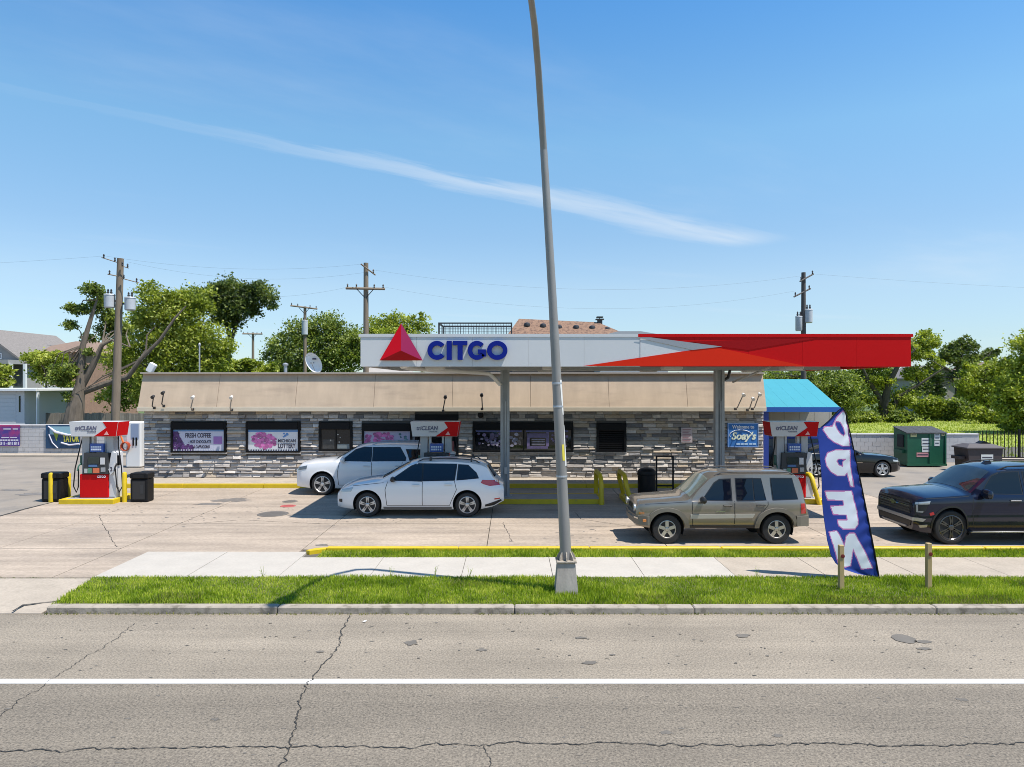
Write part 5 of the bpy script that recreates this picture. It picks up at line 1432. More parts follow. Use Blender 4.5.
c.seam([(1.66, 1.16), (1.62, .8), (1.66, .42)]); c.seam([(2.91, 1.18), (2.91, .42)]); c.seam([(3.95, 1.18), (3.94, .9), (3.62, .52), (3.58, .42)]); c.seam([(1.66, .42), (3.58, .42)], .012)
c.seam([(.35, 1.10), (1.55, 1.165)], .012, 'bonnet_gap')
c.handle(2.70, 1.07, M_chrome); c.handle(3.74, 1.08, M_chrome); c.mirror(1.94, 1.17, P_d, 1.45); c.rails(2.5, 4.9, .68, M_black)
c.boxp('running_board', M_trim, 1.5, 3.55, .90, 1.03, .30, .345, bev=.012); c.boxp('board_edge', M_chrome, 1.55, 3.5, 1.032, 1.042, .312, .332, bev=.004)
q, d = c.hit('top', 2.62, 0)
MB().prism([(2.55, q.z-.02), (2.62, q.z+.06), (2.72, q.z+.07), (2.78, q.z-.02)], 'y', -.03, .03).build('roof_fin', P_d, c.t, world=False)
c.both('rear_bumper_trim', M_trim, [(4.75, .42), (4.75, .5), (5.25, .52), (5.25, .46)], off=.01)

c.deform([(-1, -.87), (0, .13), (.5, .5), (1.1, 1.1), (1.55, 1.40), (2.34, 2.06), (3.2, 3.1), (3.6, 3.6), (6, 6)], None)

# ---- black coupe by the car wash, nose away from the store
P_k = paint('paint_black', (.006, .006, .007), rough=.25, spec=.1)
pk = dict(L=4.75, W=.92, R=.335, rim=.24, arch=.385, tum=.55, crown=.06, wheels=(.86, 3.58), paint=P_k, rimm=M_rim, spokes=(5, .22, .8), side=SIDE,
  zt=[(0, .62), (.05, .76), (.2, .86), (.7, .94), (1.5, 1.0), (1.62, 1.02), (2.25, 1.34), (2.7, 1.38), (3.2, 1.34), (4.1, 1.05), (4.6, 1.0), (4.72, .94), (4.75, .75)],
  zs=[(0, .56), (.05, .70), (.2, .79), (.7, .86), (1.6, .92), (3.0, .95), (4.0, .98), (4.6, .95), (4.75, .7)],
  zb=[(0, .26), (.6, .18), (4.1, .2), (4.75, .38)],
  hw=[(0, .55), (.06, .70), (.2, .82), (.5, .88), (.9, .92), (2.5, .92), (3.8, .935), (4.4, .88), (4.7, .78), (4.75, .7)])
Yk = 29.3
c = Car(pk, 'black_coupe', 'low black coupe parked behind the flag in front of the white block wall', 'car', px(883, Yk)+.86, Yk+.92, flip=True)
c.both('window', M_cglass, [(1.90, .97), (2.32, 1.26), (2.92, 1.28), (3.0, .99)], trim=.025)
c.both('window', M_cglass, [(3.06, 1.0), (3.0, 1.26), (3.3, 1.18), (3.5, 1.03)], trim=.02)
c.patch('windscreen', M_wind, 'top', [(1.62, -.66), (1.62, .66), (2.24, .52), (2.24, -.52)], nj=12)
c.patch('rear_window', M_wind, 'top', [(3.3, -.5), (3.3, .5), (4.05, .62), (4.05, -.62)], nj=12)
c.seam([(1.75, .92), (1.72, .3)]); c.seam([(3.05, .95), (3.05, .3)]); c.handle(2.9, .82); c.mirror(1.92, .93, sz=.9)
c.both('head_lamp', M_head, [(.12, .62), (.16, .70), (.42, .74), (.40, .66)], off=.01); c.both('tail_lamp', M_tail, [(4.6, .72), (4.6, .86), (4.72, .86), (4.72, .72)], off=.01)
c.both('side_stripe', mat('stripe_tan', (.20, .15, .10), .4), [(1.7, .60), (1.7, .64), (3.1, .66), (3.1, .62)], off=.006)

# ================================================================== CAR WASH, WALLS, DUMPSTERS
wash = thing('car_wash', 'small beige car wash annex with a bright blue sloping roof', 'building', (11.7, 30, ZL))
wx0, wx1 = XR+.02, px(840, 28.5)
M_blueroof = mat('blue_roof', (.06, .29, .34), .45, var=.05, vscale=1, spec=.25); M_bluetrim = mat('blue_trim', (.012, .09, .36), .45)
M_bluewall = mat('blue_wall', (.012, .04, .26), .5, var=.1, vscale=2); M_bwall = mat('beige_block', (.40, .36, .29), .7, var=.08, vscale=2)
n = 6
for k in range(n):
    a = wx0+(wx1-wx0)*k/n; b = wx0+(wx1-wx0)*(k+1)/n
    MB().prism([(28.5, 2.98), (31.6, 4.12), (31.6, 4.17), (28.5, 3.03)], 'x', a+.002, b-.002).build('roof_sheet', M_blueroof, wash)
MB().box(wx0, wx1+.01, 28.44, 28.495, 2.84, 3.035).build('fascia', M_bluetrim, wash)
MB().prism([(28.5, 2.84), (28.5, 2.975), (31.6, 4.11), (31.6, 2.84)], 'x', wx1-.03, wx1).build('roof_gable', M_bluetrim, wash)
WY = 31.30; wxw = px(832, WY)
x = wx0
while x < wxw-.05:
    x1 = min(x+.66, wxw)
    MB().box(x+.004, x1-.004, WY+.02, WY+.17, 2.02, 3.88 if x1 <= wx1 else 2.74).build('panel', M_bwall, wash); x = x1
MB().box(wx0+.02, wx0+.30, 28.60, 28.88, ZL, 2.96).build('awning_post', M_bluewall, wash)
for a, b in ((wx0, wx0+.5), (wx0+1.75, wx0+2.1), (wxw-.45, wxw)): MB().box(a, b, WY, WY+.19, ZL, 2.018).build('pier', M_bluewall, wash)
MB().box(wx0+.5, wx0+1.75, WY+.03, WY+.15, 1.55, 2.016).build('door_header', M_bluewall, wash); MB().box(wx0+2.1, wxw-.45, WY+.03, WY+.15, 1.55, 2.016).build('door_header', M_bluewall, wash)
for x0, x1 in ((wx0+.505, wx0+1.745), (wx0+2.105, wxw-.455)):
    for k in range(4): MB().box(x0, x1, WY+.07, WY+.12, ZL+.01+k*.36, ZL+.36+k*.36, bev=.01).build('door_panel', mat('bay_grey', (.12, .13, .15), .5), wash)
MB().box(wx0, wx0+.2, WY+.195, 34.6, ZL, 2.80).build('wall', M_bwall, wash); MB().box(wxw-.2, wxw, WY+.195, 34.6, ZL, 2.74).build('wall', M_bwall, wash); MB().box(wx0+.2, wxw-.2, 34.4, 34.6, ZL, 2.74).build('wall', M_bwall, wash)
MB().box(wx0+.21, wxw+.05, 31.605, 34.7, 2.745, 2.80).build('roof', MATS['roof_felt'], wash)
MB().box(wx0, wx1-.03, 31.602, 31.70, 2.81, 4.10).build('back_board', M_bwall, wash)

def block_wall(name, x0, x1, Y, z1, label, m):
    """painted block wall: each course of blocks is geometry with recessed joints"""
    t = thing(name, label, 'wall', ((x0+x1)/2, Y, ZL))
    MB().box(x0, x1, Y+.02, Y+.19, ZL-.1, z1-.08).build('core', m, t)
    b = MB(); z = ZL; r_ = 0
    while z < z1-.12:
        x = x0-(.2 if r_ % 2 else 0)
        while x < x1:
            a, c_ = max(x, x0), min(x+.4, x1)
            if c_-a > .05:
                d = random.uniform(0, .006); b.box(a+.005, c_-.005, Y-d, Y+.021, z+.005, z+.195)
            x += .4
        z += .2; r_ += 1
    tag(b.build('blocks', m, t), kind='stuff')
    x = x0
    while x < x1:
        MB().box(x+.004, min(x+1.2, x1)-.004, Y-.03, Y+.23, z1-.078, z1, bev=.01).build('coping', m, t); x += 1.2
    return t
M_wblock = mat('white_block', (.46, .44, .43), .8, var=.10, vscale=1.5, col2=(.34, .33, .32), c2scale=2.2, c2lo=.55, c2hi=.75)
block_wall('block_wall', px(-60, 38.6), px(152, 38.6), 38.6, pz(424.5, 38.6), 'white painted block wall with banners beside the store', M_wblock)
block_wall('block_wall', wx1+.2, px(979, 35), 35.0, pz(433.5, 35), 'white painted block wall behind the green dumpster', M_wblock)
structure(MB().box(px(-60, 38.6), px(150, 38.6), 37.6, 38.55, .05, .20, bev=.02).build('wall_kerb', M_conct))
structure(MB().add([(wx1+.2, 35.2, .03), (120, 35.2, .03), (120, 90, .03), (wx1+.2, 90, .03)], [(0, 1, 2, 3)]).build('lawn', mat('lawn_soil', (.26, .30, .05), .95, var=.25, vscale=.4)))

# banners on the left wall
Y = 38.55
a, b, z0, z1 = px(-6, Y), px(20, Y), pz(446, Y), pz(424.8, Y)
t = thing('purple_banner', 'purple and magenta banner with pale lines on the white wall', 'banner', ((a+b)/2, Y, z0))
MB().box(a, b, Y-.03, Y-.008, z0, z1).build('sheet', mat('banner_purple', (.06, .035, .22), .5, col2=(.30, .03, .16), c2scale=.9, c2lo=.45, c2hi=.6), t)
MB().box(a, b, Y-.037, Y-.031, z1-.09, z1).build('pink_band', mat('banner_pink', (.42, .05, .16), .5), t)
w, h = b-a, z1-z0; M_bt = mat('banner_print', (.58, .56, .62), .5)
q = MB()
for (u0, u1, v0, v1) in ((.38, .66, .78, .83), (.74, .94, .78, .83), (.30, .60, .38, .42), (.64, .9, .38, .42)): q.box(a+u0*w, a+u1*w, Y-.038, Y-.032, z0+v0*h, z0+v1*h)
q.build('faint_line', M_bt, t)
text_shape('31-8181', a+.24*w, a+.97*w, z0+.05*h, z0+.20*h, Y-.032, .006, .03).build('lettering', M_bt, t)
q = MB()
for k in range(7): q.box(a+(.24+.105*k)*w, a+(.32+.105*k)*w, Y-.038, Y-.032, z0+.24*h, z0+.31*h)
q.build('faint_line', M_bt, t)
a, b, z0, z1 = px(46, Y), px(80, Y), pz(448.5, Y), pz(425, Y); w, h = b-a, z1-z0
t = thing('green_banner', 'dark blue and green banner with yellow lettering and a white swoosh on the white wall', 'banner', ((a+b)/2, Y, z0))
MB().box(a, b, Y-.03, Y-.008, z0, z1).build('sheet', mat('banner_navy', (.01, .05, .12), .5, var=.5, vscale=1.2), t)
MB().box(a+.12*w, b, Y-.036, Y-.031, z1-.40*h, z1-.06*h).build('pale_band', mat('banner_sky', (.25, .42, .48), .5), t)
MB().tube([(a+.08*w, Y-.04, z1-.05*h), (a+.30*w, Y-.04, z1-.30*h), (a+.65*w, Y-.04, z1-.42*h), (b, Y-.04, z1-.42*h)], [.03, .07, .06, .03]).build('swoosh', M_bt, t)
MB().tube([(a+.10*w, Y-.04, z1-.4*h), (a+.20*w, Y-.04, z0+.25*h), (a+.36*w, Y-.04, z0+.02*h)], .03).build('swoosh', M_bt, t)
MB().tube([(a+.46*w, Y-.04, z0+.25*h), (a+.7*w, Y-.04, z0+.15*h), (b, Y-.04, z0+.20*h)], .045).build('swoosh', M_bt, t)
MB().prism([(a+.22*w, z1-.30*h), (a+.38*w, z1-.38*h), (a+.32*w, z0+.32*h)], 'y', Y-.041, Y-.032).build('leaf_mark', mat('banner_green', (.22, .30, .03), .5), t)
text_shape('YAYOR', a+.50*w, a+.99*w, z0+.28*h, z0+.62*h, Y-.046, .008, .05).build('lettering', mat('banner_yellow', (.45, .42, .06), .5), t)

# air and water machine
X, Y = px(136, 33), 33.0
t = thing('air_machine', 'white air and vacuum machine with a coiled orange hose beside the store wall', 'machine', (X, Y, ZL))
zt = pz(421.5, Y)
MB().box(X-.36, X+.36, Y-.25, Y+.25, ZL, zt, bev=.06).build('cabinet', M_white, t, smooth=True)
MB().box(X-.10, X+.26, Y-.262, Y-.252, zt-.78, zt-.10, bev=.004).build('blue_panel', mat('machine_blue', (.26, .32, .44), .4), t)
MB().box(X-.02, X+.05, Y-.272, Y-.264, zt-1.1, zt-.72).build('slot', M_black, t); MB().box(X+.12, X+.19, Y-.272, Y-.264, zt-1.1, zt-.72).build('slot', M_black, t)
M_hose = mat('hose_orange', (.42, .07, .025), .5)
P = [(X-.28+.17*math.cos(k*.7), Y-.30-.006*k, zt-1.12+.20*math.sin(k*.7)) for k in range(34)]
MB().tube(P, .028, n=6).build('coiled_hose', M_hose, t, smooth=True)
MB().tube([(X-.36, Y-.2, zt-.45), (X-.55, Y-.3, zt-.62), (X-.42, Y-.32, zt-.95)], .05, n=6).build('orange_flag', mat('hose_bright', (.70, .16, .03), .5), t)

# green dumpster
Yd = 33.0; X0, X1 = px(907, Yd), px(946, Yd); zt = pz(427, Yd+.5)
t = thing('green_dumpster', 'tall green metal dumpster with white stickers against the white wall', 'dumpster', ((X0+X1)/2, Yd+.55, ZL))
M_dg = mat('dumpster_green', (.008, .085, .042), .45, var=.15, vscale=2); M_dlid = mat('dumpster_lid', (.045, .045, .045), .7, var=.3, vscale=8)
MB().prism([(Yd, ZL+.08), (Yd+1.15, ZL+.08), (Yd+1.15, zt-.05), (Yd, zt-.28)], 'x', X0, X1).build('body', M_dg, t)
for k in range(5):
    a = X0-.04+(X1-X0+.08)*k/5; b = X0-.04+(X1-X0+.08)*(k+1)/5
    MB().prism([(Yd-.05, zt-.275), (Yd+1.18, zt-.045), (Yd+1.18, zt+.0), (Yd-.05, zt-.23)], 'x', a+.006, b-.006).build('lid_panel', M_dlid, t)
for x in (X0, (X0+X1)/2+.12, X1-.06): MB().box(x, x+.06, Yd-.04, Yd-.002, ZL+.08, zt-.29).build('rib', M_dg, t)
MB().box(X0-.02, X1+.02, Yd-.05, Yd-.003, ZL+.06, ZL+.16).build('bottom_rail', M_dg, t)
MB().box(X0-.06, X0-.003, Yd+.25, Yd+.75, ZL+.9, zt-.35).build('side_opening', mat('opening_dark', (.01, .012, .012), .7), t)
MB().box(X0-.14, X0-.003, Yd+.2, Yd+.9, ZL+.62, ZL+.78).build('fork_pocket', M_dg, t); MB().box(X1+.003, X1+.12, Yd+.2, Yd+.9, ZL+.62, ZL+.78).build('fork_pocket', M_dg, t)
M_lab = mat('label_white', (.62, .62, .58), .5); M_laby = mat('label_yellow', (.55, .5, .22), .5); M_labr = mat('label_red', (.55, .26, .26), .5)
def sticker(x0, x1, y0, y1, m, lines=2):
    o = MB().box(px(x0, Yd), px(x1, Yd), Yd-.012, Yd-.003, pz(y1, Yd), pz(y0, Yd)).build('sticker', m, t)
    q = MB()
    for k in range(lines):
        zz = pz(y0, Yd)-(k+.6)/(lines+.3)*(pz(y0, Yd)-pz(y1, Yd)); q.box(px(x0, Yd)+.04, px(x1, Yd)-.04, Yd-.018, Yd-.013, zz-.02, zz+.02)
    q.build('printed_line', M_ink, o)
sticker(910.5, 916.5, 433, 437, M_laby, 1); sticker(921.5, 931, 438, 446, M_lab, 2); sticker(922, 930, 446.6, 452, M_lab, 1); sticker(916.5, 928.5, 452.6, 457, M_labr, 1); sticker(934.3, 940, 433, 440, M_lab, 2); sticker(934.3, 939.5, 440.6, 446, M_lab, 1); sticker(941.5, 944.5, 433, 436, M_laby, 1)
# dark grease bin
Yb = 31.0; X0, X1 = px(968, Yb), px(1003, Yb); zt = pz(449, Yb)
t = thing('grease_bin', 'low dark brown container with a sloped lid and white label near the iron fence', 'bin', ((X0+X1)/2, Yb+.5, ZL))
M_gbin = mat('grease_brown', (.045, .032, .032), .55, var=.2, vscale=3)
MB().prism([(X0+.08, ZL), (X1-.08, ZL), (X1, zt), (X0, zt)], 'y', Yb, Yb+1.0).build('body', M_gbin, t)
b = MB(); vs = [(X0-.07, Yb-.06, zt+.003), (X1+.07, Yb-.06, zt+.003), (X1+.07, Yb+1.06, zt+.003), (X0-.07, Yb+1.06, zt+.003), (X0-.07, Yb-.06, zt+.06), (X1+.07, Yb-.06, zt+.06), (X1+.07, Yb+1.06, zt+.06), (X0-.07, Yb+1.06, zt+.06), (X0+.25, Yb+.3, zt+.2), (X1-.25, Yb+.3, zt+.2), (X1-.25, Yb+.75, zt+.2), (X0+.25, Yb+.75, zt+.2)]
b.add(vs, [(0, 3, 2, 1), (0, 1, 5, 4), (1, 2, 6, 5), (2, 3, 7, 6), (3, 0, 4, 7), (4, 5, 9, 8), (5, 6, 10, 9), (6, 7, 11, 10), (7, 4, 8, 11), (8, 9, 10, 11)]).build('lid', mat('grease_lid', (.09, .075, .07), .6), t)
MB().prism([(X0+.75, zt+.2), (X0+.95, zt+.32), (X1-.05, zt+.12), (X1-.05, zt+.05)], 'y', Yb+.35, Yb+.7).build('hatch', M_black, t)
MB().box(X0-.25, X0-.005, Yb+.2, Yb+.8, ZL+.55, ZL+.68).build('handle_bar', M_gbin, t)
lb = MB().box(px(981, Yb), px(993, Yb), Yb-.014, Yb-.003, pz(462, Yb), pz(454.5, Yb)).build('label', M_lab, t)
MB().box(px(982, Yb), px(992, Yb), Yb-.02, Yb-.015, pz(457.8, Yb), pz(456.8, Yb)).build('printed_line', M_ink, lb)

# iron fence
Yf = 36.0
t = thing('iron_fence', 'black wrought iron picket fence in front of the lawn', 'fence', (px(978, Yf), Yf, .03))
x = px(979, Yf); zt = pz(430.5, Yf); k = 0
while x < 29:
    big_ = k % 12 == 11
    w = .045 if big_ else .014
    MB().box(x-w, x+w, Yf-w, Yf+w, .0, zt+(.06 if big_ else 0)).build('post' if big_ else 'picket', M_black, t); x += .185; k += 1
for zz in (.22, zt-.2): MB().box(px(978, Yf), 29, Yf-.062, Yf-.046, zz, zz+.04).build('rail', M_black, t)
structure(MB().box(px(979, 35), 40, 35.4, 35.9, .0, .22).build('fence_kerb', M_conct))

# ================================================================== ROOF ITEMS
# satellite dish
X, Y = px(314, 30), 30.0; z = pz(362.5, Y)
t = thing('satellite_dish', 'white oval satellite dish on the flat store roof', 'satellite dish', (X-.1, Y, 4.2))
d = MB().lathe([(.01, .09), (.15, .075), (.30, .03), (.41, -.05), (.415, -.06), (.30, .015), (.15, .06), (.01, .075)], (0, 0, 0), n=28)
d.xf(Matrix.Translation((X, Y, z)) @ Matrix.Rotation(R(-28), 4, 'Y') @ Matrix.Diagonal((.72, 1, 1, 1)) @ Matrix.Rotation(R(-78), 4, 'X') @ Matrix.Diagonal((1, 1.12, 1, 1))).build('reflector', M_white, t, smooth=True)
MB().tube([(X-.1, Y+.1, 4.15), (X-.1, Y+.1, z-.05), (X-.02, Y+.06, z)], .03).build('mast', M_steel, t)
MB().tube([(X+.05, Y-.02, z-.36), (X+.02, Y-.42, z-.05)], .015).build('feed_arm', M_steel, t)
MB().box(X-.02, X+.06, Y-.5, Y-.4, z-.08, z+.0).build('feed_horn', M_steel, t)
MB().box(X-.05, X+.12, Y-.075, Y-.062, z+.12, z+.18).build('logo_mark', M_ink, t)
# vent pipes, roof light
def rpipe(x, y0, Y, r_, label, name='vent_pipe', elbow=None):
    X = px(x, Y); z = pz(y0, Y)
    P = [(X, Y, 4.15), (X, Y, z)]
    if elbow: P = [(X, Y, 4.15), (X, Y, z-.1), (X+elbow*.2, Y, z), (X+elbow, Y, z+abs(elbow)*.45)]
    b = MB().tube(P, r_, n=8)
    if not elbow: b.lathe([(r_*1.6, -.06), (r_*1.7, .0), (r_*.4, .05)], (X, Y, z), n=10)
    tag(rebase(b.build(name, M_galv), (X, Y, 4.15)), label, 'pipe')
rpipe(285.5, 364, 29.2, .07, 'short galvanised vent pipe on the store roof below the utility pole')
rpipe(199.5, 344, 29.5, .03, 'thin upright metal pipe on the store roof in front of the bushy tree', 'roof_pipe')
X, Y = px(151, 29), 29.0
t = thing('roof_floodlight', 'white floodlight tilted on the end of the store roof', 'lamp', (X, Y, 4.2))
MB().tube([(X-.02, Y, 4.15), (X-.02, Y, 4.5)], .025).build('stem', M_galv, t)
MB().box(-.13, .13, -.1, .1, -.2, .2, bev=.02).xf(Matrix.Translation((X+.02, Y, 4.62)) @ Matrix.Rotation(R(30), 4, 'Y')).build('lamp_head', M_white, t)
# pale hip roof of a kiosk behind the canopy
X0, X1, Yk_ = px(335, 40), px(420, 40), 40.5
t = thing('pale_shed', 'shed with a pale pitched roof just behind the store', 'shed', ((X0+X1)/2, 43, 0))
MB().box(X0+.3, X1-.3, Yk_+.3, 45, -.04, 3.6).build('wall', M_bwall, t)
MB().add([(X0, Yk_, 3.6), (X1, Yk_, 3.6), (X1, 45.3, 3.6), (X0, 45.3, 3.6), (X0+1.6, 42.9, 5.1), (X1-1.2, 42.9, 5.1)], [(0, 1, 5, 4), (1, 2, 5), (2, 3, 4, 5), (3, 0, 4), (0, 3, 2, 1)]).build('roof', mat('pale_shingle', (.36, .33, .30), .9, var=.1, vscale=3), t)
# cage round the roof unit
Y0, Y1 = 33.0, 35.0; X0, X1 = px(439, Y0), px(511.5, Y0); zt = pz(322.5, Y0)
t = thing('roof_cage', 'black steel mesh cage standing on the store roof behind the canopy sign', 'cage', ((X0+X1)/2, 34, 4.2))
for x in (X0, X1):
    for y in (Y0, Y1): MB().box(x-.035, x+.035, y-.035, y+.035, 4.15, zt).build('post', M_dark, t)
for z in (zt-.06, zt-.72, 4.5):
    for y in (Y0, Y1): MB().box(X0+.036, X1-.036, y-.03, y+.03, z, z+.06).build('rail', M_dark, t)
    for x in (X0, X1): MB().box(x-.03, x+.03, Y0+.036, Y1-.036, z, z+.06).build('rail', M_dark, t)
q = MB()
for y in (Y0, Y1):
    x = X0+.12
    while x < X1: q.box(x-.008, x+.008, y-.008, y+.008, 4.5, zt-.06); x += .125
    z = 4.7
    while z < zt-.1: q.box(X0, X1, y-.018, y-.009, z-.008, z+.008); z += .14
tag(q.build('mesh', M_dark, t), kind='stuff')
MB().box(X0+.6, X1-.6, Y0+.4, Y1-.3, 4.2, 5.7, bev=.03).build('roof_unit', M_galv, t)

# ================================================================== HOUSES
M_shing = mat('red_shingle', (.235, .14, .09), .95, var=.25, vscale=9, col2=(.12, .07, .05), c2scale=5, c2lo=.45, c2hi=.65)
M_brick = mat('house_brick', (.28, .17, .12), .9, var=.2, vscale=5)
Yh = 50.0
xa, xb = px(500, Yh), px(652, Yh); ze = pz(345, Yh)
t = thing('brick_house', 'brick house whose reddish shingle hip roof shows above the canopy', 'house', ((xa+xb)/2, 54, 0))
MB().box(xa+.4, xb-.4, Yh+.4, 58, -.04, ze).build('wall', M_brick, t)
r0, r1, zr = px(519, 54), px(598, 54), pz(318.5, 54)
zr2 = pz(322, 54)
rf = MB().add([(xa, Yh, ze), (xb, Yh, ze), (xb, 58.4, ze), (xa, 58.4, ze), (r0, 54.2, zr), (r1, 54.2, zr2)], [(0, 1, 5, 4), (1, 2, 5), (2, 3, 4, 5), (3, 0, 4), (0, 3, 2, 1)]).build('roof', M_shing, t)
for k, xx in enumerate((527, 543, 559, 576, 592, 607)):
    yy = (323, 324, 325.5, 325.5, 326, 327.5)[k]
    Yv = 53.2; X = px(xx, Yv); z = pz(yy+1.5, Yv)
    b = MB().lathe([(.22, 0), (.24, .12), (.20, .24), (.08, .3)], (X, Yv-.1, z-.15), n=12); b.build('roof_vent', M_dark, rf, smooth=True)
X, z = px(600, 54), pz(323, 54)
q = MB().box(X-.18, X+.18, 54.0, 54.4, z-.5, z+.25); q.box(X-.3, X+.3, 53.9, 54.5, z+.25, z+.33); q.box(X-.24, X+.24, 53.95, 54.45, z+.42, z+.50); q.box(X-.03, X+.03, 54.17, 54.23, z+.33, z+.42); q.build('chimney', M_dark, rf)
xg, Yg = px(632, 47), 47.0
t = thing('grey_garage', 'garage with a low pale grey roof beside the shingle hip roof', 'garage', (xg, Yg+2, 0))
MB().box(px(600, Yg), px(668, Yg), Yg, Yg+4, -.04, pz(337, Yg)).build('wall', mat('grey_siding', (.4, .4, .4), .7), t)
MB().prism([(px(596, Yg), pz(337, Yg)), (px(672, Yg), pz(337, Yg)), (px(640, Yg), pz(331.5, Yg)), (px(618, Yg), pz(331.5, Yg))], 'y', Yg-.3, Yg+4.3).build('roof', mat('pale_roof', (.42, .42, .42), .8), t)

def gable_house(name, label, xw0, xw1, Y, D, ze, zp, wm, rm, windows=(), front=True, porch=False):
    t = thing(name, label, 'house', ((xw0+xw1)/2, Y+D/2, 0))
    xm = (xw0+xw1)/2
    MB().prism([(xw0, -.04), (xw1, -.04), (xw1, ze), (xm, zp-.15), (xw0, ze)], 'y', Y, Y+D).build('wall', wm, t)
    for sx, xe in ((-1, xw0), (1, xw1)):
        ex = xe+sx*.45; ez = ze-.45*(zp-ze)/abs(xm-xe)
        MB().prism([(ex, ez), (xm, zp), (xm, zp+.16), (ex, ez+.16)], 'y', Y-.4, Y+D+.4).build('roof_slope', rm, t)
    for (x0, x1, z0, z1) in windows:
        w = MB(); w.box(x0, x1, Y-.05, Y-.005, z0, z0+.08); w.box(x0, x1, Y-.05, Y-.005, z1-.08, z1); w.box(x0, x0+.08, Y-.05, Y-.005, z0+.08, z1-.08); w.box(x1-.08, x1, Y-.05, Y-.005, z0+.08, z1-.08); w.box((x0+x1)/2-.03, (x0+x1)/2+.03, Y-.05, Y-.005, z0+.08, z1-.08)
        wo_ = w.build('window', M_white, t); MB().box(x0+.081, x1-.081, Y-.03, Y-.006, z0+.081, z1-.081).build('pane', M_glassd, wo_)
    return t
M_sid = mat('grey_clapboard', (.30, .29, .28), .8, var=.06, vscale=3); M_rfg = mat('grey_shingle', (.20, .18, .165), .95, var=.2, vscale=6)
Yq = 58.0
h1 = gable_house('grey_house', 'grey clapboard house with a brown gable and an upper porch beyond the garage', px(-60, Yq), px(24, Yq), Yq, 9, pz(361, Yq), pz(330, Yq), M_sid, M_rfg, [(px(-6, Yq), px(2, Yq), pz(359, Yq), pz(353, Yq))])
MB().box(px(-30, Yq), px(27, Yq), Yq-2.2, Yq-.01, pz(364.5, Yq), pz(360.5, Yq)).build('porch_roof', M_sid, h1)
for xx in (-10, 11, 25): MB().box(px(xx, Yq-2)-.1, px(xx, Yq-2)+.1, Yq-2.1, Yq-1.9, -.04, pz(364.5, Yq)).build('porch_post', M_white, h1)
MB().box(px(12.5, Yq), px(24, Yq), Yq-.08, Yq-.01, pz(386, Yq), pz(365, Yq)).build('screen_door', mat('screen_dark', (.05, .05, .055), .5), h1)
Yr = 62.0
h2 = thing('porch_house', 'red brick house with a white railed upper porch and window strip', 'house', (px(55, Yr), Yr+5, 0))
xa, xb = px(27, Yr), px(84, Yr); zt = pz(352, Yr)
MB().box(xa, xb, Yr, Yr+9, -.04, zt).build('wall', M_brick, h2)
MB().add([(xa-.4, Yr-.4, zt), (xb+.4, Yr-.4, zt), (xb+.4, Yr+9.4, zt), (xa-.4, Yr+9.4, zt), ((xa+xb)/2-1, Yr+4.5, zt+1.2), ((xa+xb)/2+1, Yr+4.5, zt+1.2)], [(0, 1, 5, 4), (1, 2, 5), (2, 3, 4, 5), (3, 0, 4), (0, 3, 2, 1)]).build('roof', mat('brown_roof', (.22, .15, .11), .9, var=.2, vscale=4), h2)
MB().box(xa, xb, Yr-1.8, Yr-.01, pz(389, Yr), pz(386, Yr)).build('porch_floor', M_white, h2)
for k in range(14):
    x = xa+.1+k*(xb-xa-.2)/13; MB().box(x-.04, x+.04, Yr-1.78, Yr-1.70, pz(386, Yr)+.001, pz(377, Yr)).build('baluster', M_white, h2)
MB().box(xa, xb, Yr-1.8, Yr-1.68, pz(377, Yr)+.001, pz(375.5, Yr)).build('hand_rail', M_white, h2)
for (x0, x1, y0, y1) in ((36, 47, 397, 410), (48, 56, 397, 410), (57, 68, 397, 410), (40, 50, 365, 380)):
    w = MB().box(px(x0, Yr), px(x1, Yr), Yr-.06, Yr-.005, pz(y1, Yr), pz(y0, Yr)).build('window', M_white, h2)
    MB().box(px(x0, Yr)+.1, px(x1, Yr)-.1, Yr-.08, Yr-.062, pz(y1, Yr)+.1, pz(y0, Yr)-.1).build('pane', mat('pale_glass', (.16, .20, .23), .1), w)
MB().box(px(30, Yr), px(72, Yr), Yr-.3, Yr-.01, pz(415, Yr), pz(411, Yr)).build('sill_band', M_white, h2)
X = px(45, 66)
an = thing('tv_antenna', 'thin television antenna on the brick porch house roof', 'antenna', (X, 64.3, zt))
MB().tube([(X, 64.3, zt+.2), (X, 64.3, pz(344, 64.3))], .03, n=6).build('mast', M_galv, an)
MB().tube([(px(39, 64.3), 64.3, pz(345, 64.3)), (px(52, 64.3), 64.3, pz(345, 64.3))], .022, n=5).build('boom', M_galv, an)
for k in range(5): x = px(40+2.7*k, 64.3); MB().tube([(x, 63.8, pz(345, 64.3)), (x, 64.8, pz(345, 64.3))], .012, n=4).build('element', M_galv, an)
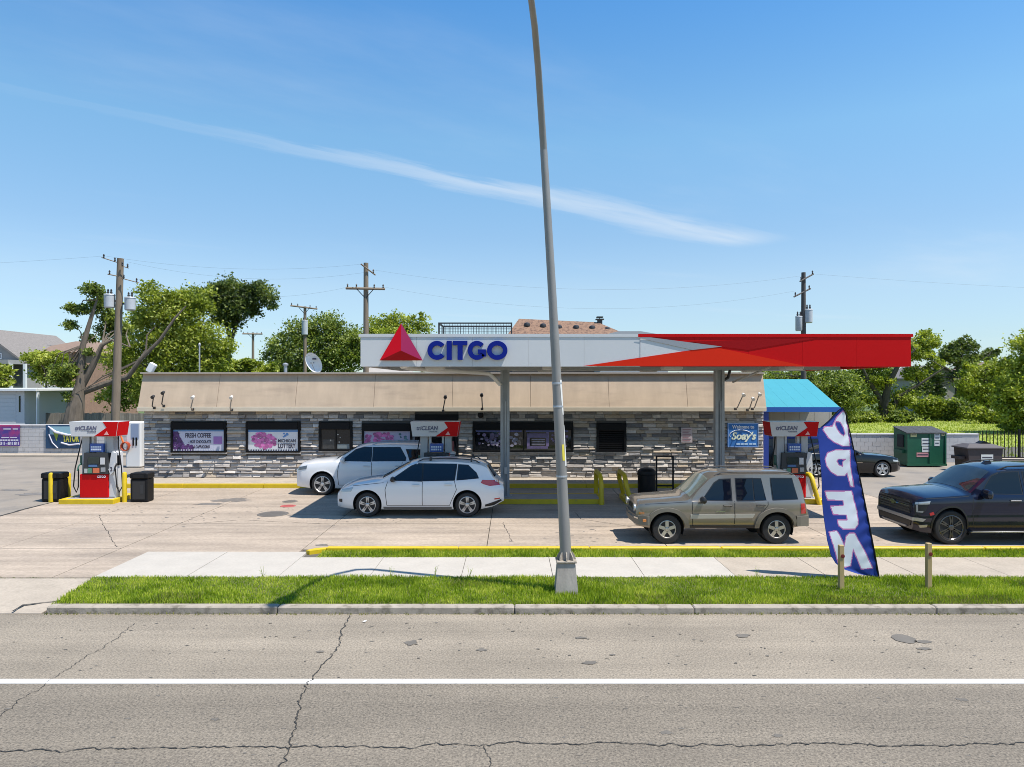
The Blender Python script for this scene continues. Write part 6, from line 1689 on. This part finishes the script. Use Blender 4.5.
# white garage by the wall
Yg = 44.0
g_ = thing('white_garage', 'small white sided garage with a flat eave behind the banner wall', 'garage', (px(5, Yg), Yg+3, 0))
MB().box(px(-60, Yg), px(24.5, Yg), Yg, Yg+6, -.04, pz(391, Yg)).build('wall', mat('white_siding', (.58, .58, .58), .6), g_)
for k in range(9): z = pz(391, Yg)-.1-k*.24; MB().box(px(-60, Yg), px(16, Yg), Yg-.018, Yg-.002, z-.115, z+.10).build('siding_board', MATS['white_siding'], g_)
MB().box(px(-60, Yg), px(40, Yg)-.0, Yg-.4, Yg+6.3, pz(390.8, Yg), pz(388.5, Yg)).build('roof', M_white, g_)
MB().box(px(38.3, Yg), px(39, Yg)+.02, Yg-.2, Yg+.0, -.04, pz(391, Yg)).build('post', M_white, g_)
MB().box(px(19, Yg), px(20.6, Yg), Yg-.02, Yg-.002, pz(412, Yg), pz(396, Yg)).build('narrow_window', M_glassd, g_)
# wooden fence
Yw = 46.0
t = thing('board_fence', 'weathered grey wooden board fence behind the banner wall', 'fence', (px(80, Yw), Yw, 0))
x = px(24.5, Yw); q = MB(); zt = pz(412.5, Yw)
while x < px(150, Yw):
    q.box(x+.006, x+.142, Yw-random.uniform(0, .015), Yw+.02, -.04, zt-random.uniform(0, .08)); x += .15
tag(q.build('boards', mat('grey_board', (.27, .235, .19), .9, island=.25, var=.15, vscale=3), t), kind='stuff')
for z in (.5, 1.7): MB().box(px(24.5, Yw), px(150, Yw), Yw+.021, Yw+.06, z, z+.1).build('rail', M_wood, t)
# house beyond the right-hand trees
Yz = 95.0
gable_house('far_house', 'distant house with a reddish roof half hidden behind the trees', px(985, Yz), px(1040, Yz), Yz, 10, pz(378, Yz), pz(362, Yz), M_brick, mat('far_roof', (.23, .15, .13), .9, var=.15, vscale=2))
hz_ = gable_house('pale_house', 'distant pale house glimpsed between the trees over the lawn', px(925, Yz), px(958, Yz), Yz, 9, pz(377, Yz), pz(366, Yz), mat('pale_siding', (.30, .28, .26), .8), mat('dull_roof', (.2, .18, .17), .9), [(px(941, Yz), px(946, Yz), pz(397, Yz), pz(387, Yz))])
X, z = px(1005, Yz), pz(364, Yz)

# ================================================================== UTILITY POLES
def utility_pole(x, Y, ytop, label, r0, r1, arms, cans=(), lean=0.0, m=None, base=-.04):
    X = px(x, Y); zt = pz(ytop, Y)
    t = thing('utility_pole', label, 'utility pole', (X, Y, base))
    MB().tube([(X-lean, Y, base), (X, Y, zt)], [r0, r1], n=12).build('pole', m or M_wood, t, smooth=True)
    for (ya, xl, xr, tilt, th, dy_) in arms:
        z = pz(ya, Y); a, b = px(xl, Y), px(xr, Y)
        arm_ = MB().tube([(a, Y-r1-th*.6-dy_, z+tilt), (b, Y-r1-th*.6+dy_, z-tilt)], th, n=4).build('crossarm', m or M_wood, t)
        n = max(2, int((b-a)/.55)+1)
        for k in range(n):
            f_ = (k+.2)/(n-.6)
            xx = a+(b-a)*min(f_, 1); zz = z+tilt-2*tilt*min(f_, 1)
            if abs(xx-X) < .15: continue
            MB().lathe([(.03, 0), (.05, .06), (.03, .10), (.055, .15), (.02, .22)], (xx, Y-r1-th*.6-dy_+2*dy_*min(f_, 1), zz+th*.7), n=8).build('insulator', M_dark, arm_)
        if b-a > 1.5:
            for s_g in (-1, 1):
                MB().tube([(X+s_g*.02, Y-r1*.9, z-.55), (X+s_g*(b-a)*.22, Y-r1-th, z-.02)], .025, n=5).build('brace', M_dark, t)
    for (xc, y0, y1, w) in cans:
        a = px(xc, Y); z0, z1 = pz(y1, Y), pz(y0, Y); rr = w*Y/F/2
        c_ = MB().lathe([(rr*.85, 0), (rr, .05), (rr, (z1-z0)-.08), (rr*1.08, (z1-z0)-.07), (rr*.95, (z1-z0)-.01), (rr*.3, (z1-z0))], (a, Y-.05, z0), n=16).build('transformer', mat('transformer_grey', (.42, .44, .46), .5, var=.1, vscale=3), t, smooth=True)
        MB().lathe([(.05, 0), (.07, .08), (.04, .16), (.06, .2), (.02, .28)], (a-.08, Y-.05, z1), n=8).build('bushing', M_dark, c_); MB().lathe([(.05, 0), (.07, .08), (.04, .16), (.06, .2), (.02, .28)], (a+.1, Y-.05, z1), n=8).build('bushing', M_dark, c_)
        MB().box(min(a, X), max(a, X), Y-.04, Y+.04, (z0+z1)/2-.05, (z0+z1)/2+.05).build('bracket', M_dark, t)
    return t
utility_pole(120.5, 40, 258.5, 'tall utility pole with two transformer cans behind the open pump', .24, .17,
             [(260.5, 104.5, 118, .12, .025, .1), (267.5, 124, 129.5, .05, .025, .1), (276, 110.5, 122, .06, .03, .1), (281, 124, 140, .12, .025, .1)],
             [(110, 294, 308, 10), (130.5, 297, 310.5, 10)], lean=.35)
utility_pole(366, 42, 263, 'bare utility pole with a wide wooden crossarm behind the canopy sign', .19, .14, [(289, 346.5, 385.5, .02, .075, 0), (270, 362.5, 375, .28, .045, .3)])
utility_pole(305, 64, 306.5, 'utility pole with a transformer can standing before the dark tree', .18, .13, [(307.5, 292, 317, .12, .07, .3)], [(305, 320, 335, 6)])
t_ = MB().box(px(304, 63.7), px(316, 63.7), 63.5, 63.7, pz(322, 63.7), pz(319, 63.7))
utility_pole(253, 97, 332.5, 'small distant utility pole with a single crossarm beyond the store roof', .20, .16, [(334, 243, 263, .02, .09, 0)])
utility_pole(803.5, 45, 272.5, 'dark utility pole with tilted crossarms and transformer cans above the red fascia', .19, .13, [(278, 797, 814.5, -.28, .05, .3), (293, 791, 811.5, -.3, .05, .3)], [(798.5, 316, 331, 6.5), (808, 309, 323, 8)], m=mat('dark_pole', (.085, .075, .07), .9))
utility_pole(961, 88, 378, 'short pole with a flat top glimpsed among the trees over the lawn', .16, .14, [(379.5, 953, 970, .0, .12, 0)])
# wires
M_wire = mat('wire', (.05, .05, .05), .6)
def wire(a, b, sag, label):
    P = [Vector(a).lerp(Vector(b), k/16)-Vector((0, 0, sag*4*(k/16)*(1-k/16))) for k in range(17)]
    o = MB().tube(P, .003, n=4).build('wire', M_wire); tag(rebase(o, a), label, 'wire', 'overhead wires between the utility poles')
pA = lambda x, y, Y: (px(x, Y), Y, pz(y, Y))
wire(pA(105.5, 256, 40), pA(363, 264, 42), .5, 'overhead wire from the transformer pole to the crossarm pole, topmost strand')
wire(pA(128, 262, 40), pA(374, 271, 42), .7, 'overhead wire from the transformer pole to the crossarm pole, middle strand')
wire(pA(138, 279, 40), pA(348, 287, 42), .8, 'overhead wire from the transformer pole to the crossarm pole, lowest strand')
wire(pA(374, 270, 42), pA(800, 276, 45), 1.0, 'overhead wire between the crossarm pole and the dark pole, upper strand')
wire(pA(384, 287, 42), pA(795, 291, 45), 1.2, 'overhead wire between the crossarm pole and the dark pole, lower strand')
wire(pA(104.5, 256, 40), (-60, 36, 10.6), .8, 'overhead wire leaving the transformer pole away from the store')
wire(pA(814, 274, 45), (70, 48, 10.5), .8, 'overhead wire leaving the dark pole toward the lawn')
wire((px(330, 29.5), 29.5, pz(345, 29.5)), (px(287, 29.3), 29.3, pz(364, 29.3)), .05, 'slanted service wire running down to the roof vent')

# ================================================================== TREES
def leaves(name, lobes, n, size, m, parent, seed, flat=.65, clump=.20, per=26):
    """leaf faces gathered in clumps through the crown lobes; lobe = (x,y,z,rx,ry,rz)"""
    r = np.random.default_rng(seed)
    ex = []
    for l in lobes:
        ex.append((l[0], l[1], l[2], l[3]*.86, l[4]*.9, l[5]*.86))
        for q in range(5):
            d = r.normal(size=3); d[1] *= .6; d /= np.linalg.norm(d); f = r.uniform(.22, .42)
            ex.append((l[0]+d[0]*l[3]*.95, l[1]+d[1]*l[4]*.9, l[2]+d[2]*l[5]*.95, l[3]*f, l[4]*f, l[5]*f))
    lobes = ex
    vol = np.array([l[3]*l[4]*l[5] for l in lobes])**.75; cnt = np.maximum(1, (n/per*vol/vol.sum())).astype(int)
    C = []; S = []
    for l, k in zip(lobes, cnt):
        d = r.normal(size=(k, 3)); d /= np.linalg.norm(d, axis=1, keepdims=True)
        rad = r.uniform(.2, 1.0, k)**.45*r.uniform(.72, 1.22, k)
        C.append(np.array(l[:3])+d*rad[:, None]*np.array(l[3:6])); S.append(np.full(k, clump*min(l[3:6])*1.6+.12))
    C = np.concatenate(C); S = np.concatenate(S)
    K = len(C); idx = np.repeat(np.arange(K), per); N = len(idx)
    P = C[idx]+r.normal(size=(N, 3))*S[idx][:, None]*np.array([1, 1, flat])*.62
    nrm = r.normal(size=(N, 3))+np.array([0, -.15, .55]); nrm /= np.linalg.norm(nrm, axis=1, keepdims=True)
    t1 = np.cross(nrm, r.normal(size=(N, 3))); t1 /= np.linalg.norm(t1, axis=1, keepdims=True); t2 = np.cross(nrm, t1)
    s = size*r.uniform(.6, 1.35, N)[:, None]
    w = wloc(parent); P = P-np.array([w.x, w.y, w.z])
    v = np.empty((N, 4, 3))
    v[:, 0] = P-t1*s; v[:, 1] = P+t2*s*.55-nrm*s*.12; v[:, 2] = P+t1*s; v[:, 3] = P-t2*s*.55-nrm*s*.12
    me = bpy.data.meshes.new(name)
    me.vertices.add(N*4); me.vertices.foreach_set('co', v.reshape(-1)); me.loops.add(N*4); me.loops.foreach_set('vertex_index', np.arange(N*4, dtype=np.int32))
    me.polygons.add(N); me.polygons.foreach_set('loop_start', (np.arange(N)*4).astype(np.int32)); me.polygons.foreach_set('loop_total', np.full(N, 4, np.int32))
    me.update(calc_edges=True); me.materials.append(m)
    o = bpy.data.objects.new(name, me); COL.objects.link(o); o.parent = parent
    return o, C
def tree(name, label, base, trunks, lobes, n, size, lm, bm, seed, group=None, twigs=26, clump=.2, tr=.022):
    t = thing(name, label, 'tree', base, group=group)
    rr = random.Random(seed)
    for path, rad in trunks: MB().tube(path, rad, n=10).build('trunk', bm, t, smooth=True)
    o, C = leaves('crown', lobes, n, size, lm, t, seed, clump=clump)
    tips = [Vector(p[0][-1]) for p in trunks]+[Vector(p[0][len(p[0])//2]) for p in trunks]
    b = MB()
    for k in range(twigs):
        c_ = Vector(C[rr.randrange(len(C))]); s_ = min(tips, key=lambda q: (q-c_).length+max(0, q.z-c_.z)*2)
        m_ = (s_+c_)/2+Vector((rr.uniform(-.3, .3), rr.uniform(-.3, .3), rr.uniform(-.1, .5)))
        b.tube([s_, m_, c_], [tr*2.6, tr*1.6, tr*.5], n=5)
    b.build('branches', bm, t)
    return t
LM1 = leaf_mat('leaf_mid', (0.035, 0.060, 0.012), (0.15, 0.20, 0.034), (0.46, 0.50, 0.13), .8)
LM2 = leaf_mat('leaf_bright', (0.050, 0.085, 0.010), (0.24, 0.29, 0.030), (0.62, 0.62, 0.16), .8)
LM3 = leaf_mat('leaf_dark', (0.022, 0.040, 0.012), (0.09, 0.13, 0.03), (0.32, 0.36, 0.11), .8)
def lob(Y, *L_):
    """lobes from (x, y, rx, ry [, dY, depth]) measured at distance Y"""
    o = []
    for l in L_:
        x, y, rx, ry = l[:4]; dY = l[4] if len(l) > 4 else 0; YY = Y+dY; k = YY/F
        o.append((px(x, YY), YY, pz(y, YY), rx*k, (l[5] if len(l) > 5 else max(rx, ry)*k*.9), ry*k))
    return o
def bp(x, y, Y, dY=0): return (px(x, Y+dY), Y+dY, pz(y, Y+dY))
# cut-back old tree behind the open pump
Y = 43
tree('tree', 'old cut back tree with two bare leaning limbs behind the fuel pump', (px(76, Y), Y, 0),
     [([bp(72, 432, Y), bp(76, 405, Y), bp(80, 385, Y), bp(83, 345, Y), bp(92, 315, Y), bp(97, 300, Y)], [.60, .48, .26, .17, .11, .05]),
      ([bp(80, 388, Y, .2), bp(93, 365, Y, .2), bp(102, 345, Y, .2), bp(112, 340, Y, .3), bp(130, 347, Y, .5)], [.26, .19, .13, .08, .03]),
      ([bp(83, 392, Y, .2), bp(108, 383, Y, .1), bp(128, 377, Y, 0), bp(140, 360, Y, 0), bp(160, 340, Y, 0), bp(175, 318, Y, 0), bp(186, 306, Y, .1)], [.20, .17, .15, .13, .10, .07, .03]),
      ([bp(128, 377, Y, .02), bp(146, 350, Y, .3), bp(147, 335, Y, .4), bp(156, 326, Y, .5)], [.09, .06, .04, .02])],
     lob(Y, (92, 291, 10, 7), (79, 309, 10, 6), (99, 306, 9, 8, 1), (71, 326, 8, 4), (111, 318, 10, 8, 1.5), (88, 338, 6, 4, 1), (106, 332, 10, 7, 2), (70, 370, 15, 7), (58, 379, 12, 7), (88, 352, 5, 3), (70, 398, 7, 5), (124, 330, 8, 8, 2)), 9500, .095, LM1, M_bark, 11, clump=.3)
tree('tree', 'low leafy growth spreading in front of the brick porch house', (px(48, 52), 52, 0), [([bp(48, 425, 52), bp(46, 380, 52)], [.16, .06])],
     lob(52, (36, 357, 12, 6), (52, 360, 14, 8), (44, 368, 10, 6), (62, 366, 10, 8), (40, 375, 8, 6), (66, 384, 7, 6)), 6500, .12, LM2, M_bark, 12, clump=.32)
tree('tree', 'bit of bushy tree beside the porch of the grey house', (px(2, 50), 50, 0), [([bp(0, 425, 50), bp(1, 380, 50)], [.16, .06])],
     lob(50, (2, 372, 9, 7), (-4, 380, 9, 8), (6, 382, 6, 5)), 2600, .13, LM2, M_bark, 13)
# bright bushy tree
Y = 48
tree('tree', 'full bright green tree behind the open end of the store roof', (px(170, Y), Y, 0), [([bp(168, 430, Y), bp(170, 380, Y), bp(166, 340, Y)], [.35, .28, .14]), ([bp(170, 385, Y), bp(195, 350, Y), bp(205, 330, Y)], [.2, .12, .06])],
     lob(Y, (150, 292, 16, 10, -1), (160, 312, 30, 18), (140, 325, 16, 16), (185, 318, 26, 22), (205, 340, 24, 22), (175, 350, 30, 20), (150, 350, 22, 22), (190, 372, 30, 20), (215, 362, 14, 22), (150, 378, 24, 20), (120, 360, 16, 24, 1), (124, 395, 18, 20, 1), (196, 300, 18, 14)), 44000, .10, LM2, M_barkd, 14, clump=.24)
Y = 52
tree('tree', 'dark green tree with a crown leaning out over the open sky', (px(225, Y), Y, 0), [([bp(222, 430, Y), bp(226, 365, Y), bp(231, 340, Y), bp(236, 325, Y), bp(240, 305, Y)], [.30, .24, .17, .13, .06]), ([bp(231, 340, Y), bp(222, 315, Y), bp(216, 300, Y)], [.14, .09, .05])],
     lob(Y, (208, 297, 22, 12), (230, 291, 17, 14), (246, 296, 14, 14), (262, 295, 15, 12), (272, 302, 7, 7), (238, 308, 20, 12), (222, 310, 16, 12), (235, 322, 10, 8), (190, 305, 16, 10)), 22000, .105, LM3, M_barkd, 15, clump=.26)
tree('tree', 'rounded shrubby tree top showing just over the flat store roof', (px(232, 60), 60, 0), [([bp(232, 430, 60), bp(232, 375, 60)], [.2, .1])],
     lob(60, (225, 366, 20, 9), (245, 368, 14, 8), (264, 369, 12, 7), (210, 372, 14, 8)), 7000, .14, LM2, M_barkd, 16)
Y = 70
tree('tree', 'dense green tree standing behind the satellite dish', (px(320, Y), Y, 0), [([bp(320, 430, Y), bp(322, 370, Y), bp(318, 340, Y)], [.4, .3, .15])],
     lob(Y, (285, 350, 18, 18), (300, 330, 16, 14), (325, 325, 20, 14), (345, 335, 16, 14), (310, 350, 26, 24), (340, 355, 24, 22), (285, 368, 22, 12), (355, 352, 12, 18), (268, 372, 10, 8)), 28000, .135, LM1, M_barkd, 17, clump=.26)
Y = 75
tree('tree', 'light feathery tree top rising behind the canopy emblem', (px(400, Y), Y, 0), [([bp(400, 430, Y), bp(402, 360, Y), bp(398, 335, Y)], [.35, .25, .12])],
     lob(Y, (378, 325, 12, 9), (395, 320, 12, 8), (412, 324, 12, 9), (425, 326, 7, 8), (400, 340, 32, 16), (385, 355, 24, 16), (422, 316, 3, 5), (360, 340, 12, 14)), 17000, .135, LM2, M_barkd, 18, clump=.34)
# right-hand trees over the lawn
RT = [('large spreading tree with a dark trunk standing on the lawn behind the dumpster', 74, 884, 421, LM2, [(870, 362, 18, 10), (897, 350, 18, 9), (918, 354, 16, 8), (878, 382, 16, 9), (915, 372, 14, 8), (850, 382, 14, 12), (905, 396, 16, 9), (935, 364, 9, 6), (860, 400, 16, 9), (888, 410, 14, 6), (845, 400, 12, 10), (872, 372, 10, 8), (925, 340, 14, 8)], 24000, [([(884, 421), (884, 405), (888, 385), (900, 362), (915, 350)], [.55, .40, .30, .2, .08]), ([(884, 406), (880, 398), (868, 380), (860, 362)], [.30, .26, .18, .08]), ([(885, 408), (900, 396), (920, 384), (944, 368)], [.26, .2, .14, .06])]),
      ('dark leafy tree rising behind the blue car wash roof', 70, 815, 424, LM1, [(790, 385, 26, 14), (815, 380, 24, 14), (840, 382, 22, 18), (830, 402, 24, 16), (775, 395, 18, 14), (800, 405, 24, 14), (848, 408, 14, 12), (760, 380, 22, 12)], 17000, [([(815, 424), (816, 395), (812, 378)], [.4, .3, .12])]),
      ('tall airy tree with separate tufted tops against the sky', 92, 960, 412, LM3, [(952, 352, 10, 8), (966, 346, 10, 9), (960, 360, 14, 9), (975, 358, 10, 6), (988, 355, 8, 6), (945, 356, 6, 7), (962, 375, 12, 12), (992, 352, 4, 4), (934, 378, 10, 7), (922, 388, 10, 8), (938, 392, 8, 6)], 13000, [([(958, 415), (958, 380), (962, 355)], [.5, .3, .12]), ([(958, 380), (975, 362), (988, 356)], [.2, .12, .05])]),
      ('bright rounded tree beside the tall airy tree', 80, 985, 416, LM2, [(985, 370, 18, 12), (970, 382, 14, 12), (1000, 382, 18, 14), (985, 395, 24, 14), (1005, 398, 18, 14), (968, 398, 12, 12)], 15000, [([(985, 418), (986, 385), (984, 370)], [.4, .28, .12])]),
      ('big leafy tree cut by the picture border behind the iron fence', 56, 1030, 436, LM2, [(1032, 345, 22, 16), (1024, 365, 18, 12), (1040, 380, 30, 22), (1018, 388, 18, 16), (1030, 405, 26, 18), (1014, 410, 16, 12), (1040, 425, 30, 14), (1020, 428, 18, 9), (1060, 350, 30, 30)], 25000, [([(1032, 440), (1034, 395), (1030, 360)], [.45, .34, .15])])]
for k, (lb, Y, bx, by, lm, L_, n, tr_) in enumerate(RT):
    tree('tree', lb, (px(bx, Y), Y, 0.0), [([bp(x, y, Y, -.5*i) if i else (px(x, Y), Y, -.05) for i, (x, y) in enumerate(P)], rd_) for P, rd_ in tr_], lob(Y, *L_), int(n*1.35), .125 if Y < 80 else .15, lm, M_barkd, 30+k, clump=.25)
# hedges and shrubs
SH = [('rounded hedge bush under the trees at the far side of the lawn', 76, [(925, 409, 14, 9), (940, 411, 12, 8), (935, 404, 14, 7)], LM2), ('dark clipped bush beside the rounded hedge on the lawn', 75, [(955, 410, 12, 9), (968, 411, 9, 8)], LM1),
      ('loose shrub at the edge of the lawn by the picket fence', 70, [(990, 415, 12, 6), (1004, 418, 10, 6), (978, 414, 8, 6)], LM2), ('low scrub along the back of the lawn behind the car wash', 72, [(845, 418, 14, 6), (865, 417, 14, 6), (900, 417, 14, 5)], LM1)]
for k, (lb, Y, L_, lm) in enumerate(SH):
    t = thing('shrub', lb, 'shrub', (px(L_[0][0], Y), Y, 0.03))
    leaves('foliage', lob(Y, *L_), 7000, .15, lm, t, 60+k, clump=.28)
    X = px(L_[0][0], Y); MB().tube([(X, Y, -.02), (X+.1, Y, pz(L_[0][1], Y))], [.08, .03], n=6).build('stem', M_barkd, t)
# far tree line that reads as one mass
t = MB(); 
far = thing('far_trees', 'far off tree line closing the horizon behind the houses', 'trees', (0, 170, 0)); far['kind'] = 'stuff'
L_ = []
rr = random.Random(5)
for k in range(70):
    x = -170+k*5+rr.uniform(-2, 2); h = rr.uniform(3.0, 5.5)
    L_.append((x, 165+rr.uniform(-10, 15), h*.8, 4.5, 4, h*.9))
o, C = leaves('foliage', L_, 42000, .5, LM1, far, 90, clump=.25)

# print too small to pick apart stays joined
for o in bpy.data.objects:
    n = o.name.split('.')[0]
    if n in ('picture_shape', 'pink_pile', 'coffee_beans', 'bottle_picture', 'round_emblem', 'checked_border', 'printed_lines', 'printed_line', 'screen_lines', 'faint_line', 'picture_lines', 'picture_frame', 'branches', 'purlins') or (n == 'sticker' and o.parent and o.parent.name.startswith('window')):
        o['kind'] = 'stuff'
